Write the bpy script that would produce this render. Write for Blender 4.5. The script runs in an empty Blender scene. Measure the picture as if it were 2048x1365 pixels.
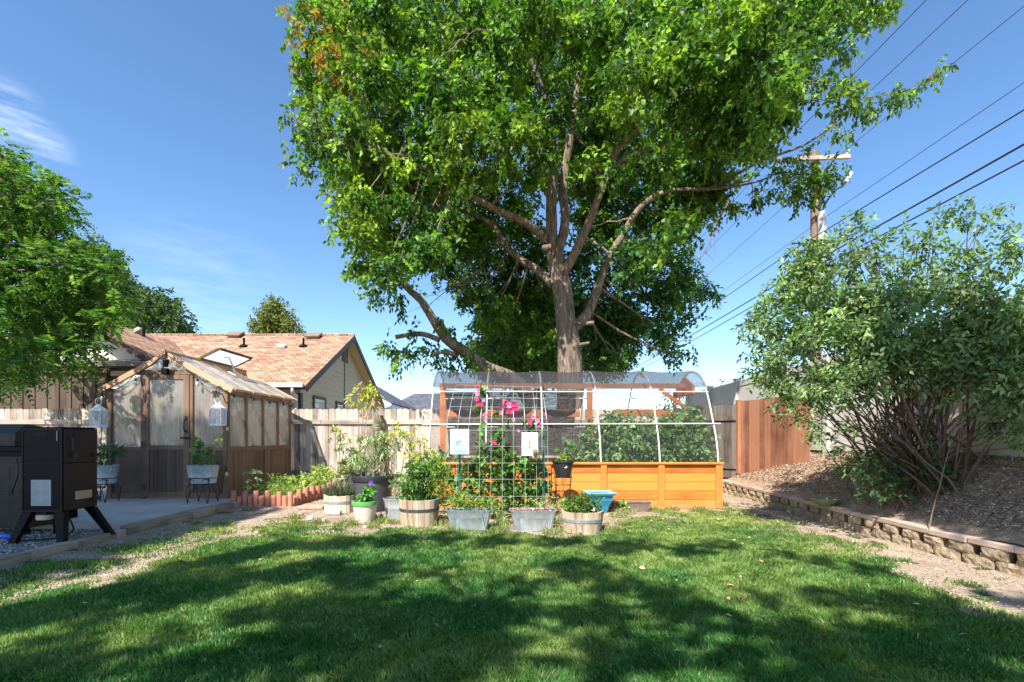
import bpy, math, random
import numpy as np
from mathutils import Vector, Matrix
random.seed(11)
rng = np.random.default_rng(11)
S = bpy.context.scene
COL = S.collection
R = math.radians

# ------------------------------------------------------------ camera, sky, sun, exposure
F = 967.0            # focal length in photo pixels
CH = 1.2             # camera height
cd = bpy.data.cameras.new("camera"); cam = bpy.data.objects.new("camera", cd); COL.objects.link(cam)
cam.location = (0, 0, CH); cam.rotation_euler = (R(90), 0, 0)
cd.lens = 17.0; cd.sensor_width = 36.0; cd.shift_y = 192.5 / 2048
cd.clip_start = 0.05; cd.clip_end = 3000
S.camera = cam

SUN_D = Vector((0.27, 0.60, -0.78)).normalized()      # direction the light travels
sl = bpy.data.lights.new("sun", 'SUN'); sl.energy = 4.9; sl.angle = R(0.55); sl.color = (1.0, 0.95, 0.86)
so = bpy.data.objects.new("sun", sl); COL.objects.link(so)
so.rotation_euler = SUN_D.to_track_quat('-Z', 'Y').to_euler(); so.location = (-10, -20, 30)

W = bpy.data.worlds.new("World"); S.world = W; W.use_nodes = True
wn = W.node_tree.nodes; wl = W.node_tree.links
for n in list(wn): wn.remove(n)
wo = wn.new('ShaderNodeOutputWorld'); bg = wn.new('ShaderNodeBackground'); bg.inputs['Strength'].default_value = 0.115
sky = wn.new('ShaderNodeTexSky'); sky.sky_type = 'NISHITA'; sky.sun_disc = False
sky.sun_elevation = math.asin(-SUN_D.z); sky.sun_rotation = math.atan2(-SUN_D.x, -SUN_D.y)
sky.air_density = 1.0; sky.dust_density = 0.35; sky.ozone_density = 1.6; sky.altitude = 800
tc = wn.new('ShaderNodeTexCoord')
# a thin wisp of cirrus
mp = wn.new('ShaderNodeMapping'); mp.inputs['Rotation'].default_value = (0, R(-52), 0); mp.inputs['Scale'].default_value = (5, 4, 30)
wl.new(tc.outputs['Generated'], mp.inputs['Vector'])
nz = wn.new('ShaderNodeTexNoise'); nz.inputs['Scale'].default_value = 1.6; nz.inputs['Detail'].default_value = 9; nz.inputs['Roughness'].default_value = 0.62
wl.new(mp.outputs[0], nz.inputs['Vector'])
def wmask(d, r0, r1):
    dd = Vector(d).normalized()
    vm = wn.new('ShaderNodeVectorMath'); vm.operation = 'DISTANCE'; vm.inputs[1].default_value = dd
    wl.new(tc.outputs['Generated'], vm.inputs[0])
    mr = wn.new('ShaderNodeMapRange'); mr.inputs['From Min'].default_value = r0; mr.inputs['From Max'].default_value = r1
    mr.inputs['To Min'].default_value = 1; mr.inputs['To Max'].default_value = 0; mr.interpolation_type = 'SMOOTHSTEP'
    wl.new(vm.outputs['Value'], mr.inputs['Value']); return mr.outputs[0]
def wmath(op, a, b):
    m = wn.new('ShaderNodeMath'); m.operation = op
    for i, q in enumerate((a, b)):
        if isinstance(q, (int, float)): m.inputs[i].default_value = q
        else: wl.new(q, m.inputs[i])
    return m.outputs[0]
def pxdir(x, y): return ((x - 1024) / F, 1.0, (875 - y) / F)
m1 = wmath('MAXIMUM', wmask(pxdir(0, 230), 0.0, 0.06), wmask(pxdir(85, 300), 0.0, 0.045))
m1 = wmath('MAXIMUM', m1, wmask(pxdir(45, 262), 0.0, 0.05))
m2 = wmath('MULTIPLY', wmask(pxdir(400, 590), 0.02, 0.17), 0.3)
m1 = wmath('MAXIMUM', m1, m2)
cr = wn.new('ShaderNodeMapRange'); cr.inputs['From Min'].default_value = 0.40; cr.inputs['From Max'].default_value = 0.78
wl.new(nz.outputs['Fac'], cr.inputs['Value'])
cf = wmath('MULTIPLY', wmath('MULTIPLY', cr.outputs[0], m1), 0.62)
# slight saturation so the clear blue reads as deep as on a dry summer day
hs = wn.new('ShaderNodeHueSaturation'); hs.inputs['Saturation'].default_value = 1.16; hs.inputs['Value'].default_value = 1.0
wl.new(sky.outputs[0], hs.inputs['Color'])
mx = wn.new('ShaderNodeMixRGB'); wl.new(cf, mx.inputs['Fac']); wl.new(hs.outputs[0], mx.inputs[1]); mx.inputs[2].default_value = (6.2, 6.5, 6.9, 1)
wl.new(mx.outputs[0], bg.inputs['Color']); wl.new(bg.outputs[0], wo.inputs['Surface'])

S.view_settings.view_transform = 'Standard'; S.view_settings.look = 'None'
S.view_settings.exposure = 1.2; S.view_settings.gamma = 1.0
S.cycles.max_bounces = 8; S.cycles.transparent_max_bounces = 24; S.cycles.diffuse_bounces = 4
try: S.cycles.use_denoising = True
except Exception: pass

# ------------------------------------------------------------ helpers
LOC = {}
def P(x, y, Y):
    return Vector(((x - 1024) / F * Y, Y, CH + (875 - y) / F * Y))
def GP(x, y, z=0.0):
    Y = F * (CH - z) / (y - 875); return Vector(((x - 1024) / F * Y, Y, z))

def tag(o, label=None, cat=None, group=None, kind=None):
    if label: o['label'] = label
    if cat: o['category'] = cat
    if group: o['group'] = group
    if kind: o['kind'] = kind
    return o
def thing(name, label, cat, loc=(0, 0, 0), group=None):
    o = bpy.data.objects.new(name, None); COL.objects.link(o); o.location = loc
    o.empty_display_size = 0.1
    LOC[o] = Vector(loc); return tag(o, label, cat, group)
def copy_tree(o, off, parent=None):
    c = o.copy(); COL.objects.link(c)
    if parent is None: c.location = o.location + Vector(off)
    else: c.parent = parent
    LOC[c] = LOC.get(o, Vector()) + Vector(off)
    for ch in list(o.children): copy_tree(ch, off, c)
    return c

class MB:
    def __init__(s): s.v = []; s.f = []; s.m = []; s.mi = 0
    def add(s, vs, fs):
        b = len(s.v); s.v += [tuple(v) for v in vs]
        for f in fs: s.f.append(tuple(i + b for i in f)); s.m.append(s.mi)
        return s
    def box(s, x0, x1, y0, y1, z0, z1):
        vs = [(x0,y0,z0),(x1,y0,z0),(x1,y1,z0),(x0,y1,z0),(x0,y0,z1),(x1,y0,z1),(x1,y1,z1),(x0,y1,z1)]
        return s.add(vs, [(0,3,2,1),(4,5,6,7),(0,1,5,4),(1,2,6,5),(2,3,7,6),(3,0,4,7)])
    def obox(s, c, sz, M):
        c = Vector(c); vs = []
        for dz in (-.5, .5):
            for dx, dy in ((-.5,-.5),(.5,-.5),(.5,.5),(-.5,.5)):
                vs.append(c + M @ Vector((dx*sz[0], dy*sz[1], dz*sz[2])))
        return s.add(vs, [(0,3,2,1),(4,5,6,7),(0,1,5,4),(1,2,6,5),(2,3,7,6),(3,0,4,7)])
    def beam(s, a, b, w, h, up=(0, 0, 1)):
        a = Vector(a); b = Vector(b); d = (b - a); L = d.length; d.normalize()
        u = Vector(up); 
        if abs(d.dot(u)) > .98: u = Vector((0, 1, 0))
        x = d.cross(u).normalized(); z = x.cross(d)
        M = Matrix((x, d, z)).transposed()
        return s.obox((a + b) / 2, (w, L, h), M)
    def tube(s, pts, rad, n=8, cap=True, wob=0):
        pts = [Vector(p) for p in pts]; k = len(pts)
        if not hasattr(rad, '__len__'): rad = [rad] * k
        t = [(pts[min(i+1, k-1)] - pts[max(i-1, 0)]).normalized() for i in range(k)]
        u = t[0].orthogonal().normalized(); vs = []; fs = []
        for i in range(k):
            u = (u - t[i] * u.dot(t[i]))
            u = u.normalized() if u.length > 1e-6 else t[i].orthogonal().normalized()
            w = t[i].cross(u)
            for j in range(n):
                a = 2 * math.pi * j / n
                r = rad[i] * (1 + (random.uniform(-wob, wob) if wob else 0))
                vs.append(pts[i] + (u * math.cos(a) + w * math.sin(a)) * r)
        for i in range(k - 1):
            for j in range(n):
                fs.append((i*n+j, i*n+(j+1) % n, (i+1)*n+(j+1) % n, (i+1)*n+j))
        if cap:
            fs.append(tuple(reversed(range(n)))); fs.append(tuple((k-1)*n + j for j in range(n)))
        return s.add(vs, fs)
    def lathe(s, prof, c, n=32, sx=1, sy=1, cap0=True, rib=0, nrib=0):
        c = Vector(c); vs = []; fs = []; k = len(prof)
        for r, z in prof:
            for j in range(n):
                a = 2 * math.pi * j / n
                rr = r * (1 + rib * math.cos(nrib * a)) if rib else r
                vs.append(c + Vector((rr * math.cos(a) * sx, rr * math.sin(a) * sy, z)))
        for i in range(k - 1):
            for j in range(n): fs.append((i*n+j, i*n+(j+1) % n, (i+1)*n+(j+1) % n, (i+1)*n+j))
        if cap0: fs.append(tuple(reversed(range(n))))
        return s.add(vs, fs)
    def prism(s, poly, axis, a, b):
        """poly of 2-D points extruded along axis (0,1,2) from a to b"""
        def mk(p, t):
            q = [0, 0, 0]; o = [i for i in range(3) if i != axis]; q[axis] = t; q[o[0]] = p[0]; q[o[1]] = p[1]; return q
        n = len(poly); vs = [mk(p, a) for p in poly] + [mk(p, b) for p in poly]
        fs = [tuple(range(n)), tuple(range(2*n-1, n-1, -1))] + [(i, n+i, n+(i+1) % n, (i+1) % n) for i in range(n)]
        return s.add(vs, fs)
    def quad(s, a, b, c, d): return s.add([a, b, c, d], [(0, 1, 2, 3)])
    def build(s, name, mat, parent=None, smooth=False, bevel=0, origin=None):
        if not s.v: return None
        if parent is not None:
            off = LOC[parent]
        elif origin is not None: off = Vector(origin)
        else:
            A = np.array(s.v); off = Vector(((A[:,0].min()+A[:,0].max())/2, (A[:,1].min()+A[:,1].max())/2, A[:,2].min()))
        me = bpy.data.meshes.new(name)
        me.from_pydata([tuple(Vector(v) - off) for v in s.v], [], s.f)
        for mm in (mat if isinstance(mat, (list, tuple)) else [mat]): me.materials.append(mm)
        me.polygons.foreach_set('material_index', s.m)
        if smooth: me.polygons.foreach_set('use_smooth', [True] * len(me.polygons))
        import bmesh as bm_
        b = bm_.new(); b.from_mesh(me); bm_.ops.recalc_face_normals(b, faces=b.faces); b.to_mesh(me); b.free()
        me.update()
        o = bpy.data.objects.new(name, me); COL.objects.link(o)
        if parent is not None: o.parent = parent
        else: o.location = off
        LOC[o] = off.copy()
        if smooth:
            try: me.set_sharp_from_angle(angle=R(40))
            except Exception: pass
        if bevel:
            m = o.modifiers.new('bevel', 'BEVEL'); m.width = bevel; m.segments = 2; m.limit_method = 'ANGLE'; m.angle_limit = R(40)
        return o

def np_mesh(name, V, Fc, mat, parent=None, col=None, origin=None, smooth=False):
    """V (n,3), Fc (m,k) index array"""
    off = LOC[parent] if parent is not None else (Vector(origin) if origin is not None else Vector((0, 0, 0)))
    V = np.asarray(V, dtype=np.float32) - np.array(off, dtype=np.float32)
    me = bpy.data.meshes.new(name); n = len(V); m, k = Fc.shape
    me.vertices.add(n); me.vertices.foreach_set('co', V.ravel())
    me.loops.add(m * k); me.loops.foreach_set('vertex_index', Fc.astype(np.int32).ravel())
    me.polygons.add(m); me.polygons.foreach_set('loop_start', np.arange(0, m * k, k, dtype=np.int32))
    try: me.polygons.foreach_set('loop_total', np.full(m, k, dtype=np.int32))
    except Exception: pass
    if smooth: me.polygons.foreach_set('use_smooth', np.ones(m, dtype=bool))
    me.update(calc_edges=True)
    if col is not None:
        a = me.color_attributes.new('Col', 'FLOAT_COLOR', 'POINT')
        c4 = np.ones((n, 4), dtype=np.float32); c4[:, :3] = col; a.data.foreach_set('color', c4.ravel())
    me.materials.append(mat); me.validate()
    o = bpy.data.objects.new(name, me); COL.objects.link(o)
    if parent is not None: o.parent = parent
    else: o.location = off
    LOC[o] = Vector(off); return o

_L = {}
def vnoise(x, y, s, seed=0):
    if seed not in _L: _L[seed] = np.random.default_rng(1000 + seed).random((257, 257))
    G = _L[seed]; u = np.asarray(x) / s + 100.3; v = np.asarray(y) / s + 100.7
    i = np.floor(u).astype(int); j = np.floor(v).astype(int); fu = u - i; fv = v - j
    fu = fu*fu*(3-2*fu); fv = fv*fv*(3-2*fv); i %= 256; j %= 256
    return (G[i, j]*(1-fu)*(1-fv) + G[i+1, j]*fu*(1-fv) + G[i, j+1]*(1-fu)*fv + G[i+1, j+1]*fu*fv)

# ------------------------------------------------------------ materials
def nodes(name):
    m = bpy.data.materials.new(name); m.use_nodes = True
    nt = m.node_tree; b = nt.nodes['Principled BSDF']; return m, nt, b
def rgb(c): return (c[0], c[1], c[2], 1)
def pmat(name, c1, c2=None, scale=(4, 4, 4), rough=.6, bump=.2, metal=0, detail=6, c3=None, bscale=None, dist=.01, spec=.5, ramp=(.3, .7)):
    m, nt, b = nodes(name); N = nt.nodes; L = nt.links
    t = N.new('ShaderNodeTexCoord'); mp_ = N.new('ShaderNodeMapping'); mp_.inputs['Scale'].default_value = scale
    L.new(t.outputs['Object'], mp_.inputs['Vector'])
    n = N.new('ShaderNodeTexNoise'); n.inputs['Scale'].default_value = 1; n.inputs['Detail'].default_value = detail; n.inputs['Roughness'].default_value = .65
    L.new(mp_.outputs[0], n.inputs['Vector'])
    cr = N.new('ShaderNodeValToRGB'); cr.color_ramp.elements[0].position = ramp[0]; cr.color_ramp.elements[1].position = ramp[1]
    cr.color_ramp.elements[0].color = rgb(c1); cr.color_ramp.elements[1].color = rgb(c2 or c1)
    L.new(n.outputs['Fac'], cr.inputs['Fac']); out = cr.outputs[0]
    if c3:
        n2 = N.new('ShaderNodeTexNoise'); n2.inputs['Scale'].default_value = 1.3; n2.inputs['Detail'].default_value = 4
        L.new(t.outputs['Object'], n2.inputs['Vector'])
        mr = N.new('ShaderNodeMapRange'); mr.inputs['From Min'].default_value = .45; mr.inputs['From Max'].default_value = .7
        L.new(n2.outputs['Fac'], mr.inputs['Value'])
        mx_ = N.new('ShaderNodeMixRGB'); L.new(mr.outputs[0], mx_.inputs['Fac']); L.new(out, mx_.inputs[1]); mx_.inputs[2].default_value = rgb(c3); out = mx_.outputs[0]
    L.new(out, b.inputs['Base Color']); b.inputs['Roughness'].default_value = rough; b.inputs['Metallic'].default_value = metal
    b.inputs['Specular IOR Level'].default_value = spec
    if bump:
        bp = N.new('ShaderNodeBump'); bp.inputs['Strength'].default_value = bump; bp.inputs['Distance'].default_value = dist
        if bscale:
            n3 = N.new('ShaderNodeTexNoise'); n3.inputs['Scale'].default_value = bscale; n3.inputs['Detail'].default_value = 5
            L.new(t.outputs['Object'], n3.inputs['Vector']); L.new(n3.outputs['Fac'], bp.inputs['Height'])
        else: L.new(n.outputs['Fac'], bp.inputs['Height'])
        L.new(bp.outputs[0], b.inputs['Normal'])
    return m
def boards(name, c1, c2, board=.14, axis='X', grain=(40, 40, 2.2), rough=.75, gap=.0, c3=None, knots=0, vgrain=None):
    """wood whose tone steps from board to board along one axis, grain along another"""
    m, nt, b = nodes(name); N = nt.nodes; L = nt.links
    t = N.new('ShaderNodeTexCoord'); sp = N.new('ShaderNodeSeparateXYZ'); L.new(t.outputs['Object'], sp.inputs[0])
    dv = N.new('ShaderNodeMath'); dv.operation = 'DIVIDE'; L.new(sp.outputs[axis], dv.inputs[0]); dv.inputs[1].default_value = board
    fl = N.new('ShaderNodeMath'); fl.operation = 'FLOOR'; L.new(dv.outputs[0], fl.inputs[0])
    wn_ = N.new('ShaderNodeTexWhiteNoise'); wn_.noise_dimensions = '1D'; L.new(fl.outputs[0], wn_.inputs['W'])
    mp_ = N.new('ShaderNodeMapping'); mp_.inputs['Scale'].default_value = grain; L.new(t.outputs['Object'], mp_.inputs['Vector'])
    ad = N.new('ShaderNodeVectorMath'); ad.operation = 'ADD'; L.new(mp_.outputs[0], ad.inputs[0])
    sc = N.new('ShaderNodeVectorMath'); sc.operation = 'SCALE'; L.new(wn_.outputs['Color'], sc.inputs[0]); sc.inputs['Scale'].default_value = 30; L.new(sc.outputs[0], ad.inputs[1])
    n = N.new('ShaderNodeTexNoise'); n.inputs['Scale'].default_value = 1; n.inputs['Detail'].default_value = 8; n.inputs['Roughness'].default_value = .7
    L.new(ad.outputs[0], n.inputs['Vector'])
    n2 = N.new('ShaderNodeTexNoise'); n2.inputs['Scale'].default_value = 2.2; n2.inputs['Detail'].default_value = 5; L.new(ad.outputs[0], n2.inputs['Vector'])
    L.new(t.outputs['Object'], n2.inputs['Vector'])
    a1 = N.new('ShaderNodeMath'); a1.operation = 'MULTIPLY_ADD'; L.new(wn_.outputs['Value'], a1.inputs[0]); a1.inputs[1].default_value = .42
    a2 = N.new('ShaderNodeMath'); a2.operation = 'MULTIPLY'; L.new(n.outputs['Fac'], a2.inputs[0]); a2.inputs[1].default_value = .9; L.new(a2.outputs[0], a1.inputs[2])
    a3 = N.new('ShaderNodeMath'); a3.operation = 'MULTIPLY_ADD'; L.new(n2.outputs['Fac'], a3.inputs[0]); a3.inputs[1].default_value = .5; L.new(a1.outputs[0], a3.inputs[2])
    cr = N.new('ShaderNodeValToRGB'); cr.color_ramp.elements[0].position = .55; cr.color_ramp.elements[1].position = 1.12 if False else 1.0
    cr.color_ramp.elements[0].color = rgb(c1); cr.color_ramp.elements[1].color = rgb(c2)
    L.new(a3.outputs[0], cr.inputs['Fac']); out = cr.outputs[0]
    if knots:
        vo = N.new('ShaderNodeTexVoronoi'); vo.inputs['Scale'].default_value = 1; mk = N.new('ShaderNodeMapping'); mk.inputs['Scale'].default_value = (2.3, 2.3, 5.5); L.new(t.outputs['Object'], mk.inputs['Vector']); L.new(mk.outputs[0], vo.inputs['Vector'])
        kr = N.new('ShaderNodeMapRange'); kr.inputs['From Min'].default_value = .05; kr.inputs['From Max'].default_value = .10; kr.inputs['To Min'].default_value = knots; kr.inputs['To Max'].default_value = 0; L.new(vo.outputs['Distance'], kr.inputs['Value'])
        km = N.new('ShaderNodeMixRGB'); L.new(kr.outputs[0], km.inputs['Fac']); L.new(out, km.inputs[1]); km.inputs[2].default_value = rgb([q*.35 for q in c1]); out = km.outputs[0]
        sz = N.new('ShaderNodeMapRange'); sz.inputs['From Min'].default_value = .0; sz.inputs['From Max'].default_value = .16; sz.inputs['To Min'].default_value = .75; sz.inputs['To Max'].default_value = 0; L.new(sp.outputs['Z'], sz.inputs['Value'])
        dm = N.new('ShaderNodeMath'); dm.operation = 'MULTIPLY'; L.new(sz.outputs[0], dm.inputs[0]); L.new(n2.outputs['Fac'], dm.inputs[1])
        ds = N.new('ShaderNodeMixRGB'); L.new(dm.outputs[0], ds.inputs['Fac']); L.new(out, ds.inputs[1]); ds.inputs[2].default_value = (.34, .25, .18, 1); out = ds.outputs[0]
    L.new(out, b.inputs['Base Color']); b.inputs['Roughness'].default_value = rough; b.inputs['Specular IOR Level'].default_value = .3
    bp = N.new('ShaderNodeBump'); bp.inputs['Strength'].default_value = .35; bp.inputs['Distance'].default_value = .006; L.new(n.outputs['Fac'], bp.inputs['Height']); L.new(bp.outputs[0], b.inputs['Normal'])
    return m
def leafmat(name, trans=.3, rough=.42, tcol=(1.5, 1.6, .55), spec=.4):
    m, nt, b = nodes(name); N = nt.nodes; L = nt.links
    at = N.new('ShaderNodeAttribute'); at.attribute_name = 'Col'
    L.new(at.outputs['Color'], b.inputs['Base Color']); b.inputs['Roughness'].default_value = rough; b.inputs['Specular IOR Level'].default_value = spec
    tr = N.new('ShaderNodeBsdfTranslucent'); mu = N.new('ShaderNodeMixRGB'); mu.blend_type = 'MULTIPLY'; mu.inputs['Fac'].default_value = 1
    L.new(at.outputs['Color'], mu.inputs[1]); mu.inputs[2].default_value = rgb(tcol); L.new(mu.outputs[0], tr.inputs['Color'])
    ms = N.new('ShaderNodeMixShader'); ms.inputs['Fac'].default_value = trans
    L.new(b.outputs[0], ms.inputs[1]); L.new(tr.outputs[0], ms.inputs[2]); L.new(ms.outputs[0], N['Material Output'].inputs['Surface'])
    return m
def plain(name, c, rough=.5, metal=0, spec=.5):
    m, nt, b = nodes(name); N = nt.nodes; L = nt.links
    t = N.new('ShaderNodeTexCoord'); n = N.new('ShaderNodeTexNoise'); n.inputs['Scale'].default_value = 9; n.inputs['Detail'].default_value = 6
    L.new(t.outputs['Object'], n.inputs['Vector'])
    hs_ = N.new('ShaderNodeHueSaturation'); hs_.inputs['Color'].default_value = rgb(c)
    mr = N.new('ShaderNodeMapRange'); mr.inputs['To Min'].default_value = .78; mr.inputs['To Max'].default_value = 1.2; L.new(n.outputs['Fac'], mr.inputs['Value']); L.new(mr.outputs[0], hs_.inputs['Value'])
    L.new(hs_.outputs[0], b.inputs['Base Color']); b.inputs['Roughness'].default_value = rough; b.inputs['Metallic'].default_value = metal; b.inputs['Specular IOR Level'].default_value = spec
    return m
def veil(name, c, alpha, rough=.6, trans=0.0, ridge=None, spec=.4):
    """partly see-through sheet: netting or milky polycarbonate"""
    m, nt, b = nodes(name); N = nt.nodes; L = nt.links
    b.inputs['Base Color'].default_value = rgb(c); b.inputs['Roughness'].default_value = rough; b.inputs['Specular IOR Level'].default_value = spec
    last = b.outputs[0]
    if trans:
        tr = N.new('ShaderNodeBsdfTranslucent'); tr.inputs['Color'].default_value = rgb(c)
        ms = N.new('ShaderNodeMixShader'); ms.inputs['Fac'].default_value = trans; L.new(last, ms.inputs[1]); L.new(tr.outputs[0], ms.inputs[2]); last = ms.outputs[0]
    tp = N.new('ShaderNodeBsdfTransparent'); m2 = N.new('ShaderNodeMixShader')
    t = N.new('ShaderNodeTexCoord'); mp_ = N.new('ShaderNodeMapping'); mp_.inputs['Scale'].default_value = ridge or (3, 3, 3); L.new(t.outputs['Object'], mp_.inputs['Vector'])
    n = N.new('ShaderNodeTexNoise'); n.inputs['Scale'].default_value = 1; n.inputs['Detail'].default_value = 6; L.new(mp_.outputs[0], n.inputs['Vector'])
    mr = N.new('ShaderNodeMapRange'); mr.inputs['From Min'].default_value = .3; mr.inputs['From Max'].default_value = .7; mr.inputs['To Min'].default_value = alpha - .13; mr.inputs['To Max'].default_value = alpha + .13
    L.new(n.outputs['Fac'], mr.inputs['Value']); L.new(mr.outputs[0], m2.inputs['Fac'])
    L.new(tp.outputs[0], m2.inputs[1]); L.new(last, m2.inputs[2]); L.new(m2.outputs[0], N['Material Output'].inputs['Surface'])
    return m
def shingles(name, c1, c2, rot=0, row=.14, slope=1.13):
    m, nt, b = nodes(name); N = nt.nodes; L = nt.links
    t = N.new('ShaderNodeTexCoord'); mp_ = N.new('ShaderNodeMapping')
    mp_.inputs['Rotation'].default_value = (0, 0, rot); mp_.inputs['Scale'].default_value = (1, slope, 1) if not rot else (slope, 1, 1)
    L.new(t.outputs['Object'], mp_.inputs['Vector'])
    br = N.new('ShaderNodeTexBrick'); br.inputs['Scale'].default_value = 1; br.inputs['Row Height'].default_value = row; br.inputs['Brick Width'].default_value = .26
    br.inputs['Mortar Size'].default_value = .012; br.inputs['Mortar Smooth'].default_value = .2; br.inputs['Bias'].default_value = 0
    br.inputs['Color1'].default_value = rgb(c1); br.inputs['Color2'].default_value = rgb(c2); br.inputs['Mortar'].default_value = rgb([q*.5 for q in c2])
    L.new(mp_.outputs[0], br.inputs['Vector'])
    n = N.new('ShaderNodeTexNoise'); n.inputs['Scale'].default_value = 3; n.inputs['Detail'].default_value = 8; L.new(t.outputs['Object'], n.inputs['Vector'])
    hs_ = N.new('ShaderNodeHueSaturation'); mr = N.new('ShaderNodeMapRange'); mr.inputs['To Min'].default_value = .65; mr.inputs['To Max'].default_value = 1.35; L.new(n.outputs['Fac'], mr.inputs['Value']); L.new(mr.outputs[0], hs_.inputs['Value'])
    L.new(br.outputs['Color'], hs_.inputs['Color']); L.new(hs_.outputs[0], b.inputs['Base Color']); b.inputs['Roughness'].default_value = .9; b.inputs['Specular IOR Level'].default_value = .15
    bp = N.new('ShaderNodeBump'); bp.inputs['Strength'].default_value = .6; bp.inputs['Distance'].default_value = .02; bp.invert = True; L.new(br.outputs['Fac'], bp.inputs['Height']); L.new(bp.outputs[0], b.inputs['Normal'])
    return m

M = {}
M['leaf'] = leafmat('leaf', .36, .5, spec=.25)
M['leaf_gloss'] = leafmat('leaf_gloss', .40, .45, spec=.3)
M['grass'] = leafmat('grass', .42, .6, (1.3, 1.4, .6), spec=.25)
M['petal'] = leafmat('petal', .3, .6, (1, .8, .9))
M['litter'] = leafmat('litter', .0, .85, spec=.2)
M['bark'] = pmat('bark', (.085, .062, .045), (.33, .245, .18), (15, 15, 2.4), .92, 1.0, dist=.10, detail=9, ramp=(.34, .62))
M['twig'] = pmat('twig', (.10, .07, .05), (.26, .19, .14), (20, 20, 5), .85, .4)
M['bush_stem'] = pmat('bush_stem', (.07, .04, .03), (.19, .12, .085), (20, 20, 4), .85, .4)
M['green_stem'] = pmat('green_stem', (.09, .14, .04), (.2, .26, .09), (20, 20, 4), .7, .1)
M['dirt'] = pmat('dirt', (.22, .160, .11), (.45, .355, .265), (2.3, 2.3, 2.3), .95, .8, c3=(.34, .26, .19), bscale=60, dist=.03, detail=10)
M['lawn'] = pmat('lawn_soil', (.035, .06, .02), (.10, .12, .05), (3, 3, 3), .95, .8, bscale=90, dist=.02)
M['mulch'] = pmat('mulch', (.26, .165, .105), (.50, .35, .24), (14, 14, 14), .95, 1.0, bscale=45, dist=.05, detail=10)
M['soil'] = pmat('potting_soil', (.03, .02, .014), (.10, .07, .05), (40, 40, 40), .95, .9, dist=.02)
M['concrete'] = pmat('concrete', (.34, .32, .295), (.52, .50, .465), (1.2, 1.2, 1.2), .85, .3, bscale=120, dist=.004)
M['gravel'] = pmat('gravel', (.12, .11, .10), (.42, .40, .37), (26, 26, 26), .9, 1, dist=.05)
M['timber'] = boards('timber', (.12, .09, .065), (.42, .33, .25), .5, 'Y', (30, 3, 30))
M['fence_grey'] = boards('fence_grey', (.085, .064, .05), (.50, .42, .355), .143, 'X', (26, 26, 1.6))
M['rail_grey'] = boards('rail_grey', (.14, .11, .09), (.50, .43, .365), 2.4, 'X', (1.6, 30, 30))
M['fence_shaded'] = boards('fence_shaded', (.035, .028, .022), (.16, .13, .11), .14, 'X', (26, 26, 1.6))  # grey boards darkened in colour for the tree shade on the gate
M['fence_red'] = boards('fence_red', (.12, .045, .028), (.38, .17, .095), .15, 'Y', (26, 26, 1.5))
M['vinyl'] = pmat('vinyl', (.55, .52, .46), (.62, .59, .52), (1.5, 1.5, 1.5), .45, 0)
M['cedar'] = boards('cedar', (.34, .095, .014), (.70, .245, .045), .149, 'Z', (2.2, 30, 40), .6, knots=.55)
M['cedar_post'] = boards('cedar_post', (.34, .10, .018), (.62, .22, .045), 9, 'X', (30, 30, 2), .6)
M['cedar_frame'] = boards('cedar_frame', (.34, .10, .03), (.66, .24, .09), 9, 'X', (3, 30, 3), .6)
M['gh_wood'] = boards('greenhouse_wood', (.085, .046, .030), (.21, .125, .080), 9, 'X', (26, 26, 2), .65)
M['gh_panel'] = boards('greenhouse_panel', (.065, .038, .027), (.125, .080, .056), .085, 'X', (30, 30, 2), .65)  # panel wood with the front's shade mixed into its colour
M['gh_side'] = boards('greenhouse_side_panel', (.12, .064, .038), (.22, .13, .083), .085, 'Y', (30, 30, 2), .65)  # same wood kept lighter, without the shade painted on the front
M['poly'] = veil('polycarbonate', (.62, .57, .50), .38, .3, .5, (90, 90, 1.2), .5)
M['poly_roof'] = veil('polycarbonate_roof', (.80, .80, .78), .50, .3, .6, (2, 90, 2), .5)
M['glass'] = plain('window_glass', (.10, .15, .17), .06, 0, .8)
M['curtain'] = plain('window_blind', (.42, .48, .52), .5)
M['net'] = veil('shade_net', (.07, .072, .078), .19, .75, 0, (60, 9, 60), .2)
M['net_roof'] = veil('shade_net_roof', (.05, .05, .055), .55, .8, 0, (60, 9, 60), .2)
M['net_dark'] = veil('shade_net_back', (.04, .042, .046), .84, .8, 0, (9, 9, 40), .2)
M['pvc'] = plain('white_pvc', (.62, .62, .60), .35)
M['galv'] = pmat('galvanised', (.30, .33, .35), (.50, .53, .55), (7, 7, 7), .42, .05, .55, ramp=(.35, .65))
M['galv_blue'] = pmat('galvanised_dull', (.34, .37, .39), (.52, .55, .56), (6, 6, 6), .5, .05, .3)
M['barrel'] = boards('barrel_stave', (.22, .15, .10), (.60, .47, .34), .055, 'X', (30, 30, 2.5), .8)
M['barrel_pale'] = boards('barrel_stave_pale', (.42, .31, .22), (.72, .58, .44), .05, 'X', (30, 30, 3), .85)
M['hoop'] = pmat('barrel_hoop', (.07, .068, .066), (.17, .165, .16), (20, 20, 20), .5, .1, .6)
M['hoop_pale'] = pmat('barrel_hoop_zinc', (.28, .29, .30), (.42, .43, .44), (20, 20, 20), .5, .1, .5)
M['black'] = plain('black_plastic', (.022, .023, .025), .45)
M['charcoal'] = plain('charcoal_plastic', (.06, .062, .068), .55)
M['iron'] = plain('black_iron', (.012, .012, .013), .5)
M['smoker'] = pmat('smoker_enamel', (.004, .004, .006), (.010, .009, .011), (3, 3, 3), .45, .05, .0, spec=.10)
M['smoker_door'] = pmat('smoker_door', (.018, .012, .012), (.042, .029, .026), (3, 3, 3), .5, .05, .0, spec=.12)
M['grill'] = pmat('grill_steel', (.016, .013, .012), (.04, .032, .028), (4, 4, 4), .5, .05, .1, spec=.3)
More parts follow.
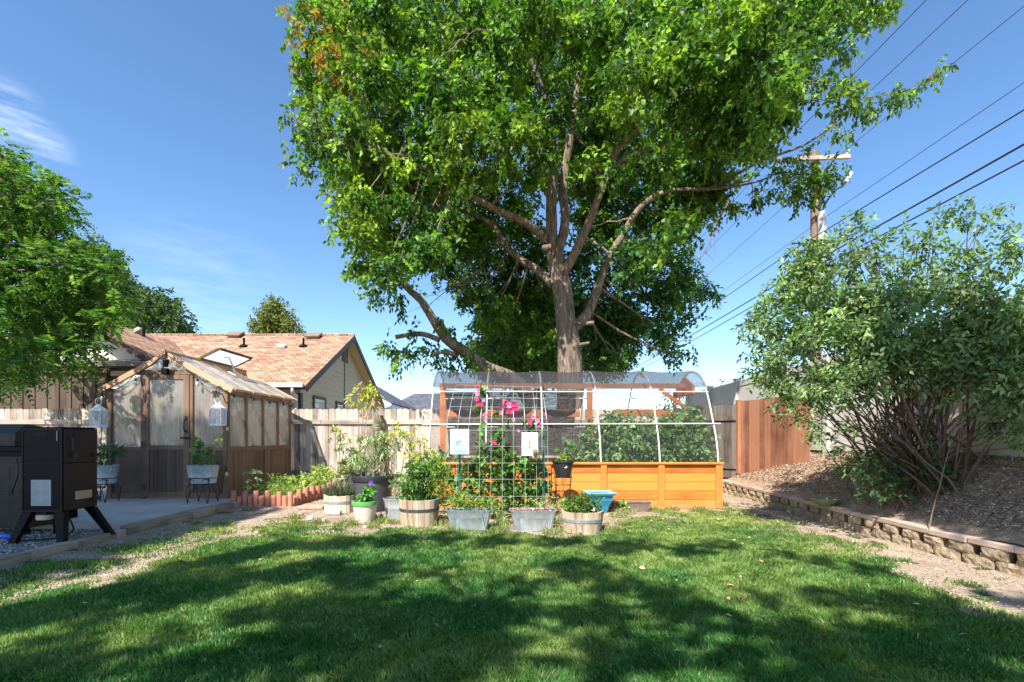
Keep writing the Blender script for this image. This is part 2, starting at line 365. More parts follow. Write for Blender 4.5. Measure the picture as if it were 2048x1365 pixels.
M['terracotta'] = pmat('terracotta', (.36, .12, .07), (.56, .24, .16), (9, 9, 9), .8, .2)
M['tan_pot'] = pmat('tan_pot', (.58, .46, .36), (.70, .58, .47), (5, 5, 5), .6, .05)
M['green_rim'] = plain('green_rim', (.10, .36, .08), .4)
M['teal'] = plain('turquoise_glaze', (.02, .22, .36), .2, 0, .6)
M['teal_top'] = plain('turquoise_rim', (.12, .40, .46), .25, 0, .6)
M['tray'] = pmat('brown_tray', (.15, .10, .075), (.26, .19, .15), (9, 9, 9), .7, .1)
M['white'] = plain('white_paint', (.78, .78, .78), .4)
M['lantern'] = plain('lantern_white', (.72, .73, .76), .45)
M['siding'] = pmat('siding_beige', (.54, .49, .36), (.60, .55, .41), (2, 2, 2), .7, 0)
M['siding_white'] = pmat('siding_white', (.66, .64, .58), (.72, .70, .64), (2, 2, 2), .7, 0)
M['soffit'] = plain('soffit_cream', (.62, .50, .30), .7)
M['fascia'] = plain('fascia_brown', (.045, .03, .028), .6)
M['gutter'] = plain('gutter_white', (.6, .6, .58), .4)
M['shed'] = boards('shed_board', (.07, .048, .036), (.115, .082, .060), .3, 'X', (8, 8, 1.5), .8)  # brown deepened to stand for the tree shade over the shed
M['tanwood'] = boards('tan_trim', (.38, .22, .12), (.52, .33, .2), 9, 'X', (3, 20, 20), .7)
M['roof'] = shingles('roof_shingles', (.45, .285, .195), (.24, .135, .092))
M['roof_w'] = shingles('roof_shingles_wing', (.45, .285, .195), (.24, .135, .092), R(90))
M['slate'] = shingles('slate_shingles', (.12, .13, .155), (.075, .082, .10), 0, .2)
M['block'] = pmat('wall_block', (.22, .155, .095), (.52, .40, .26), (16, 16, 16), .95, 1, c3=(.22, .165, .11), dist=.05, detail=10)
M['cap'] = pmat('cap_stone', (.36, .255, .20), (.52, .39, .31), (4, 4, 4), .85, .3, bscale=120, dist=.005)
M['brick'] = pmat('brick', (.42, .20, .13), (.58, .34, .25), (12, 12, 12), .9, .4)
M['stone'] = pmat('stone', (.42, .33, .27), (.62, .52, .45), (12, 12, 12), .9, .4)
M['pole'] = pmat('pole_wood', (.13, .085, .055), (.30, .21, .15), (12, 12, 1.2), .9, .5)
M['conduit'] = plain('conduit_grey', (.48, .50, .50), .5)
M['wire'] = plain('wire', (.02, .022, .03), .5)
M['wire_thin'] = plain('wire_thin', (.07, .08, .11), .5)
M['panel'] = plain('steel_panel', (.55, .55, .53), .35, .4)
M['tpost'] = plain('green_tpost', (.015, .10, .075), .5)
M['bulb'] = plain('clear_bulb', (.55, .5, .4), .1, 0, .8)
M['blue'] = plain('blue_plastic', (.01, .10, .6), .35)
M['sign_white'] = plain('sign_white', (.74, .77, .80), .4)
M['sign_blue'] = plain('sign_blue', (.25, .42, .62), .5)
M['sign_teal'] = plain('sign_teal', (.05, .22, .22), .5)
M['sign_teal_l'] = plain('sign_teal_light', (.35, .62, .60), .5)
M['bee_dark'] = plain('bee_dark', (.10, .04, .025), .5)
M['bee_gold'] = plain('bee_gold', (.75, .48, .22), .5)
M['bee_pink'] = plain('bee_pink', (.62, .25, .28), .5)
M['bowl'] = pmat('green_bowl', (.14, .17, .085), (.24, .27, .15), (8, 8, 8), .5, .1)
M['ink'] = plain('faded_ink', (.15, .18, .20), .6)
M['paper'] = plain('paper_label', (.30, .34, .36), .6)
M['paper_tan'] = plain('paper_tan', (.42, .33, .24), .6)
M['dried'] = pmat('dried_flowers', (.20, .07, .05), (.36, .14, .10), (20, 20, 20), .9, .5)
M['rust'] = plain('rust_red', (.3, .04, .03), .5)

# ------------------------------------------------------------ foliage
def unit(a): return a / np.maximum(np.linalg.norm(a, axis=1, keepdims=True), 1e-9)
def leaf_mesh(name, B, A, Lg, Wd, C, mat, parent=None, Nh=None, origin=None, fold=.18, wpos=.42):
    """B base points, A axis directions, Lg lengths, Wd widths, C colours"""
    n = len(B); A = unit(A)
    if Nh is None: Nh = rng.normal(size=(n, 3)) * .75 + np.array([0, 0, .9])
    Sd = unit(np.cross(A, Nh)); Up = np.cross(Sd, A)
    Lg = np.asarray(Lg)[:, None]; Wd = np.asarray(Wd)[:, None]
    mid = B + A * Lg * wpos
    l = mid + Sd * Wd * .5 + Up * Wd * fold; r = mid - Sd * Wd * .5 + Up * Wd * fold
    tip = B + A * Lg - Up * Lg * .08
    V = np.stack([B, r, tip, l], 1).reshape(-1, 3)
    i = np.arange(n)[:, None] * 4
    Fc = np.concatenate([i + np.array([[0, 1, 2]]), i + np.array([[0, 2, 3]])], 0)
    Cc = np.repeat(C, 4, 0)
    return np_mesh(name, V, Fc, mat, parent, Cc, origin)
def mixcol(n, cols, jit=.18, w=None):
    cols = np.array(cols); k = rng.choice(len(cols), n, p=w)
    k2 = rng.choice(len(cols), n, p=w); t = rng.random((n, 1)) * .5
    c = cols[k] * (1 - t) + cols[k2] * t
    return np.clip(c * (1 + rng.normal(size=(n, 1)) * jit), .003, 1)
def spray_pts(c, r, n, shell=.45, flat=(1, 1, 1)):
    d = unit(rng.normal(size=(n, 3))); rad = rng.random(n) ** shell
    rr = rad * (1 + .16 * np.sin(d[:, 0] * 5 + c[0] * 3) * np.cos(d[:, 2] * 4 + c[1]))
    return np.array(c) + d * rr[:, None] * r * np.array(flat), d
def sprays(c, r, n, per, Lf, Wf, droop=.55, shell=.45, flat=(1, 1, 1), twig=.22):
    """n twigs in a lobe, each carrying per leaflets; returns base points, axes, lengths, widths"""
    p, d = spray_pts(c, r, n, shell, flat)
    td = unit(d * .8 + rng.normal(size=(n, 3)) * .5 + np.array([0, 0, -droop]))
    t = np.linspace(.05, 1, per)[None, :, None] * twig
    pts = p[:, None, :] + td[:, None, :] * t + np.array([0, 0, -1]) * (t ** 2) * droop * 1.2
    side = unit(np.cross(td, rng.normal(size=(n, 3))))
    sg = np.where(np.arange(per) % 2 == 0, 1, -1)[None, :, None]
    ax = td[:, None, :] * .6 + side[:, None, :] * sg * .8 + np.array([0, 0, -droop]) * .8 + rng.normal(size=(n, per, 3)) * .3
    m = n * per
    return pts.reshape(m, 3), ax.reshape(m, 3), Lf * rng.uniform(.7, 1.25, m), Wf * rng.uniform(.7, 1.2, m)
def foliage(name, lobes, per, Lf, Wf, dens, cols, mat, parent, droop=.55, shell=.45, twig=.22, jit=.18, tint=None, origin=None, w=None, fold=.18, clump=None):
    Bs, As, Ls, Ws, Cs = [], [], [], [], []
    for lb in lobes:
        c, r = np.array(lb[0], float), lb[1]; fl = lb[2] if len(lb) > 2 and lb[2] is not None else (1, 1, 1); k = lb[3] if len(lb) > 3 else 1
        n = max(3, int(dens * r * r * k))
        b, a, l, w_ = sprays(c, r, n, per, Lf, Wf, droop, shell, fl, twig)
        if clump:
            m = max(4, n // clump[0]); sc, sd_ = spray_pts(c, r, m, .33, fl); k_ = rng.integers(0, m, n); rc = clump[1]
            off = sc[k_] + rng.normal(size=(n, 3)) * np.array([rc, rc, rc*.6]); p0, _ = spray_pts(c, r, n, shell, fl)
            use = rng.random(n) < .8; b0_ = b.reshape(n, per, 3); first = b0_[:, 0, :].copy(); tgt = np.where(use[:, None], off, first)
            b = (b0_ + (tgt - first)[:, None, :]).reshape(-1, 3)
        col = mixcol(n, cols, jit, w); col = np.repeat(col, per, 0) * (1 + rng.normal(size=(n*per, 1)) * .08)
        col = col * rng.uniform(.85, 1.15)
        if clump: col = col * np.repeat(rng.uniform(.72, 1.32, m)[k_], per)[:, None]
        if tint is not None: col = tint(b, col, lb)
        Bs.append(b); As.append(a); Ls.append(l); Ws.append(w_); Cs.append(np.clip(col, .003, 1))
    return leaf_mesh(name, np.concatenate(Bs), np.concatenate(As), np.concatenate(Ls), np.concatenate(Ws), np.concatenate(Cs), mat, parent, origin=origin, fold=fold)
def curve(a, b, bend=(0, 0, 0), n=7, wob=.0):
    a = Vector(a); b = Vector(b); m = (a + b) / 2 + Vector(bend); out = []
    for i in range(n):
        t = i / (n - 1); p = a * (1-t)**2 + m * 2*t*(1-t) + b * t*t
        if 0 < i < n-1 and wob: p += Vector((random.uniform(-wob, wob), random.uniform(-wob, wob), random.uniform(-wob, wob)))
        out.append(p)
    return out
def smooth_path(pts, k=4):
    pts = [Vector(p) for p in pts]; out = []; n = len(pts)
    for i in range(n - 1):
        p0, p1, p2, p3 = pts[max(i-1, 0)], pts[i], pts[i+1], pts[min(i+2, n-1)]
        for j in range(k):
            t = j / k
            out.append(.5 * ((2*p1) + (p2-p0)*t + (2*p0-5*p1+4*p2-p3)*t*t + (3*p1-p0-3*p2+p3)*t**3))
    out.append(pts[-1]); return out
def lerp_r(r0, r1, n, p=1): return [r0 + (r1 - r0) * (i / (n-1)) ** p for i in range(n)]
# ============================================================ ground
def struct(o): o['kind'] = 'structure'; return o
WALL = [(1.2, 4.62), (2.2, 4.52), (3.2, 4.42), (4.2, 4.36), (4.85, 4.31), (5.6, 4.35), (6.45, 4.36), (8.3, 4.50), (9.5, 4.57), (10.9, 4.66)]
WY = np.array([p[0] for p in WALL]); WX = np.array([p[1] for p in WALL])
def wallx(y): return np.interp(y, WY, WX)
def mound_z(x, y):
    d = np.asarray(x) - wallx(y)
    z = .25 + .68 * np.clip(d - .12, 0, 1.05) + .04 * (vnoise(x, y, .5, 3) - .5) + .02 * (vnoise(x, y, .15, 4) - .5)
    z = z + .06 * np.exp(-((np.asarray(x) - 5.1) ** 2 + (np.asarray(y) - 6.0) ** 2) / .25)
    return z
def grid(name, xs, ys, zf, mat, skip=None):
    X, Y = np.meshgrid(xs, ys, indexing='ij'); Z = zf(X, Y); V = np.stack([X, Y, Z], -1).reshape(-1, 3)
    nx, ny = len(xs), len(ys); i = np.arange(nx-1)[:, None]; j = np.arange(ny-1)[None, :]
    a = (i*ny + j); Fc = np.stack([a, a+ny, a+ny+1, a+1], -1).reshape(-1, 4)
    if skip is not None:
        cx = (X[:-1, :-1] + X[1:, 1:]) / 2; cy = (Y[:-1, :-1] + Y[1:, 1:]) / 2
        Fc = Fc[~skip(cx, cy).ravel()]
    return np_mesh(name, V, Fc, mat, smooth=True)
def gz(x, y): return .03 * (vnoise(x, y, .9, 1) - .5) + .012 * (vnoise(x, y, .22, 2) - .5)
b = MB(); b.quad((-900, -300, -.06), (900, -300, -.06), (900, 2000, -.06), (-900, 2000, -.06)); struct(b.build('ground', M['dirt'], origin=(0, 0, 0)))
struct(grid('dirt_yard', np.arange(-12, 5.2, .08), np.arange(-3, 14, .08), gz, M['dirt']))
# lawn outline, measured along the photograph's grass edge
LX = [-400, 0, 120, 250, 350, 450, 560, 700, 800, 1000, 1200, 1300, 1440, 1500, 1600, 1750, 1800, 1900, 2048, 2500]
LY = [1300, 1205, 1180, 1150, 1112, 1078, 1050, 1056, 1060, 1068, 1070, 1036, 1020, 1036, 1068, 1108, 1136, 1190, 1240, 1420]
def lawn_d(x, y):
    """0..1 cover of grass at a ground point"""
    x = np.asarray(x, float); y = np.asarray(y, float)
    px = 1024 + F * x / np.maximum(y, .3); py = 875 + F * CH / np.maximum(y, .3)
    e = py - np.interp(px, LX, LY)
    s = (py - 875) * .16
    d = np.clip(.5 + e / s + (vnoise(x, y, .35, 5) - .5) * 1.5 + (vnoise(x, y, .12, 8) - .5) * .6, 0, 1)
    # a thinner strip of grass beyond the bare streak at the left
    py2 = np.interp(px, [-300, 0, 60, 250, 420, 470], [1270, 1165, 1150, 1105, 1070, 1058])
    st = (px < 470) * np.exp(-((py - py2) / (s * .55)) ** 2) * np.clip((vnoise(x, y, .3, 6) - .2) * 2, 0, 1)
    py3 = np.interp(px, [-300, 0, 60, 250, 420, 470], [1320, 1205, 1188, 1135, 1085, 1070])
    bare = (px < 520) * np.exp(-((py - py3) / (s * .22)) ** 2) * .8
    wd = (vnoise(x, y, .16, 40) > .79) & (vnoise(x, y, .6, 41) > .42) & ((x > 2.2) | (x < -3.2)) & (y < 8.3)
    d = np.maximum(d, wd * .55)
    near = (y < 2.4)
    d = np.maximum(d - bare, st * .8)
    d = np.where(near, np.where((x > -2.9 - y) & (x < wallx(y) - .8), 1, 0), d)
    return d
struct(grid('lawn', np.arange(-6.5, 4.4, .07), np.arange(-2.5, 8.4, .07), lambda x, y: gz(x, y) + .004, M['lawn'], lambda x, y: lawn_d(x, y) < .45))
struct(grid('mulch_bank', np.concatenate([[4.3], np.arange(4.4, 6.0, .05), np.arange(6, 14, .5)]), np.arange(1.0, 13.2, .06),
     lambda x, y: np.where(x < wallx(y) + .02, .02, mound_z(x, y)), M['mulch'], lambda x, y: x < wallx(y) + .03))

# grass blades
def make_grass(n):
    y = 1.6 + (8.6 - 1.6) * rng.random(n * 3) ** 1.55
    hw = 1.12 * y + .9
    x = rng.uniform(-1, 1, n * 3) * hw
    d = lawn_d(x, y); tuft = vnoise(x, y, .07, 9)
    keep = rng.random(n * 3) < d * (.25 + 1.05 * tuft) * np.where(d < .9, .75, 1)
    keep &= (x < wallx(y) - .02) & (x > -4.62)
    x = x[keep][:n]; y = y[keep][:n]; d = d[keep][:n]; n = len(x)
    h = rng.uniform(.017, .042, n) * (.75 + .7 * vnoise(x, y, .25, 10)) * (.6 + .4 * d)
    w = .0021 + .00078 * y
    a = rng.uniform(0, 2*np.pi, n); ln = rng.uniform(.1, .85, n) * h
    clump = vnoise(x, y, .1, 12) * 6.3
    dx = np.cos(clump + rng.normal(size=n) * .8) * ln; dy = np.sin(clump + rng.normal(size=n) * .8) * ln
    z = gz(x, y) + .002
    b0 = np.stack([x - np.cos(a)*w, y - np.sin(a)*w, z], 1); b1 = np.stack([x + np.cos(a)*w, y + np.sin(a)*w, z], 1)
    m = np.stack([x + dx*.4, y + dy*.4, z + h*.62], 1); s = np.stack([np.cos(a)*w*.75, np.sin(a)*w*.75, 0*a], 1)
    tip = np.stack([x + dx, y + dy, z + h], 1)
    V = np.stack([b0, b1, m + s, m - s, tip], 1).reshape(-1, 3); i = np.arange(n)[:, None] * 5
    Fc = np.concatenate([i + np.array([[0, 1, 2]]), i + np.array([[0, 2, 3]]), i + np.array([[3, 2, 4]])])
    g = np.array([.068, .205, .046]); yl = np.array([.30, .38, .10]); dk = np.array([.045, .150, .032]); dry = np.array([.42, .34, .19])
    t = np.clip(vnoise(x, y, .5, 13) * 1.1 - .25 + (y - 4) * .13, 0, 1)[:, None]
    c = g * (1 - t) + yl * t
    t2 = (vnoise(x, y, .9, 14) > .55)[:, None] * .35; c = c * (1 - t2) + dk * t2
    k = rng.random(n) < (.05 + .22 * (1 - d) + .03 * np.clip(y - 5, 0, 3)); c[k] = dry
    c *= (1 + rng.normal(size=(n, 1)) * .2)
    c = np.clip(c, .01, 1); C = np.repeat(c, 5, 0)
    return tag(np_mesh('lawn_grass', V, Fc, M['grass'], col=C), kind='stuff')
make_grass(520000)

def weeds(name, spots, n_each, h0, h1, cols):
    Bs, As, Ls = [], [], []
    for (px, py, r) in spots:
        g = GP(px, py); a = rng.uniform(0, 6.28, n_each); q = r * np.sqrt(rng.random(n_each)); x = g.x + np.cos(a)*q; y = g.y + np.sin(a)*q
        Bs.append(np.stack([x, y, gz(x, y)], 1)); As.append(np.stack([rng.normal(size=n_each)*.45, rng.normal(size=n_each)*.45, np.ones(n_each)], 1)); Ls.append(rng.uniform(h0, h1, n_each))
    B = np.concatenate(Bs); L = np.concatenate(Ls); return tag(leaf_mesh(name, B, np.concatenate(As), L, np.full(len(L), .011), mixcol(len(L), cols, .25), M['grass'], fold=.05), kind='stuff')
def chips(name, x, y, z, L0, L1, cols, flat=.35, mat='litter'):
    n = len(x); a = rng.uniform(0, 6.28, n); t = rng.normal(size=n) * flat
    ax = np.stack([np.cos(a), np.sin(a), np.sin(t)], 1); Nh = np.stack([rng.normal(size=n)*flat, rng.normal(size=n)*flat, np.ones(n)], 1)
    L = rng.uniform(L0, L1, n)
    return leaf_mesh(name, np.stack([x, y, z + .006], 1), ax, L, L * rng.uniform(.3, .75, n), mixcol(n, cols, .25), M[mat], Nh=Nh, fold=.12)
# bark chips on the bank
n = 52000; y = 2.5 + 8.6 * rng.random(n) ** 1.1; x = wallx(y) + .24 + rng.random(n) ** 1.0 * 1.25
tag(chips('bark_chips', x, y, mound_z(x, y), .014, .042, [(.50, .36, .25), (.32, .20, .13), (.62, .48, .36), (.17, .10, .065), (.42, .29, .19)], .45), kind='stuff')
# dry litter over the bare earth
n = 75000; y = 3.2 + 7.9 * rng.random(n); x = rng.uniform(-4.6, 4.5, n); dd = lawn_d(x, y)
k = (dd < .55) & (x < wallx(y) - .03) & (x > -4.66) & ((x < -1.2) | (x > 3.0) | (y < 8)) & (rng.random(n) < .25 + 1.2 * vnoise(x, y, .4, 17)); x = x[k]; y = y[k]
tag(chips('dry_litter', x, y, gz(x, y), .008, .030, [(.44, .32, .23), (.54, .42, .32), (.28, .19, .13), (.18, .12, .085), (.60, .50, .40), (.34, .23, .16)], .3), kind='stuff')
weeds('ground_weeds', [(880,1052,.16),(900,1062,.12),(990,1058,.14),(1003,1066,.12),(1010,1048,.12),(1115,1062,.10),(1112,1045,.14),(1100,1068,.10),(785,1050,.14),(765,1046,.12),(750,1040,.14),(745,1058,.10),(1215,1062,.14),(1235,1035,.14),(1250,1028,.16),(640,1048,.12),(700,1052,.12),(590,1038,.10),(1305,1022,.14),(1345,1022,.12),(1400,1021,.12),(1446,1012,.10),(870,1045,.14)], 130, .03, .12, [(.20, .30, .08), (.34, .36, .14), (.50, .42, .24), (.12, .2, .05)])
# fallen leaves on the lawn
n = 75; x = rng.uniform(-3.2, 3.4, n); y = rng.uniform(2.6, 7.2, n); k = np.abs(x) < y * 1.05; x = x[k]; y = y[k]
tag(chips('fallen_leaves', x, y, gz(x, y) + .035, .03, .065, [(.55, .42, .25), (.62, .50, .33), (.50, .22, .12), (.40, .42, .14), (.6, .3, .25)], .35), kind='stuff')

# ============================================================ patio
b = MB(); b.prism([(-12, 6.0), (-4.86, 6.0), (-4.86, 7.2), (-4.80, 8.52), (-5.0, 11.3), (-12, 11.3)], 2, -.05, .12); struct(b.build('patio_slab', M['concrete'], origin=(-8, 8, 0), bevel=.008))
struct(grid('gravel_bed', np.arange(-8, -4.8, .05), np.arange(3.2, 6.02, .05), lambda x, y: .05 + .02*(vnoise(x, y, .2, 20)-.5), M['gravel']))
n = 16000; y = 3.9 + 2.1 * rng.random(n); x = rng.uniform(-6.6, -4.84, n)
tag(chips('gravel_stones', x, y, .05 + 0*x, .012, .035, [(.5, .47, .42), (.34, .31, .28), (.2, .18, .16), (.62, .6, .56)], .5), kind='stuff')
def mesh_thing(b, name, mat, label, cat, group=None, **k):
    return tag(b.build(name, mat, **k), label, cat, group)
b = MB(); b.beam((-4.80, 3.6, .030), (-4.76, 5.9, .030), .12, .10)
mesh_thing(b, 'timber_edging', M['timber'], 'weathered timber edging in front of the gravel under the black smoker', 'edging', 'timbers edging the patio', bevel=.01)
b = MB(); b.beam((-4.77, 5.94, .045), (-4.72, 8.3, .045), .11, .11)
mesh_thing(b, 'timber_edging', M['timber'], 'weathered timber edging along the concrete patio before the greenhouse', 'edging', 'timbers edging the patio', bevel=.01)

# ============================================================ retaining wall
t = thing('retaining_wall', 'low tan concrete block retaining wall with reddish cap stones', 'retaining wall', (4.4, 6, 0))
def wdir(y): 
    d = Vector((float(wallx(y+.1) - wallx(y-.1)), .2, 0)).normalized(); return d
b = MB()
def block(b, yc, z0, L, H, setb, Dp=.17):
    xw = float(wallx(yc)) + setb; d = wdir(yc); nrm = Vector((d.y, -d.x, 0))   # nrm points +X (into the bank)
    c = Vector((xw, yc, z0)); j = lambda s: random.uniform(-s, s)
    # a face of 4x3 points pushed about, flared towards the front
    nx_, nz_ = 6, 4; vs = []
    for iz in range(nz_ + 1):
        for ix in range(nx_ + 1):
            u = ix / nx_ - .5; w = iz / nz_
            edge = max(abs(u) * 2, abs(w * 2 - 1)); out = -.018 * (1 - edge ** 3) + j(.007)
            if abs(u) > .42: out += .008
            vs.append(c + d * (u * L + j(.003)) + nrm * (out) + Vector((0, 0, w * H)))
    fr = len(vs)
    for iz in (0, 1):
        for ix in (0, 1):
            vs.append(c + d * ((ix - .5) * L * .62) + nrm * Dp + Vector((0, 0, iz * H)))
    fs = []
    for iz in range(nz_):
        for ix in range(nx_):
            a = iz*(nx_+1) + ix; fs.append((a, a+1, a+nx_+2, a+nx_+1))
    A = 0; B_ = nx_; C_ = nz_*(nx_+1); D_ = C_ + nx_
    fs.append(tuple(range(C_, D_+1)) + (fr+3, fr+2)); fs.append(tuple(reversed(range(A, B_+1))) + (fr, fr+1))
    fs.append(tuple([i*(nx_+1) for i in range(nz_+1)][::-1]) + (fr, fr+2)); fs.append(tuple(B_ + i*(nx_+1) for i in range(nz_+1)) + (fr+3, fr+1)); fs.append((fr, fr+1, fr+3, fr+2))
    b.add(vs, fs)
y = 1.5
while y < 10.7:
    block(b, y, -.03 + random.uniform(-.006, .006), .285, .125, -.01); y += .30
y = 1.66
while y < 10.7:
    block(b, y, .097, .235, .098, -.006); y += .30
b.build('block_course', M['block'], t)
y = 1.4
while y < 10.75:
    L = .40; d = wdir(y + L/2); c = Vector((float(wallx(y + L/2)) + .118, y + L/2, .225))
    b = MB(); Mx = Matrix((Vector((d.y, -d.x, 0)), d, Vector((0, 0, 1)))).transposed()
    Mx = Mx @ Matrix.Rotation(random.uniform(-.012, .012), 3, 'X') @ Matrix.Rotation(random.uniform(-.012, .012), 3, 'Z')
    b.obox(c, (.265, L - .006, .055), Mx); b.build('cap_stone', M['cap'], t, bevel=.007); y += L
# one dark strip running behind the gaps between blocks
b = MB()
for i in range(len(WALL) - 1):
    b.beam((WALL[i][1] + .14, WALL[i][0], .07), (WALL[i+1][1] + .14, WALL[i+1][0], .07), .02, .2)
b.build('gap_backing', M['soil'], t)

# ============================================================ fences
def picket_fence(t, x0, x1, Y, z0, z1, mat, w=.138, gap=.006, dog=.03, tj=.012, backside=False, zf=None):
    b = MB(); x = x0; i = 0
    while x < x1 - .02:
        ww = w * random.uniform(.94, 1.04); zt = z1 + random.uniform(-tj, tj); c = dog * random.uniform(.8, 1.1)
        zb = (zf(x) if zf else z0)
        yy = Y + random.uniform(-.003, .003); th = .018
        xe = min(x + ww, x1)
        b.prism([(x, zb), (xe, zb), (xe, zt - c), (xe - c*.45, zt - c*.3), (xe - c, zt), (x + c, zt), (x + c*.45, zt - c*.3), (x, zt - c)], 1, yy, yy + th)
        x = xe + gap + random.uniform(0, .003); i += 1
    return b.build('fence_boards', mat, t)
t = thing('wooden_fence', 'long weathered grey picket fence behind the greenhouse and flower pots', 'fence', (-3, 11.4, 0))
picket_fence(t, -14.0, 4.25, 11.42, 0, 1.87, M['fence_grey'])
for (a, c) in ((-14, -9.3), (-9.3, -6.9), (-6.9, -4.5), (-4.5, -2.1), (-2.1, .3), (.3, 2.7), (2.7, 4.25)):
    for z in (1.56, .35):
        b = MB(); b.box(a + .004, c - .004, 11.38, 11.418, z - .055 + random.uniform(-.006, .006), z + .055); b.build('rail', M['rail_grey'], t, bevel=.004)
b = MB()
for x in (-11.5, -9.3, -6.9, -4.5, -2.1, .3, 2.7):
    b = MB(); b.box(x - .045, x + .045, 11.44, 11.53, 0, 1.7); b.build('post', M['fence_grey'], t)

t = thing('fence_gate', 'weathered gate with scalloped board tops, shade painted in, between hoop house and red fence', 'gate', (4.6, 11.2, .3))
A0 = Vector((4.26, 11.42, 0)); A1 = Vector((4.98, 10.62, 0)); dd = (A1 - A0); Lg = dd.length; dd.normalize(); nn = Vector((-dd.y, dd.x, 0))
def board_run(t, A, B, zf, z1, mat, w, name='fence_boards', dog=.03, flat=False, th=.018, jit=.012):
    A = Vector(A); B = Vector(B); d = (B - A); L = d.length; d.normalize(); nr = Vector((-d.y, d.x, 0)); b = MB(); s = 0
    while s < L - .01:
        e = min(s + w, L); zt = z1 + random.uniform(-jit, jit); c = 0 if flat else dog
        prof = [(s, 0), (e, 0), (e, -c), (e - c, 0), (s + c, 0), (s, -c)] if False else None
        p = A + d * s; q = A + d * e; zb = zf(p.x, p.y)
        pts = [(0, zb), (e - s, zb), (e - s, zt - c), (e - s - c*.4, zt - c*.35), (e - s - c, zt), (c, zt), (c*.4, zt - c*.35), (0, zt - c)] if c else [(0, zb), (e - s, zb), (e - s, zt), (0, zt)]
        jj = random.uniform(-.003, .003)
        vs = [p + d * u + nr * jj + Vector((0, 0, z)) for u, z in pts] + [p + d * u + nr * (jj + th) + Vector((0, 0, z)) for u, z in pts]
        n = len(pts); fs = [tuple(range(n)), tuple(range(2*n-1, n-1, -1))] + [(i, n+i, n+(i+1) % n, (i+1) % n) for i in range(n)]
        b.add(vs, fs); s = e + .006
    return b.build(name, mat, t)
mz = lambda x, y: float(mound_z(x, y)) - .06
board_run(t, A0, A1, lambda x, y: .3, 1.93, M['fence_shaded'], .145, 'gate_boards', .04)
for z in (1.62, .55):
    b = MB(); b.beam(A0 + nn*(-.02) + Vector((0, 0, z)), A1 + nn*(-.02) + Vector((0, 0, z)), .035, .09); b.build('rail', M['fence_shaded'], t)
b = MB(); p = A0 + dd*.5 - nn*.04; b.box(p.x-.02, p.x+.02, p.y-.02, p.y+.02, 1.28, 1.42); b.build('latch', M['iron'], t)
t = thing('red_fence', 'reddish brown stained board fence at the top of the mulch bank', 'fence', (5.2, 9.7, .6))
board_run(t, (4.99, 10.6, 0), (5.38, 8.75, 0), mz, 1.99, M['fence_red'], .152, 'fence_boards', flat=True, jit=.008)
b = MB(); b.box(4.93, 5.03, 10.56, 10.66, .4, 2.02); b.build('post', M['fence_red'], t, bevel=.004)
b = MB(); b.beam((5.08, 10.6, 1.6), (5.47, 8.75, 1.6), .04, .09); b.build('rail', M['fence_red'], t)

t = thing('vinyl_fence', 'tall pale beige vinyl privacy fence behind the leafy shrub', 'fence', (5.6, 6, .8))
VX = lambda y: 5.62 - (y - 8.85) * .02 if y < 8.85 else 5.62 + (y - 8.85) * .03
ys = [1.2, 3.0, 4.85, 6.7, 8.6, 10.45, 12.3, 14.1, 16]
for i in range(len(ys)):
    y = ys[i]; b = MB(); x = VX(y); b.box(x - .065, x + .065, y - .065, y + .065, .6, 2.66); b.box(x - .08, x + .08, y - .08, y + .08, 2.66, 2.69); b.build('post', M['vinyl'], t, bevel=.004)
    if i < len(ys) - 1:
        a = Vector((VX(y), y + .066, 0)); c = Vector((VX(ys[i+1]), ys[i+1] - .066, 0))
        b = MB(); n = 12
        for j in range(n):
            p = a.lerp(c, j / n); q = a.lerp(c, (j + .965) / n); b.beam(p + Vector((0, 0, 1.79)), q + Vector((0, 0, 1.79)), .022, 1.42)
        b.beam(a + Vector((.004, 0, 1.79)), c + Vector((.004, 0, 1.79)), .006, 1.40)
        b.build('panel', M['vinyl'], t)
        for z in (1.03, 2.55):
            b = MB(); b.beam(a + Vector((0, 0, z)), c + Vector((0, 0, z)), .045, .14); b.build('rail', M['vinyl'], t, bevel=.003)

# ============================================================ neighbouring house
ht = thing('neighbour_house', 'beige lap-sided house with orange brown shingle roof beyond the grey fence', 'house', (-10, 16, 0))
WXg = -5.96; SL = .5425; RY = 17.2; RZ = 4.83
def zroof(y): return 2.66 + (min(y, 2*RY - y) - 13.2) * SL
# gable wall of lapped boards facing +X
b = MB(); z = .2
while z < 4.6:
    h = .17; zt = z + h
    ya = max(13.62, 13.2 + (zt - 2.56) / SL + .12) if zt > 2.4 else 13.62; yb = 2*RY - ya
    ya0 = max(13.62, 13.2 + (z - 2.56) / SL + .12) if z > 2.4 else 13.62; yb0 = 2*RY - ya0
    if yb > ya:
        vs = [(WXg + .022, ya0, z), (WXg + .022, yb0, z), (WXg + .004, yb, zt), (WXg + .004, ya, zt), (WXg - .05, ya0, z), (WXg - .05, yb0, z), (WXg - .05, yb, zt), (WXg - .05, ya, zt)]
        b.add(vs, [(0,1,2,3),(7,6,5,4),(0,4,5,1),(3,2,6,7),(0,3,7,4),(1,5,6,2)])
    z = zt
b.build('gable_wall', M['siding'], ht)
b = MB(); z = .2
while z < 2.5:
    b.prism([(13.622, z), (13.6, z + .17), (13.66, z + .17), (13.66, z)], 0, -8.6, WXg - .06); z += .17
b.build('front_wall', M['siding'], ht)
b = MB(); b.box(WXg - .11, WXg + .03, 13.57, 13.72, 0, 2.45); b.build('corner_board', M['fascia'], ht)
b = MB(); b.box(WXg + .005, WXg + .03, 17.12, 17.17, 1.9, 3.85); b.build('joint_strip', M['fascia'], ht)
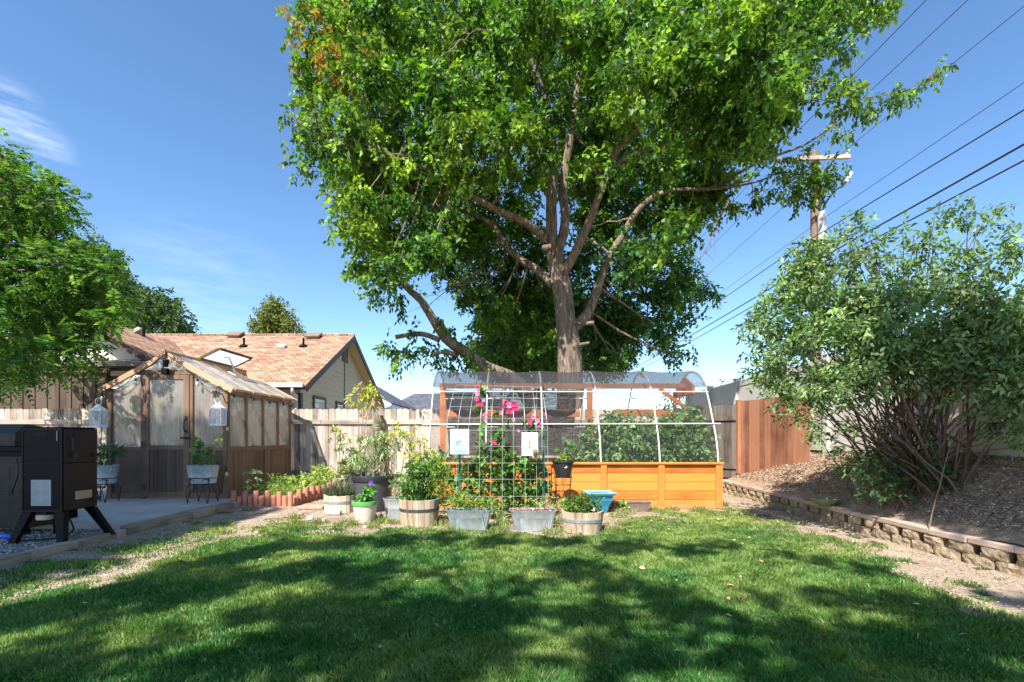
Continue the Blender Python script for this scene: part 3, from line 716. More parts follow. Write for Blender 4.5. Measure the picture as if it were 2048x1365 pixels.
# roof slab
XR0, XR1 = -19.0, -5.6
b = MB(); b.prism([(13.2, 2.66), (RY, RZ), (RY, RZ - .05), (13.2, 2.61)], 0, XR0, XR1); b.prism([(RY, RZ), (2*RY - 13.2, 2.66), (2*RY - 13.2, 2.61), (RY, RZ - .05)], 0, XR0, XR1)
rf = b.build('roof', M['roof'], ht)
b = MB(); b.prism([(13.24, 2.60), (RY, RZ - .055), (RY, RZ - .12), (13.24, 2.53)], 0, XR0, XR1 - .03); b.prism([(RY, RZ - .055), (21.16, 2.60), (21.16, 2.53), (RY, RZ - .12)], 0, XR0, XR1 - .03)
b.build('soffit', M['soffit'], ht)
for s in (0, 1):
    Y0 = 13.2 if s == 0 else 21.2
    b = MB(); b.prism([(Y0, 2.64), (RY, RZ - .01), (RY, RZ - .2), (Y0, 2.45)], 0, XR1 - .028, XR1 + .012); b.build('rake_board', M['fascia'], ht)
b = MB(); b.box(XR0, XR1, 13.14, 13.19, 2.50, 2.60); b.build('fascia_board', M['fascia'], ht)
b = MB(); b.box(XR0, XR1 - .05, 13.04, 13.138, 2.55, 2.67); b.build('gutter', M['gutter'], ht, bevel=.015)
b = MB(); b.tube(smooth_path([(-5.95, 13.1, 2.55), (-5.95, 13.12, 2.42), (-5.98, 13.35, 2.30), (-6.02, 13.5, 2.22), (-6.02, 13.5, 0.1)]), .045, 8); b.build('downspout', M['gutter'], ht, True)
b = MB(); b.tube([(XR0, RY, RZ + .005), (XR1, RY, RZ + .005)], .05, 6); b.build('ridge_cap', M['roof'], ht)
for (y0, y1, z0, z1) in ((14.42, 15.4, 1.35, 2.46), (16.3, 17.1, 1.35, 2.42), (17.5, 18.45, 1.35, 2.16)):
    b = MB()
    for q in ((y0, y1, z1 - .1, z1), (y0, y1, z0, z0 + .1), (y0, y0 + .1, z0 + .1, z1 - .1), (y1 - .1, y1, z0 + .1, z1 - .1)): b.box(WXg + .005, WXg + .05, *q)
    w = b.build('window', M['fascia'], ht)
    b = MB(); k = .1
    for q in ((y0+k, y1-k, z1-k-.05, z1-k), (y0+k, y1-k, z0+k, z0+k+.05), (y0+k, y0+k+.05, z0+k+.05, z1-k-.05), (y1-k-.05, y1-k, z0+k+.05, z1-k-.05)): b.box(WXg + .006, WXg + .035, *q)
    b.build('frame', M['white'], w)
    b = MB(); b.box(WXg + .002, WXg + .018, y0 + .15, y1 - .15, z0 + .15, z1 - .15); b.build('pane', M['glass'], w)
    b = MB(); b.box(WXg + .0185, WXg + .020, y0 + .15 + (y1-y0-.3)*.5, y1 - .15, z0 + .16, z1 - .16); b.build('blind', M['curtain'], w)
b = MB(); b.box(WXg + .006, WXg + .03, 16.92, 17.5, 3.86, 4.46)
v = b.build('gable_vent', M['fascia'], ht)
b = MB()
for k in range(9): b.beam((WXg + .04, 16.97, 3.92 + k*.055), (WXg + .04, 17.45, 3.92 + k*.055), .03, .012)
b.build('louvre', M['rail_grey'], v)
def roofpt(px, py):
    k = (875 - py) / F; Y = 5.70 / (SL - k) if SL > k else 17; return Vector(((px - 1024) / F * Y, Y, CH + k * Y))
for px, py in ((470, 674), (627, 676)):
    p = roofpt(px, py); b = MB(); b.obox(p + Vector((0, 0, .10)), (.5, .4, .07), Matrix.Rotation(math.atan(SL), 3, 'X')); b.obox(p + Vector((0, 0, .04)), (.34, .28, .1), Matrix.Rotation(math.atan(SL), 3, 'X')); b.build('roof_vent', M['tray'], ht, bevel=.01)
for px, py in ((488, 693), (607, 693)):
    p = roofpt(px, py); b = MB(); b.tube([p, p + Vector((0, 0, .28))], .035, 8); b.lathe([(.16, -.03), (.1, .05), (.04, .07)], p, 10); b.build('vent_pipe', M['smoker'], ht)
p = roofpt(563, 696); b = MB(); b.obox(p + Vector((0, 0, .05)), (.28, .25, .08), Matrix.Rotation(math.atan(SL), 3, 'X')); b.build('roof_flashing', M['gutter'], ht, bevel=.01)
p = roofpt(300, 668)
# cross wing at the left with a white gable
b = MB(); AX, AZ = -11.6, 4.5
b.prism([(AX, AZ), (-8.5, AZ - 3.1*.55), (-8.5, AZ - 3.1*.55 - .05), (AX, AZ - .05), (-14.7, AZ - 3.1*.55 - .05), (-14.7, AZ - 3.1*.55)], 1, 12.45, 17.0)
b.build('wing_roof', M['roof_w'], ht)
for s in (-1, 1):
    b = MB(); ex = AX + s*3.1; b.prism([(AX, AZ - .02), (ex, AZ - 3.1*.55 - .02), (ex, AZ - 3.1*.55 - .17), (AX, AZ - .17)], 1, 12.42, 12.46); b.build('rake_board', M['shed'], ht)
b = MB(); z = 2.2
while z < 4.4:
    hw = min(2.85, (AZ - .12 - z - .17) / .55)
    if hw > .1:
        h2 = min(2.85, (AZ - .12 - z) / .55); b.add([(AX - h2, 12.80, z), (AX + h2, 12.80, z), (AX + hw, 12.82, z + .17), (AX - hw, 12.82, z + .17), (AX - h2, 12.9, z), (AX + h2, 12.9, z), (AX + hw, 12.9, z + .17), (AX - hw, 12.9, z + .17)], [(0,1,2,3),(7,6,5,4),(0,4,5,1),(3,2,6,7),(0,3,7,4),(1,5,6,2)])
    z += .17
b.build('wing_gable', M['siding_white'], ht)
b = MB(); b.box(AX - 2.85, AX + 2.85, 12.83, 16, 0, 2.2); b.build('wing_wall', M['siding_white'], ht)
p = Vector((-11.3, 14.6, AZ - .3*.55 + .02)); b = MB(); b.obox(p + Vector((0, 0, .05)), (.3, .25, .08), Matrix.Rotation(-math.atan(.55), 3, 'Y')); b.build('roof_flashing', M['gutter'], ht)
p = Vector((-11.12, 14.6, AZ - .48*.55)); b = MB(); b.tube([p, p + Vector((0, 0, .32))], .04, 8); b.build('vent_pipe', M['smoker'], ht)

t = thing('garden_shed', 'brown board-and-batten shed with low grey roof behind the picket fence', 'shed', (-12.5, 12.2, 0))
b = MB(); b.box(-17, -10.03, 11.95, 12.75, 0, 2.86)
for x in np.arange(-16.9, -10.05, .3): b.box(x - .02, x + .02, 11.93, 11.949, .02, 2.84)
b.build('wall', M['shed'], t)
b = MB(); b.box(-10.02, -9.42, 12.05, 12.74, 0, 2.84); b.build('side_wall', M['shed'], t)
b = MB(); b.beam((-17, 11.9, 2.85), (-9.95, 11.9, 2.85), .05, .1); b.beam((-9.93, 11.98, 2.78), (-9.38, 11.98, 2.78), .05, .12); b.build('beam', M['tanwood'], t)
b = MB(); b.prism([(11.78, 2.93), (12.78, 3.2), (12.78, 3.25), (11.78, 2.98)], 0, -17.2, -9.2); b.build('roof', M['tray'], t)

t = thing('slate_roof_house', 'distant house with blue grey hip roof seen above the picket fence', 'house', (-4, 38, 0), 'houses beyond the fence')
b = MB(); b.box(-9.6, .4, 36.5, 44, 0, 3.1); b.build('wall', M['siding_white'], t)
b = MB(); b.add([(-10.2, 36, 3.0), (1, 36, 3.0), (1, 44.5, 3.0), (-10.2, 44.5, 3.0), (-7.9, 39.2, 4.75), (-1.8, 39.2, 4.75)], [(0, 1, 5, 4), (1, 2, 5), (2, 3, 4, 5), (3, 0, 4)]); b.build('roof', M['slate'], t)
b = MB(); b.tube([(-3.9, 38.2, 4.2), (-3.9, 38.2, 4.8)], .08, 6); b.build('vent_pipe', M['smoker'], t)
t = thing('dark_gable_house', 'distant dark gabled roof with white eave board beside the beige house', 'house', (-9, 30, 0), 'houses beyond the fence')
b = MB(); b.box(-13.5, -7.3, 27.0, 34, 0, 2.9); b.build('wall', M['siding'], t)
b = MB(); b.prism([(-13.9, 2.7), (-9.6, 4.85), (-6.6, 3.1), (-6.6, 3.0), (-9.6, 4.72), (-13.9, 2.55)], 1, 26.4, 34.5); b.build('roof', M['slate'], t)
b = MB(); b.beam((-9.6, 26.36, 4.55), (-6.6, 26.36, 2.95), .06, .14); b.build('eave_board', M['white'], t)

# ============================================================ greenhouse
G0, G1, GY0, GY1 = -7.13, -5.0, 8.5, 10.96; GZ = .12; GP0 = -6.065; EZ = 2.08; PZ = 2.66
gt = thing('greenhouse', 'small brown wooden greenhouse with milky panels and an open roof vent', 'greenhouse', (-6.06, 9.7, GZ))
def roofz(x): return PZ - abs(x - GP0) / (G1 - GP0) * (PZ - EZ)
b = MB(); pw = .085
for x in (G0, G1 - pw):
    for y in (GY0, GY1 - pw): b.box(x, x + pw, y, y + pw, GZ, EZ - .02)
for x in (-6.535, -5.67): b.box(x, x + .055, GY0 + .005, GY0 + .08, GZ, 2.30)
b.build('post', M['gh_wood'], gt, bevel=.004)
b = MB()
b.box(G0 + pw, -6.536, GY0 + .01, GY0 + .07, .96, 1.03); b.box(-5.614, G1 - pw, GY0 + .01, GY0 + .07, .96, 1.03)
b.box(G0 + pw, -6.536, GY0 + .01, GY0 + .07, GZ, GZ + .1); b.box(-5.614, G1 - pw, GY0 + .01, GY0 + .07, GZ, GZ + .1)
b.box(-6.62, -5.54, GY0 - .005, GY0 + .07, 2.302, 2.38)
for s in (0, 1):
    x = G1 - .06 if s else G0; x1 = x + .06
    b.box(x, x1, GY0 + pw, GY1 - pw, .94, 1.03); b.box(x, x1, GY0 + pw, GY1 - pw, GZ, GZ + .08)
    b.box(x, x1, GY0 + pw, GY1 - pw, EZ - .13, EZ - .03)
b.box(G0 + pw, G1 - pw, GY1 - .06, GY1, .96, 1.03); b.box(G0 + pw, G1 - pw, GY1 - .06, GY1, EZ - .1, EZ - .02)
b.build('rail', M['gh_wood'], gt, bevel=.004)
for k in range(1, 4):
    y = GY0 + (GY1 - GY0) * k / 4
    b = MB(); b.box(G1 - .052, G1 + .004, y - .03, y + .03, 1.031, EZ - .131); b.build('stud', M['gh_wood'], gt, bevel=.003)
    b = MB(); b.box(G0 + .001, G0 + .05, y - .03, y + .03, 1.031, EZ - .131); b.build('stud', M['gh_wood'], gt, bevel=.003)
y = (GY0 + GY1) / 2 + .08; b = MB(); b.box(G1 - .052, G1 + .006, y - .035, y + .035, GZ + .081, .939)
b.build('stud', M['gh_wood'], gt, bevel=.003)
# gable rafters and roof rafters
b = MB()
OV = .10
for y in (GY0 - .02, GY1 + .02):
    for s in (-1, 1):
        ex = GP0 + s * (1.065 + OV); b.beam((GP0, y, PZ - .01), (ex, y, PZ - .01 - (1.065 + OV) * .545), .05, .09)
for k in (1, 2, 3):
    y = GY0 + (GY1 - GY0) * k / 4
    for s in (-1, 1):
        ex = GP0 + s * (1.065 + OV*.6); b.beam((GP0, y, PZ + .0), (ex, y, PZ - (1.065 + OV*.6) * .545), .04, .06)
b.beam((GP0, GY0 - .05, PZ + .01), (GP0, GY1 + .05, PZ + .01), .05, .10)
b.build('rafter', M['tanwood'], gt, bevel=.003)
b = MB()
for s in (-1, 1):
    ex = GP0 + s * (1.065 + OV); z = PZ - (1.065 + OV) * .545
    b.beam((ex, GY0 - .03, z + .015), (ex, GY1 + .03, z + .015), .03, .035)
    for k in range(5):
        y = GY0 + .02 + (GY1 - GY0 - .04) * k / 4; b.beam((ex - s*.12, y, z + .10), (ex + s*.03, y, z - .0), .035, .04)
b.build('eave_trim', M['tanwood'], gt)
for s in (-1, 1):
    for k in range(4):
        if s == 1 and k in (2,): pass
        y0 = GY0 + (GY1 - GY0) * k / 4 + .03; y1 = GY0 + (GY1 - GY0) * (k + 1) / 4 - .03
        xs = GP0 + s * (.42 if (s == 1 and k in (2, 3)) else .04); ex = GP0 + s * (1.065 + OV*.7)
        zf = lambda x: PZ + .03 - abs(x - GP0) * .545
        b = MB(); b.add([(xs, y0, zf(xs)), (ex, y0, zf(ex)), (ex, y1, zf(ex)), (xs, y1, zf(xs)), (xs, y0, zf(xs)-.006), (ex, y0, zf(ex)-.006), (ex, y1, zf(ex)-.006), (xs, y1, zf(xs)-.006)], [(0,1,2,3),(7,6,5,4),(0,4,5,1),(1,5,6,2),(2,6,7,3),(3,7,4,0)])
        b.build('roof_pane', M['poly_roof'], gt)
# glazing
def pane(x0, x1, y0, y1, z0, z1, name='wall_pane'):
    b = MB(); b.box(x0, x1, y0, y1, z0, z1); return b.build(name, M['poly'], gt)
def gpane(x0, x1, y, name='wall_pane'):
    zt = lambda x: min(roofz(x) - .10, 9)
    b = MB(); b.prism([(x0, 1.03), (x1, 1.03), (x1, zt(x1)), (x0, zt(x0))], 1, y, y + .006); return b.build(name, M['poly'], gt)
gpane(G0 + pw, -6.536, GY0 + .035); gpane(-5.614, G1 - pw, GY0 + .035)
b = MB(); b.prism([(-6.52, 2.38), (-5.61, 2.38), (-5.7, 2.40), (GP0, PZ - .08), (-6.43, 2.40)], 1, GY0 + .035, GY0 + .041); b.build('gable_pane', M['poly'], gt)
b = MB(); b.prism([(G0 + .06, 1.03), (G1 - .06, 1.03), (G1 - .06, EZ - .1), (GP0, PZ - .08), (G0 + .06, EZ - .1)], 1, GY1 - .03, GY1 - .024); b.build('back_pane', M['poly'], gt)
for s in (0, 1):
    for k in range(4):
        y0 = GY0 + (GY1 - GY0) * k / 4 + .03; y1 = GY0 + (GY1 - GY0) * (k+1) / 4 - .03
        if k == 0: y0 = GY0 + pw
        if k == 3: y1 = GY1 - pw
        x = G1 - .03 if s else G0 + .03; pane(x, x + .006, y0, y1, 1.03, EZ - .13)
# lower panels
for (a, c) in ((G0 + pw, -6.536), (-5.614, G1 - pw)):
    b = MB(); b.box(a, c, GY0 + .03, GY0 + .045, GZ + .1, .96); b.build('lower_panel', M['gh_panel'], gt)
b = MB(); b.box(G0 + pw, G1 - pw, GY1 - .04, GY1 - .02, GZ, .96); b.build('lower_panel', M['gh_panel'], gt)
for (a, c) in ((GY0 + pw, (GY0+GY1)/2 + .045), ((GY0+GY1)/2 + .115, GY1 - pw)):
    k = int((c - a) / .075); b = MB()
    for i in range(k):
        p = a + (c - a) * i / k; q = a + (c - a) * (i + .93) / k
        b.box(G1 - .04, G1 - .022, p, q, GZ + .08, .94); 
    b.box(G1 - .045, G1 - .035, a, c, GZ + .08, .94); b.build('side_panel', M['gh_side'], gt)
b = MB(); b.box(G0 + .03, G0 + .05, GY0 + pw, GY1 - pw, GZ, .94)
b.build('side_panel', M['gh_side'], gt)
# door
b = MB(); dx0, dx1 = -6.478, -5.672; dz0, dz1 = GZ + .03, 2.298; dy = GY0 - .01
b.box(dx0, dx0 + .10, dy, dy + .045, dz0, dz1); b.box(dx1 - .10, dx1, dy, dy + .045, dz0, dz1)
b.box(dx0 + .10, dx1 - .10, dy + .002, dy + .043, dz1 - .08, dz1); b.box(dx0 + .10, dx1 - .10, dy + .002, dy + .043, .98, 1.06); b.box(dx0 + .10, dx1 - .10, dy + .002, dy + .043, dz0, dz0 + .09)
dr = b.build('door', M['gh_wood'], gt, bevel=.004)
b = MB(); k = 8
for i in range(k):
    p = dx0 + .10 + (dx1 - dx0 - .2) * i / k; b.box(p + .002, p + (dx1-dx0-.2)/k - .002, dy + .015, dy + .03, dz0 + .09, .98)
b.build('door_panel', M['gh_panel'], dr)
b = MB(); b.box(dx0 + .10, dx1 - .10, dy + .018, dy + .024, 1.06, dz1 - .08); b.build('door_pane', M['poly'], dr)
b = MB()
for z in (2.17, 1.08, .32): b.box(dx0 - .03, dx0 + .035, dy - .008, dy - .001, z - .055, z + .055)
b.build('hinge', M['iron'], dr)
b = MB(); b.tube(smooth_path([(dx1 - .045, dy - .01, 1.52), (dx1 - .05, dy - .05, 1.50), (dx1 - .05, dy - .06, 1.40), (dx1 - .05, dy - .05, 1.33), (dx1 - .045, dy - .01, 1.30)]), .011, 8)
b.box(dx1 - .065, dx1 - .03, dy - .012, dy - .001, 1.50, 1.57); b.box(dx1 - .065, dx1 - .03, dy - .012, dy - .001, 1.27, 1.32)
b.tube([(dx1 - .05, dy, 1.19), (dx1 - .05, dy - .05, 1.19)], .022, 10); b.tube([(dx1 - .11, dy - .05, 1.19), (dx1 + .05, dy - .05, 1.19)], .014, 8); b.build('handle', M['iron'], dr, True)
# open roof vent
ang = math.atan2(.20, .36)
def vp(u, y): return Vector((GP0 + .03 + u * math.cos(.45), y, PZ + .07 + u * math.sin(.45)))
V0, V1, VL = 9.35, 10.50, .42
b = MB(); b.beam(vp(0, V0), vp(0, V1), .045, .04); b.beam(vp(VL, V0), vp(VL, V1), .045, .04)
b.beam(vp(.025, V0), vp(VL - .025, V0), .045, .04); b.beam(vp(.025, V1), vp(VL - .025, V1), .045, .04)
vt = b.build('roof_vent', M['shed'], gt)
b = MB(); b.add([vp(.02, V0+.02), vp(VL-.02, V0+.02), vp(VL-.02, V1-.02), vp(.02, V1-.02)] + [q - Vector((0, 0, .006)) for q in (vp(.02, V0+.02), vp(VL-.02, V0+.02), vp(VL-.02, V1-.02), vp(.02, V1-.02))], [(0,1,2,3),(7,6,5,4),(0,4,5,1),(1,5,6,2),(2,6,7,3),(3,7,4,0)]); b.build('vent_pane', M['poly_roof'], vt)
b = MB(); q = vp(VL*.6, (V0+V1)/2); b.tube([q, (GP0 + .42, q.y, PZ - .19)], .016, 8); b.tube([q, (q.x, q.y - .16, q.z - .03)], .01, 6); b.build('vent_opener', M['galv'], vt)
# ============================================================ raised bed and hoop house
BX0, BX1, BY0, BY1, BZ = -1.42, 3.51, 8.11, 10.72, .775
t = thing('raised_garden_bed', 'long orange cedar raised bed of stacked boards under the netted hoops', 'raised bed', (1.0, 9.4, 0))
rows = 5; rh = (BZ - .03) / rows
for i in range(rows):
    z0 = i * rh + .004; z1 = (i + 1) * rh - .002
    for (a, c) in ((BX0 + .02, .55), (.553, BX1 - .02)):
        b = MB(); b.box(a, c, BY0 + .0 + random.uniform(-.003, .003), BY0 + .04, z0, z1); b.build('side_board', M['cedar'], t, bevel=.004)
    for x in (BX0, BX1 - .04):
        b = MB(); b.box(x, x + .04, BY0 + .042, BY1, z0, z1); b.build('end_board', M['cedar_post'], t)
b = MB(); b.box(BX0, BX1, BY1, BY1 + .04, 0, BZ - .03); b.build('back_board', M['cedar'], t)
for px in (862, 985, 1096, 1207, 1322, 1437):
    x = (px - 1024) / F * BY0; w = .05 if px < 1400 else .055
    b = MB(); b.box(x - w, x + w, BY0 - .035, BY0 - .004, 0, BZ - .035); b.mi = 1
    for q in range(5):
        for sx in (-.02, .02): b.tube([(x + sx, BY0 - .0385, q * rh + rh/2), (x + sx, BY0 - .034, q * rh + rh/2)], .005, 6)
    b.build('post', [M['cedar_post'], M['iron']], t)
b = MB(); b.box(BX0 - .04, BX1 + .03, BY0 - .05, BY0 + .08, BZ - .028, BZ + .006); b.build('top_rail', M['cedar'], t, bevel=.004)
b = MB(); b.box(BX0 + .041, BX1 - .041, BY0 + .081, BY1 - .01, .5, BZ - .06); b.build('soil', M['soil'], t)

RIB = [(8.11,.79),(8.17,1.1),(8.30,1.42),(8.58,1.98),(8.92,2.32),(9.4,2.46),(9.88,2.32),(10.22,1.98),(10.5,1.42),(10.63,1.1),(10.69,.79)]
RIBS = smooth_path([(0, y, z) for y, z in RIB], 4)
ht2 = thing('hoop_house', 'white pipe hoop house with dark shade netting above the orange bed', 'hoop house', (1.0, 9.4, BZ))
RX = [-1.40, -.44, .52, 1.49, 2.48, 3.46]
for x in RX:
    b = MB(); b.tube([(x, p.y, p.z) for p in RIBS], .0145, 10); b.build('rib', M['pvc'], ht2, True)
for y, z, e in ((8.60, 2.01, 0), (8.30, 1.42, .09), (10.20, 2.01, 0), (10.5, 1.42, 0)):
    b = MB(); b.tube([(RX[0] - .04 - e, y - .022, z), (RX[-1] + .02 + e, y - .022, z + random.uniform(-.015, .015))], .011, 8); b.build('purlin', M['pvc'], ht2, True)
def sheet(pts, x0, x1, nx, wob, mat, name):
    xs = np.linspace(x0, x1, nx); V = []
    for i, x in enumerate(xs):
        u = (x - RX[0]) / .97; sag = abs(math.sin(u * math.pi))
        for p in pts:
            k = wob * sag
            V.append((x, p[1] + (9.4 - p[1]) * k * .10 + random.uniform(-.003, .003), p[2] - k * .03 * (p[2] > 1.6) + random.uniform(-.003, .003)))
    n = len(pts); Fc = [[i*n+j, (i+1)*n+j, (i+1)*n+j+1, i*n+j+1] for i in range(nx - 1) for j in range(n - 1)]
    return np_mesh(name, np.array(V), np.array(Fc), mat, ht2, smooth=True)
pr = [(0, p.y, p.z) for p in RIBS]
c = [(0, 9.4 + (p[1] - 9.4) * 1.018, .79 + (p[2] - .79) * 1.012 + .008) for p in pr]
front = [p for p in c if p[1] <= 9.42]; back = [p for p in c if p[1] >= 9.38]
sheet([p for p in front if p[2] < 2.22], RX[0] - .02, RX[-1] + .03, 61, 1, M['net'], 'front_net'); sheet([p for p in front if p[2] > 2.05], RX[0] - .02, RX[-1] + .03, 61, 1, M['net_roof'], 'roof_net')
sheet([p for p in back if p[2] > 2.22], RX[0] - .02, RX[-1] + .03, 41, 1, M['net_roof'], 'roof_net')
sheet([p for p in back if p[2] <= 2.24], RX[0] - .02, 1.35, 31, 1, M['net_dark'], 'back_net')
sheet([p for p in back if p[2] <= 1.50], 1.35, RX[-1] + .03, 21, 1, M['net_dark'], 'back_net')
for x in (RX[0] - .015, RX[-1] + .025):
    n = len(c); V = [(x, p[1], p[2]) for p in c]; me = MB(); me.add(V, [tuple(range(n))]); me.build('end_net', M['net'], ht2)
def fb(a, c_, w, h, name='frame_beam', mat='cedar_frame'):
    b = MB(); b.beam(a, c_, w, h); return b.build(name, M[mat], ht2, bevel=.004)
fb((RX[0], 9.35, 2.19), (RX[-1] - .05, 9.35, 2.19), .045, .10)
fb((RX[0], 10.35, 1.71), (1.45, 10.35, 1.71), .04, .15); fb((2.15, 10.3, 1.72), (3.5, 10.3, 1.72), .04, .15)
for x, y, zt in ((1.50, 9.34, 2.14), (-1.33, 9.34, 2.14), (3.33, 9.9, 2.1), (3.20, 9.5, 2.1)):
    fb((x, y, .6), (x, y, zt), .11 if x < 3 else .06, .05, 'frame_post')
b = MB(); b.prism([(8.9, 2.0), (9.9, 2.0), (9.9, 2.16), (9.4, 2.38), (8.95, 2.16)], 0, 3.34, 3.38); b.build('gable_board', M['cedar_frame'], ht2)
fb((2.85, 9.35, 2.14), (3.38, 9.35, 1.75), .04, .07)

# tomato plants inside
TG = [(.13, .25, .07), (.18, .32, .10), (.26, .40, .16), (.08, .17, .055)]
def tomato(lobes, label, stems):
    c0 = Vector(lobes[0][0]); t = thing('tomato_plant', label, 'plant', (c0.x, c0.y, .72), 'tomato plants in the raised bed')
    foliage('foliage', lobes, 7, .10, .062, 800, TG, M['leaf'], t, droop=.45, shell=.5, twig=.20)
    b = MB()
    for s in stems:
        b.tube(curve((c0.x + random.uniform(-.1, .1), c0.y, .70), s, (random.uniform(-.1, .1), 0, .1), 6), lerp_r(.011, .004, 6), 6)
    b.build('stem', M['green_stem'], t, True)
def lb(px, py, r, Y, k=1, fl=None): return (P(px, py, Y), r / F * Y, fl, k)
Yt = 8.75
tomato([lb(1140, 910, 16, Yt), lb(1125, 900, 10, Yt), lb(1165, 905, 18, Yt), lb(1150, 890, 13, Yt)], 'low bushy tomato plant beside the inner wooden post', [P(1150, 880, Yt)])
tomato([lb(1200, 900, 26, Yt), lb(1190, 875, 20, Yt), lb(1215, 865, 20, Yt), lb(1205, 850, 14, Yt)], 'tomato plant growing just right of the inner post', [P(1205, 845, Yt), P(1190, 860, Yt)])
tomato([lb(1250, 895, 30, Yt), lb(1240, 862, 24, Yt), lb(1232, 840, 16, Yt), lb(1228, 826, 11, Yt), lb(1262, 850, 16, Yt)], 'tall tomato plant reaching up behind the third white rib', [P(1230, 822, Yt), P(1262, 842, Yt)])
tomato([lb(1295, 900, 26, Yt), lb(1290, 875, 20, Yt), lb(1285, 852, 16, Yt)], 'tomato plant filling the gap left of the fourth white rib', [P(1285, 845, Yt)])
tomato([lb(1335, 895, 30, Yt), lb(1338, 862, 24, Yt), lb(1322, 846, 18, Yt), lb(1345, 838, 16, Yt)], 'tomato plant with foliage arching right of the fourth rib', [P(1322, 838, Yt), P(1345, 832, Yt)])
tomato([lb(1378, 895, 30, Yt), lb(1380, 862, 26, Yt), lb(1372, 838, 18, Yt), lb(1383, 826, 12, Yt)], 'tallest tomato plant near the right end of the bed', [P(1383, 818, Yt), P(1370, 830, Yt)])
tomato([lb(1412, 905, 16, Yt - .2), lb(1408, 885, 18, Yt - .2), lb(1418, 898, 9, Yt - .3)], 'small tomato plant pressed against the right end netting', [P(1408, 872, Yt - .2)])
tomato([lb(880, 915, 13, Yt), lb(895, 908, 10, Yt)], 'small green plant in the bed left corner behind netting', [P(885, 900, Yt)])

# ============================================================ pots and planters
def fol(parent, lobes, cols, Lf=.05, Wf=.022, dens=420, per=6, droop=.3, shell=.6, twig=.1, mat='leaf', name='foliage', jit=.2):
    return foliage(name, lobes, per, Lf*1.12, Wf*1.2, dens*1.9, cols, M[mat], parent, droop, shell, twig, jit)
def soil_disc(t, c, r, z, sx=1, sy=1):
    b = MB(); b.lathe([(r, z - .03), (r, z), (r*.6, z + .012), (0.001, z + .02)], c, 20, sx, sy); b.build('soil', M['soil'], t)
def stems_to(t, base, tips, r0=.008, r1=.003, mat='green_stem', name='stem', bend=.06, spread=.05):
    b = MB()
    for s in tips:
        a = Vector(base) + Vector((random.uniform(-spread, spread), random.uniform(-spread, spread), 0))
        b.tube(curve(a, s, (random.uniform(-bend, bend), random.uniform(-bend, bend), .03), 6), lerp_r(r0, r1, 6), 6)
    return b.build(name, M[mat], t, True)
def half_barrel(label, px, Y, r, h, mat='barrel', hoop='hoop', hz=(.62,), name='barrel_planter', taper=.86):
    X = (px - 1024) / F * Y; c = Vector((X, Y, 0)); t = thing(name, label, 'planter', c, 'half barrel planters on the ground')
    n = 22; b = MB()
    for i in range(n):
        a0 = 2*math.pi*(i + .03) / n; a1 = 2*math.pi*(i + .97) / n; dz = random.uniform(-.006, .004); vs = []
        for z, rr in ((0, r*taper), (h*.5, r*.955), (h + dz, r)):
            for a in (a0, a1):
                vs.append(c + Vector((math.cos(a)*rr, math.sin(a)*rr, z)))
            for a in (a1, a0):
                vs.append(c + Vector((math.cos(a)*(rr-.022), math.sin(a)*(rr-.022), z)))
        fs = []
        for k in (0, 4): fs += [(k+0,k+1,k+5,k+4),(k+1,k+2,k+6,k+5),(k+2,k+3,k+7,k+6),(k+3,k+0,k+4,k+7)]
        fs += [(3,2,1,0),(8,9,10,11)]; b.add(vs, fs)
    b.build('staves', M[mat], t)
    for f in hz:
        rr = r*taper + (r - r*taper) * (f if f > .5 else f) ; rr = np.interp(f, [0, .5, 1], [r*taper, r*.955, r]) + .003
        b = MB(); b.lathe([(rr - .008, h*f - .02), (rr, h*f - .02), (rr + .003, h*f + .02), (rr - .006, h*f + .02)], c, 44, cap0=False); b.build('hoop_band', M[hoop], t, True)
    soil_disc(t, c, r - .03, h - .035); return t, c
G1c = [(.07, .17, .03), (.10, .22, .04), (.05, .11, .03), (.14, .26, .06)]
G2c = [(.22, .31, .13), (.28, .36, .18), (.14, .22, .09), (.36, .40, .24)]
LIME = [(.24, .36, .06), (.30, .40, .08), (.16, .28, .05), (.36, .42, .12)]
GREYG = [(.16, .19, .12), (.22, .25, .17), (.11, .14, .085)]
t, c = half_barrel('brown half barrel with a leafy green bush, dark hoop, stone leaning on it', 839, 6.60, .275, .37)
fol(t, [(c + Vector((0, 0, .55)), .24), (c + Vector((-.12, 0, .75)), .16), (c + Vector((.12, .02, .70)), .18), (c + Vector((.0, .05, .88)), .14), (c + Vector((.18, -.05, .5)), .13), (c + Vector((-.17, -.05, .52)), .13)], G1c, .085, .03, 420, 6, .4)
stems_to(t, c + Vector((0, 0, .34)), [c + Vector((random.uniform(-.2, .2), random.uniform(-.1, .1), random.uniform(.6, 1.0))) for i in range(16)])
t, c = half_barrel('half barrel with low herbs and zinc band between steel trough and turquoise pot', 1164, 6.20, .27, .265, 'barrel', 'hoop_pale', (.60,))
fol(t, [(c + Vector((-.10, 0, .34)), .12), (c + Vector((.12, -.03, .33)), .13), (c + Vector((0, .05, .38)), .10)], G1c, .035, .022, 1500, 6, .1, .6, .05)
fol(t, [(c + Vector((-.16, .02, .33)), .09)], LIME, .03, .02, 1500, 6, .1, .6, .05)
t, c = half_barrel('small bleached half barrel of lavender beside the big black pot', 680, 7.83, .25, .275, 'barrel_pale', 'hoop_pale', (.60,), taper=.97)
b_ = []
n = 520; ang = rng.uniform(0, 6.28, n); rr = .2 * np.sqrt(rng.random(n)); B = np.stack([c.x + np.cos(ang)*rr, c.y + np.sin(ang)*rr, .25 + 0*rr], 1)
A = np.stack([np.cos(ang)*rr*3 + rng.normal(size=n)*.25, np.sin(ang)*rr*3 + rng.normal(size=n)*.25, np.ones(n)], 1)
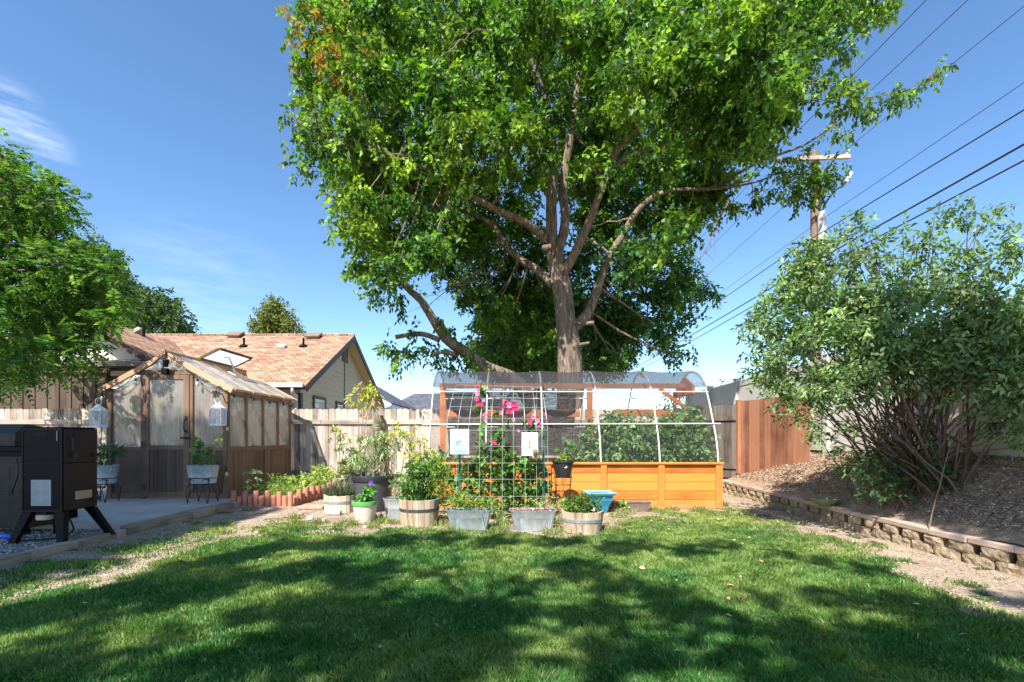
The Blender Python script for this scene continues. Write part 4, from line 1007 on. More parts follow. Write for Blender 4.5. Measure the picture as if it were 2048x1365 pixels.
leaf_mesh('foliage', B, A, rng.uniform(.13, .27, n), np.full(n, .010), mixcol(n, GREYG), M['leaf'], t)
fol(t, [(c + Vector((0, 0, .35)), .17)], GREYG, .05, .007, 900, 6, .0, .6, .06, name='foliage')

def round_pot(label, name, px, Y, r, h, mat, rim=None, rimh=.05, z0=0, taper=.72, rim_mat=None, cat='pot', n=36, rib=0, nrib=0, group='flower pots on the ground'):
    X = (px - 1024) / F * Y; c = Vector((X, Y, z0)); t = thing(name, label, cat, c, group); b = MB()
    b.lathe([(r*taper, 0), (r*taper*1.02, .01), (r*.97, h - rimh), (r*.97, h), (r*.92, h), (r*.90, h - .05), (.001, h - .06)], c, n, rib=rib, nrib=nrib); b.build('pot_body', M[mat], t, True)
    if rim:
        b = MB(); b.lathe([(r*.95, h - rimh), (r*1.03, h - rimh), (r*1.06, h - .01), (r*1.05, h), (r*.95, h + .002), (r*.93, h - .03)], c, n, cap0=False); b.build('rim', M[rim_mat or mat], t, True)
    soil_disc(t, c, r*.90, h - .035); return t, c
t, c = round_pot('tan pot with bright green rim and a purple flowering plant', 'flower_pot', 730, 6.78, .172, .31, 'tan_pot', True, .055, rim_mat='green_rim')
fol(t, [(c + Vector((.0, 0, .38)), .10), (c + Vector((.05, 0, .45)), .08)], [(.08, .24, .05), (.12, .30, .07)], .06, .045, 1300, 5, .2, .6, .05)
stems_to(t, c + Vector((0, 0, .28)), [c + Vector((.05, 0, .45)), c + Vector((-.04, 0, .4)), c + Vector((.09, 0, .55))], .005, .002)
def flower(t, c, r, col, name='flower', n=10, aim=(0, -1, .25)):
    aim = np.array(aim, float); aim /= np.linalg.norm(aim); u = np.cross(aim, [0, 0, 1.]); u /= np.linalg.norm(u); v = np.cross(u, aim)
    a = np.linspace(0, 2*np.pi, n, endpoint=False) + rng.random() * 3
    A = np.cos(a)[:, None]*u + np.sin(a)[:, None]*v + aim * .35 + rng.normal(size=(n, 3)) * .12
    B = np.repeat(np.array([c], float), n, 0); Nh = np.repeat(aim[None], n, 0)
    return leaf_mesh(name, B, A, np.full(n, r) * rng.uniform(.85, 1.1, n), np.full(n, r*.95), np.clip(np.array(col) * rng.uniform(.75, 1.2, (n, 1)), 0, 1), M['petal'], t, Nh=Nh, wpos=.7)
flower(t, c + Vector((.09, -.03, .56)), .035, (.26, .05, .55))
t, c = round_pot('largest black plastic pot holding tall pale-leaved shrub stems', 'flower_pot', 746, 7.95, .325, .58, 'charcoal', True, .085, taper=.80, rim_mat='black')
fol(t, [(P(730, 905, 7.9), .16), (P(755, 900, 7.9), .20), (P(715, 910, 7.9), .15), (P(775, 905, 8), .16), (P(745, 870, 7.9), .20), (P(720, 872, 8), .14), (P(772, 872, 8), .17), (P(795, 880, 8), .13), (P(740, 925, 7.9), .16), (P(700, 890, 8), .12), (P(765, 935, 7.9), .12)], G2c, .10, .026, 190, 6, .75, .7, .14)
stems_to(t, c + Vector((0, 0, .5)), [P(x, y, 7.95) for x, y in ((720, 880), (735, 860), (745, 850), (760, 865), (775, 870), (790, 880), (705, 890), (752, 845), (768, 905), (780, 915))], .012, .004, 'twig', spread=.18)
t, c = round_pot('narrow grey plastic pot half hidden behind the largest black pot', 'flower_pot', 713, 8.9, .20, .60, 'charcoal', True, .05, taper=.8)
fol(t, [(c + Vector((-.05, 0, .72)), .16), (c + Vector((.05, 0, .85)), .15)], G2c, .10, .035, 400, 6, .6, .7, .12)
stems_to(t, c + Vector((0, 0, .55)), [c + Vector((-.1, 0, .9)), c + Vector((.1, 0, 1.0)), c + Vector((0, 0, 1.05))])
# bucket
def bucket(label, px, Y, r, h):
    X = (px - 1024) / F * Y; c = Vector((X, Y, 0)); t = thing('metal_bucket', label, 'bucket', c, 'galvanised containers'); b = MB()
    b.lathe([(r*.78, .0), (r*.79, .015), (r*.90, h*.55), (r*.915, h*.57), (r*.91, h*.6), (r*.985, h - .01), (r*1.02, h), (r*.97, h + .004), (r*.94, h - .06), (.001, h - .07)], c, 36); b.build('pot_body', M['galv_blue'], t, True)
    soil_disc(t, c, r*.93, h - .03); return t, c
t, c = bucket('dull galvanised bucket with wispy herbs left of the brown half barrel', 799, 7.10, .235, .31)
fol(t, [(c + Vector((0, 0, .34)), .15), (c + Vector((.1, 0, .33)), .1)], G2c, .035, .012, 1100, 6, .1, .6, .06)
stems_to(t, c + Vector((-.03, 0, .28)), [c + Vector((-.08, -.02, .72)), c + Vector((-.02, -.02, .6)), c + Vector((.08, 0, .66)), c + Vector((.14, 0, .55))], .006, .003)
fol(t, [(c + Vector((-.08, -.02, .62)), .07, (.6, .6, 1.8)), (c + Vector((.08, 0, .55)), .07, (.6, .6, 1.6))], GREYG, .06, .014, 1900, 5, .1, .7, .04)
# steel troughs
def trough(label, px, Y, w, h, d=.26, plants=0, empty=False):
    X = (px - 1024) / F * Y; c = Vector((X, Y, 0)); t = thing('metal_trough', label, 'planter', c, 'galvanised steel troughs')
    b = MB(); prof = [(.80, 0), (.805, .012), (.895, h*.60), (.91, h*.62), (.915, h*.66), (.92, h*.68), (.935, h*.74), (.94, h*.78), (.985, h - .015), (1.03, h), (1.03, h + .006), (.97, h + .004), (.93, h - .05)]
    n = 120; vs = []; fs = []
    def rp(a, sx, sy, e=.22):
        ca, sa = math.cos(a), math.sin(a); return (math.copysign(abs(ca)**e, ca)*sx, math.copysign(abs(sa)**e, sa)*sy)
    for k, (s, z) in enumerate(prof):
        for j in range(n):
            a = 2*math.pi*(j + .5)/n; 
            q = max(min((j / n * 4) % 1 * 2 - 1, 1), -1)
            sgx = rp(a, w/2*s, d/2*(.75 + .25*s) * (s / .95))
            rib = .006 * math.sin(sgx[0] * 2*math.pi/.026) if (0 < k < 3) else 0
            vs.append(c + Vector((sgx[0], sgx[1] + (-rib if sgx[1] < 0 else rib), z)))
    for k in range(len(prof) - 1):
        for j in range(n): fs.append((k*n+j, k*n+(j+1) % n, (k+1)*n+(j+1) % n, (k+1)*n+j))
    fs.append(tuple(reversed(range(n)))); b.add(vs, fs); b.build('trough_body', M['galv'], t, True)
    b = MB(); vs = [c + Vector((*rp(2*math.pi*(j+.5)/40, w/2*.93, d/2*.9), h - .035)) for j in range(40)]; b.add(vs + [c + Vector((0, 0, h - .01))], [(j, (j+1) % 40, 40) for j in range(40)]); b.build('soil', M['soil'], t)
    return t, c
t, c = trough('ribbed steel trough with succulents under the pea pod sign', 939, 6.30, .585, .262)
for i in range(7):
    x = -.2 + i * .065; n = 16; a = rng.uniform(0, 6.28, n); B = np.repeat(np.array([[c.x + x, c.y - .03 + rng.normal()*.03, .25]]), n, 0)
    A = np.stack([np.cos(a), np.sin(a), rng.uniform(.3, 1.3, n)], 1)
    leaf_mesh('rosette', B, A, rng.uniform(.04, .075, n), np.full(n, .03), mixcol(n, [(.30, .40, .42), (.38, .47, .46), (.22, .34, .22)]), M['leaf'], t)
fol(t, [(c + Vector((-.18, .02, .32)), .10), (c + Vector((.05, .04, .31)), .09), (c + Vector((.22, .02, .30)), .08), (c + Vector((-.05, .04, .36)), .07)], LIME, .09, .02, 1200, 5, -.4, .6, .04)
b = MB(); b.beam(c + Vector((.16, -.155, .25)), c + Vector((.215, -.15, .0)), .018, .006); b.build('metal_strap', M['galv'], t)
t, c = trough('ribbed steel trough of bare red mulch below the bee sign', 1066, 6.27, .60, .262)
n = 900; x = rng.uniform(-.27, .27, n) + c.x; y = rng.uniform(-.10, .10, n) + c.y
ch = chips('red_mulch', x, y, .238 + .03*rng.random(n), .015, .04, [(.30, .15, .12), (.42, .26, .22), (.5, .4, .36), (.2, .1, .08)]); ch.parent = t; ch.location = -LOC[t]
# turquoise glazed pot
X = (1199 - 1024) / F * 7.75; c = Vector((X, 7.78, 0)); t = thing('glazed_pot', 'square turquoise glazed pot before the orange bed', 'pot', c, 'flower pots on the ground')
def sqlathe(b, prof, c, rot=.0):
    vs = []; fs = []; k = 4
    for s, z in prof:
        for j in range(4):
            a = rot + math.pi/4 + j * math.pi/2; vs.append(c + Vector((math.cos(a)*s*1.414, math.sin(a)*s*1.414, z)))
    for i in range(len(prof) - 1):
        for j in range(4): fs.append((i*4+j, i*4+(j+1) % 4, (i+1)*4+(j+1) % 4, (i+1)*4+j))
    fs.append((3, 2, 1, 0)); b.add(vs, fs)
b = MB(); sqlathe(b, [(.10, 0), (.105, .01), (.13, .10), (.175, .20), (.18, .27), (.17, .275)], c, .06); b.build('pot_body', M['teal'], t, bevel=.008)
b = MB(); sqlathe(b, [(.19, .275), (.235, .31), (.235, .325), (.205, .325), (.17, .29)], c, .06); b.build('rim', M['teal_top'], t, bevel=.006)
soil_disc(t, c, .17, .29)
# brown slatted tray
c = P(1262, 1022, 7.85); c.z = 0; t = thing('planter_tray', 'brown ribbed plastic planter box against the orange bed', 'planter', c)
b = MB(); n = 40
b.prism([(c.x - .27, .0), (c.x + .255, .0), (c.x + .30, .15), (c.x - .30, .15)], 1, c.y - .08, c.y + .09)
for i in range(n):
    x = c.x - .26 + i * .52 / n; b.beam((x, c.y - .085, .01), (x*1.0 + (x - c.x)*.10, c.y - .088, .145), .007, .008)
b.build('pot_body', M['tray'], t); b = MB(); b.box(c.x - .31, c.x + .31, c.y - .10, c.y + .11, .15, .165); b.build('rim', M['tray'], t, bevel=.004)
c = P(1243, 1012, 7.7); t = thing('weed_sprout', 'small green sprout growing beside the turquoise pot', 'plant', (c.x, c.y, 0))
fol(t, [((c.x, c.y, .10), .07)], LIME, .06, .025, 1600, 6, -.2, .6, .05)
# hanging basket on wire stand
c = P(1126, 955, 7.55); t = thing('plant_stand', 'thin black wire stand holding up the black basket', 'plant stand', (c.x, c.y, 0), 'wire plant stands')
b = MB()
for i in range(6):
    a = i * math.pi / 3 + .3; u = Vector((math.cos(a), math.sin(a), 0)); b.tube([(c.x, c.y, 0) + Vector() if False else Vector((c.x, c.y, 0)) + u*.17, Vector((c.x, c.y, .30)) + u*.12, Vector((c.x, c.y, c.z)) + u*.14, Vector((c.x, c.y, c.z + .05)) + u*.145], .005, 6)
b.build('leg', M['iron'], t, True)
for z, r in ((c.z, .14), (c.z - .12, .13), (.25, .125)):
    b = MB(); b.tube([Vector((c.x + math.cos(a)*r, c.y + math.sin(a)*r, z)) for a in np.linspace(0, 2*math.pi, 25)], .005, 6); b.build('ring', M['iron'], t, True)
t, c2 = round_pot('black basket pot on wire stand at the right side of the trellis', 'basket_pot', 1126, 7.55, .168, .26, 'black', True, .03, z0=c.z, taper=.68)
fol(t, [(c2 + Vector((-.02, 0, .28)), .08), (c2 + Vector((.04, 0, .27)), .07)], LIME, .035, .028, 2200, 5, .1, .6, .03)
b = MB(); b.box(c2.x + .005, c2.x + .045, c2.y - .148, c2.y - .140, c2.z + .155, c2.z + .185); b.build('price_tag', M['white'], t)

# galvanised tubs on stands by the greenhouse
def tub_stand(px, Y, ztop, w, h, lab_t, lab_s, side):
    X = (px - 1024) / F * Y; z0 = ztop - h; c = Vector((X, Y, .12))
    t = thing('plant_stand', lab_s, 'plant stand', c, 'wire plant stands')
    hw = w * .38
    for zz, k in ((z0 + .09, 1.12), (z0 - .01, 1.0)):
        b = MB(); b.tube([Vector((X + math.cos(a)*hw*k, Y + math.sin(a)*.15, zz)) for a in np.linspace(0, 2*math.pi, 29)], .007, 6); b.build('ring', M['iron'], t, True)
    for sx in (-1, 1):
        for sy in (-1, 1):
            b = MB(); b.tube(smooth_path([(X + sx*hw*.78, Y + sy*.10, z0 + .09), (X + sx*hw*.80, Y + sy*.11, z0 - .02), (X + sx*hw*.98, Y + sy*.13, .35), (X + sx*hw*.82, Y + sy*.14, .125)], 3), .008, 6)
            b.tube(smooth_path([(X + sx*hw*.98, Y + sy*.115, z0 + .05), (X + sx*hw*.55, Y + sy*.13, z0 + .07), (X + sx*hw*.2, Y + sy*.12, z0 - .01), (X + sx*hw*.62, Y + sy*.14, .28), (X + sx*hw*.80, Y + sy*.14, .13)], 3), .006, 6)
            b.build('leg', M['iron'], t, True)
    t = thing('metal_tub', lab_t, 'tub', Vector((X, Y, z0)), 'galvanised tubs by the greenhouse'); b = MB(); cc = Vector((X, Y, z0)); r = w / 2
    b.lathe([(r*.80, 0), (r*.81, .01), (r*.86, h*.30), (r*.875, h*.33), (r*.87, h*.36), (r*.97, h - .015), (r*1.01, h), (r*.97, h + .004), (r*.93, h - .05), (.001, h - .06)], cc, 48, 1, .62); b.build('tub_body', M['galv_blue'], t, True)
    soil_disc(t, cc, r*.93, h - .03, 1, .62)
    b = MB()
    for (x0, x1) in (((-.07, .07),) if side == 0 else ((.12, .26),)):
        yy = -r*.62 if side == 0 else -r*.45
        b.tube(smooth_path([(X + x0, Y + yy, z0 + h*.86), (X + x0 + .005, Y + yy - .03, z0 + h*.70), (X + x1 - .005, Y + yy - .03, z0 + h*.70), (X + x1, Y + yy, z0 + h*.86)]), .009, 6)
    b.build('handle', M['galv'], t, True); return t, cc
t, c = tub_stand(204, 8.05, .735, .54, .30, 'blue grey galvanised tub on the left of the greenhouse door', 'black wire stand under the tub at the left greenhouse corner', 1)
fol(t, [(c + Vector((.13, 0, .55)), .13, (1, 1, .8)), (c + Vector((.11, 0, .42)), .08)], [(.05, .13, .04), (.08, .17, .05)], .12, .022, 600, 6, .2, .7, .08)
fol(t, [(c + Vector((-.10, 0, .42)), .16)], G1c, .04, .02, 330, 6, .2, .7, .08)
stems_to(t, c + Vector((0, 0, .27)), [c + Vector((.13, 0, .6)), c + Vector((-.12, 0, .55)), c + Vector((-.18, 0, .5)), c + Vector((-.05, 0, .52))], .008, .003)
t, c = tub_stand(406, 7.98, .735, .52, .29, 'galvanised tub with front handle on the right of the greenhouse door', 'black wire stand under the tub right of the greenhouse door', 0)
PE = [(.08, .20, .04), (.12, .26, .06), (.17, .32, .09)]
fol(t, [(c + Vector((-.03, 0, .50)), .15, (1, 1, 1.2)), (c + Vector((.09, 0, .45)), .12), (c + Vector((-.02, 0, .68)), .08), (c + Vector((-.15, 0, .48)), .08)], PE, .10, .06, 130, 5, .4, .75, .09)
stems_to(t, c + Vector((0, 0, .26)), [c + Vector((-.03, 0, .72)), c + Vector((.05, 0, .6)), c + Vector((.12, 0, .5)), c + Vector((-.14, 0, .5)), c + Vector((-.06, 0, .45))], .009, .004)
fol(t, [(c + Vector((.22, .05, .80)), .10, (1.2, 1, .9))], LIME, .08, .04, 170, 5, .4, .75, .09)
stems_to(t, c + Vector((.1, .03, .26)), [c + Vector((.2, .05, .85)), c + Vector((.25, .05, .75))], .006, .003)

# ============================================================ terracotta edging and bed plants
k = 0; pts = []
for i in range(11): pts.append((-4.80 + i * .098, 8.34 + .01*math.sin(i)))
for i in range(14): pts.append((-3.80 + .006*i, 8.50 + i * .125))
tt = thing('tube_edging', 'staggered terracotta tube edging around the bed beside the greenhouse', 'edging', (-4.2, 8.6, 0))
for i, (x, y) in enumerate(pts):
    h = (.27 if i % 2 == 0 else .19) + random.uniform(-.015, .015); b = MB()
    b.lathe([(.043, -.03), (.044, h - .008), (.040, h), (.030, h), (.028, h - .03), (.001, h - .04)], Vector((x, y, 0)), 18); b.build('tube', M['terracotta'], tt, True)
def plant(name, label, lobes, cols, Lf, Wf, dens, per=6, droop=.3, twig=.08, shell=.6, cat='plant', group=None, stems=None, smat='green_stem', mat='leaf', z0=0):
    c0 = Vector(lobes[0][0]); t = thing(name, label, cat, (c0.x, c0.y, z0), group)
    foliage('foliage', lobes, per, Lf*1.15, Wf*1.25, dens*2.2, cols, M[mat], t, droop, shell, twig, .2)
    if stems: stems_to(t, Vector((c0.x, c0.y, z0)), stems, .009, .004, smat)
    return t
gB = 'plants in the bed beside the greenhouse'
CEL = [(.30, .42, .10), (.38, .48, .13), (.22, .34, .07), (.44, .50, .2)]
plant('herb_plant', 'bright lime herb clump behind the receding terracotta tubes', [((-4.02, 9.3, .22), .20), ((-4.1, 9.7, .25), .22), ((-3.98, 9.9, .30), .20), ((-4.3, 9.5, .25), .2)], CEL, .045, .025, 700, group=gB)
plant('herb_plant', 'tallest yellow green clump at the far end of the tube bed', [((-4.0, 10.3, .35), .24), ((-4.25, 10.5, .38), .22), ((-3.85, 10.6, .40), .18)], CEL, .05, .028, 600, group=gB)
plant('herb_plant', 'green feathery herb right beside the greenhouse side wall', [((-4.35, 8.78, .30), .16), ((-4.28, 8.8, .42), .12), ((-4.2, 8.85, .25), .14)], [(.22, .34, .08), (.28, .38, .1), (.12, .24, .05)], .08, .02, 600, group=gB)
plant('grass_clump', 'low grassy lime tuft just behind the front terracotta tubes', [((-4.18, 8.55, .16), .13), ((-4.02, 8.6, .18), .12)], CEL, .11, .008, 1500, 6, -.7, .03, cat='plant', group=gB)
plant('herb_plant', 'pale flowering herb against the fence beyond the tube bed', [((-3.75, 10.9, .55), .12)], [(.6, .62, .45), (.35, .45, .2)], .05, .03, 900, group=gB)
for i, (x, lab) in enumerate(((-4.66, 'leafy potato-like seedling nearest the greenhouse corner post'), (-4.49, 'taller leafy seedling second from the greenhouse corner post'))):
    t = thing('seedling', lab, 'plant', (x, 8.52, 0), gB); z = .58 + .02*i; tips = []
    for q, (zz, r) in enumerate(((z, .13), (z - .14, .09), (z - .26, .10), (z - .33, .06))):
        n = 8; a = rng.uniform(0, 6.28, n); B = np.repeat(np.array([[x + rng.normal()*.01, 8.52, zz]]), n, 0)
        A = np.stack([np.cos(a), np.sin(a), rng.uniform(-.5, .5, n)], 1); leaf_mesh('foliage', B, A, rng.uniform(.6, 1.1, n)*r, np.full(n, .055), mixcol(n, [(.30, .38, .20), (.24, .33, .14)]), M['leaf'], t)
    b = MB(); b.tube([(x, 8.52, 0), (x + .01, 8.52, z*.5), (x, 8.52, z)], [.010, .008, .006], 8); b.build('stem', M['green_stem'], t, True)
t = thing('black_bowl', 'black plastic bowl half hidden in the herb bed', 'bowl', (-4.35, 9.7, .20)); b = MB(); b.lathe([(.12, 0), (.2, .10), (.22, .12), (.2, .12), (.1, .03)], Vector((-4.35, 9.75, .22)), 24); b.build('bowl_body', M['black'], t, True)
# bricks and stones
def slab(name, label, c, sz, rot, mat, cat='paver', group='loose bricks and stones'):
    b = MB(); b.obox(Vector(c) + Vector((0, 0, sz[2]/2)), sz, Matrix.Rotation(rot, 3, 'Z')); return tag(b.build(name, M[mat], bevel=.008), label, cat, group)
p = GP(625, 1018); slab('paver', 'flat reddish paver lying in front of the terracotta tubes', (p.x, p.y, .01), (.40, .26, .045), .1, 'brick')
p = GP(648, 1012); slab('paver', 'broken orange brick edge behind the flat reddish paver', (p.x + .1, p.y + .1, .02), (.20, .10, .06), .5, 'brick', 'brick')
p = GP(668, 1029); slab('paver', 'pale brick lying at the foot of the bleached barrel', (p.x, p.y, .0), (.22, .10, .055), -.05, 'stone', 'brick')
def rock(label, c, r, mat='stone', sq=(1, .8, .6)):
    b = MB(); vs = []; n = 9; c = Vector(c)
    prof = [(0.3, 0), (.95, .15), (1, .5), (.7, .85), (.2, 1)]
    for s, z in prof:
        for j in range(n):
            a = 2*math.pi*j/n; q = s * r * random.uniform(.8, 1.1); vs.append(c + Vector((math.cos(a)*q*sq[0], math.sin(a)*q*sq[1], z * r * 1.6 * sq[2])))
    fs = [(i*n+j, i*n+(j+1) % n, (i+1)*n+(j+1) % n, (i+1)*n+j) for i in range(len(prof)-1) for j in range(n)] + [tuple(reversed(range(n))), tuple((len(prof)-1)*n + j for j in range(n))]
    b.add(vs, fs); return tag(b.build('stone', M[mat], bevel=.004), label, 'stone', 'loose bricks and stones')
for px, py, r, lab, m_ in ((601, 1030, .05, 'reddish stone chunk in the dirt below the flat paver', 'brick'), (621, 1040, .06, 'pale jagged stone at the lawn edge left of the tan pot', 'stone'), (651, 1045, .065, 'largest cream stone chunk on the lawn edge by the tan pot', 'stone'), (822, 1056, .06, 'dark grey round stone leaning on the brown half barrel', 'charcoal'), (733, 1057, .045, 'small white stone in front of the tan pot', 'stone')):
    p = GP(px, py); rock(lab, (p.x, p.y, .0), r, m_)

# ============================================================ trellis, signs, hollyhocks
TY = 6.95
t = thing('wire_trellis', 'tall white wire grid trellis with curved top among pink hollyhocks', 'trellis', (-.22, TY, 0))
TX0, TX1 = -.955, .515
cur = smooth_path([(0, TY - .12, .03), (0, TY - .05, .5), (0, TY, 1.0), (0, TY + .03, 1.35), (0, TY + .12, 1.62), (0, TY + .36, 1.90), (0, TY + .62, 2.02)], 5)
def warp(x, p):
    k = (x - TX0) / (TX1 - TX0); top = max(0, p.z - 1.3)
    return Vector((x + top*.13*(1 - k)*1.0 - top*.08*k, p.y, p.z - .05*k*top))
b = MB(); cx = np.linspace(TX0, TX1, 10)
for x in cx: b.tube([warp(x, p) for p in cur], .0022, 6)
b.build('upright_wires', M['panel'], t, True)
b = MB(); zz = [.12, .36, .60, .83, 1.07, 1.30, 1.48, 1.65, 1.80, 1.93, 2.02]
cz = np.array([p.z for p in cur]); cy = np.array([p.y for p in cur])
for z in zz:
    y = float(np.interp(z, cz, cy)); b.tube([warp(x, Vector((0, y - .006, z))) for x in cx], .0022, 6)
b.build('cross_wires', M['panel'], t, True)
def tpost(px, ytop, ybot, Y, lab):
    p = P(px, ytop, Y); X = p.x; b = MB(); b.box(X - .018, X + .018, Y - .004, Y + .004, 0, p.z); b.box(X - .004, X + .004, Y + .0045, Y + .03, 0, p.z)
    for z in np.arange(.1, p.z, .06): b.box(X - .006, X + .006, Y - .012, Y - .005, z, z + .015)
    return tag(b.build('metal_stake', M['tpost']), lab, 'stake', 'green metal stakes holding the trellis')
tpost(919, 880, 1040, TY + .10, 'green metal stake behind the pea pod sign')
tpost(1087, 858, 1040, TY + .12, 'green metal stake right of the bee sign')
def sign(px0, px1, py0, py1, Y, lab, tilt=.0):
    a = P(px0, py1, Y); c_ = P(px1, py0, Y); t = thing('garden_sign', lab, 'sign', ((a.x + c_.x)/2, Y, a.z), 'small white signs on the trellis'); b = MB(); b.box(a.x, c_.x, Y, Y + .006, a.z, c_.z); b.build('plate', M['sign_white'], t, bevel=.002); return t, a, c_
t, a, c_ = sign(901, 938, 859, 909, TY - .12, 'white sign with a green pea pod drawing and blue foot')
w = c_.x - a.x; h = c_.z - a.z; Y = TY - .1215
def el(t, name, mat, cx, cz, rx, rz, rot=0, n=20, dy=0):
    b = MB(); vs = []
    for yy in (Y - .001 - dy, Y - dy):
        for j in range(n):
            q = 2*math.pi*j/n; u, v = math.cos(q)*rx, math.sin(q)*rz; vs.append((a.x + cx*w + u*math.cos(rot) - v*math.sin(rot), yy, a.z + cz*h + u*math.sin(rot) + v*math.cos(rot)))
    b.add(vs, [tuple(range(n)), tuple(range(2*n-1, n-1, -1))] + [(i, n+i, n+(i+1) % n, (i+1) % n) for i in range(n)]); return b.build(name, M[mat], t)
b = MB()
def pod(b, mat_i, k, dy):
    up = []; dn = []
    for i in range(9):
        u = i/8; x = .22 + u*.42; zc = .44 + .18*u**2; th = .095*math.sin(math.pi*min(1, .08 + u*.95))**.7 * k
        up.append((a.x + x*w, a.z + (zc + th)*h)); dn.append((a.x + x*w, a.z + (zc - th)*h))
    b.prism(up + dn[::-1], 1, Y - .001 - dy, Y - dy)
pod(b, 0, 1, 0); b.build('pea_pod', M['sign_teal'], t)
b = MB(); pod(b, 0, .62, .0012); b.build('pod_inside', M['sign_teal_l'], t)
for i in range(4): el(t, 'pea', 'sign_teal', .33 + i*.065, .465 + .03*i*.6, .008, .010, .3, 12, .0024)
el(t, 'leaf_mark', 'sign_teal', .53, .755, .013, .007, .7); el(t, 'leaf_mark', 'sign_teal', .50, .85, .011, .004)
b = MB(); b.box(a.x + .28*w, a.x + .90*w, Y - .001, Y, a.z + .03*h, a.z + .17*h); b.box(a.x + .35*w, a.x + .78*w, Y - .001, Y, a.z + .19*h, a.z + .24*h); b.box(a.x + .38*w, a.x + .74*w, Y - .001, Y, a.z + .27*h, a.z + .29*h); b.build('blue_foot', M['sign_blue'], t)
b = MB(); b.tube([(a.x + w*(.30 + .5*u), Y - .001, a.z + h*(.42 - .07*math.sin(u*2.6) + .06*u)) for u in np.linspace(0, 1, 9)], .0016, 5); b.build('tendril', M['sign_teal_l'], t)
t, a, c_ = sign(1043.5, 1076, 865.5, 912, TY - .10, 'white sign with a striped honey bee picture'); w = c_.x - a.x; h = c_.z - a.z; Y = TY - .1015
for cz, rx, rz, m_ in ((.62, .018, .010, 'bee_pink'), (.585, .011, .008, 'bee_dark'), (.52, .019, .015, 'bee_gold'), (.505, .017, .008, 'bee_dark'), (.445, .025, .014, 'bee_gold'), (.42, .022, .005, 'bee_dark'), (.375, .022, .012, 'bee_gold'), (.345, .014, .006, 'bee_dark')):
    el(t, 'bee_body', m_, .48, cz, rx, rz, 0, 16, .0004 * (1 + (.62 - cz) * 30))
for s in (-1, 1): el(t, 'bee_wing', 'bee_pink', .48 + s*.09, .665, .010, .008, s*.6)
el(t, 'flower_mark', 'bee_pink', .37, .26, .008, .012, 0); el(t, 'flower_mark', 'bee_pink', .36, .19, .006, .010, 0)
# small hanging cactus-like pot tag in front of bee sign
p = P(1070, 906, TY - .14); t = thing('mini_pot', 'tiny dark pot with mossy green top hung at the bee sign corner', 'pot', p)
b = MB(); b.lathe([(.024, -.045), (.03, 0), (.028, .002), (.001, .0)], p, 14); b.build('pot_body', M['charcoal'], t, True)
b = MB(); b.lathe([(.028, 0), (.033, .02), (.028, .045), (.012, .062), (.001, .066)], p, 14); b.build('moss', M['green_stem'], t, True)

# hollyhocks
def hollyhock(label, px, tip, fl, r=.14, cols=G1c, Y=7.1):
    base = GP(px, 1040); base = Vector(((px - 1024)/F*Y, Y, 0)); t = thing('hollyhock', label, 'flower', base, 'hollyhocks on the trellis')
    top = P(tip[0], tip[1], Y + .05); path = curve(base, top, (random.uniform(-.05, .05), 0, 0), 9, .01); b = MB(); b.tube(path, lerp_r(.014, .006, 9), 8); b.build('stem', M['green_stem'], t, True)
    lo = []
    for i, p in enumerate(path[1:-1]): lo.append((p, r * (1.25 - i*.12), None, 1))
    foliage('foliage', lo, 4, .09, .08, 420, cols, M['leaf'], t, .35, .8, .1, .22)
    for fx, fy, fr, col in fl: flower(t, P(fx, fy, Y - .02), fr, col, n=11, aim=(random.uniform(-.4, .4), -1, random.uniform(0, .5)))
    return t
PK = (.72, .05, .19); PK2 = (.85, .22, .42); PK3 = (.62, .03, .13)
hollyhock('leftmost hollyhock with red pink blooms climbing the trellis', 975, (954, 752), [(957, 776, .035, PK3), (955, 788, .04, PK2), (954, 800, .04, PK), (958, 810, .04, PK3), (967, 802, .03, PK2), (962, 812, .035, PK), (970, 830, .035, PK2), (971, 840, .03, PK2)], .11)
hollyhock('middle hollyhock with the biggest cluster of hot pink blooms', 1015, (1006, 790), [(1003, 815, .04, PK3), (1012, 806, .04, PK), (1020, 812, .05, PK2), (1028, 810, .055, PK), (1024, 822, .055, PK), (1034, 818, .045, PK), (1016, 824, .04, PK3), (1002, 826, .035, PK2), (1027, 840, .035, PK2), (990, 886, .048, PK), (1008, 803, .03, PK2)], .13)
hollyhock('rightmost hollyhock with pink blooms low on its stem', 1060, (1066, 812), [(1066, 836, .04, PK2), (1060, 846, .04, PK), (1075, 843, .04, PK2), (1078, 850, .035, PK), (1068, 830, .03, PK2), (1036, 862, .028, PK2)], .12)
# green mass around the foot of the trellis
MIX = [(.12, .22, .05), (.18, .30, .07), (.28, .38, .12), (.08, .16, .04)]
def low(label, lobes, cols, Lf=.075, Wf=.055, dens=300, per=5, name='garden_plant', stems=None, **k):
    return plant(name, label, [lb(*q) for q in lobes], cols, Lf, Wf, dens, per, group='plants around the trellis foot', stems=stems, **k)
low('broad-leaved plant spreading behind the pea pod sign', [(935, 945, 26, 7.2), (920, 970, 24, 7.2), (950, 925, 18, 7.3), (945, 985, 24, 7.2), (905, 950, 20, 7.3), (925, 1000, 22, 7.0), (960, 960, 20, 7.1)], MIX)
low('broad-leaved plant in the middle of the trellis base', [(990, 935, 28, 7.2), (1000, 965, 28, 7.2), (975, 915, 20, 7.3), (1020, 940, 26, 7.2), (985, 990, 26, 7.15), (1010, 910, 20, 7.2), (1020, 985, 24, 7.1), (1000, 880, 16, 7.2)], G1c)
low('dark green plant at the right foot of the trellis', [(1050, 940, 28, 7.25), (1065, 965, 26, 7.25), (1045, 985, 26, 7.2), (1075, 930, 18, 7.3), (1085, 975, 18, 7.25), (1060, 1000, 20, 7.1)], G1c)
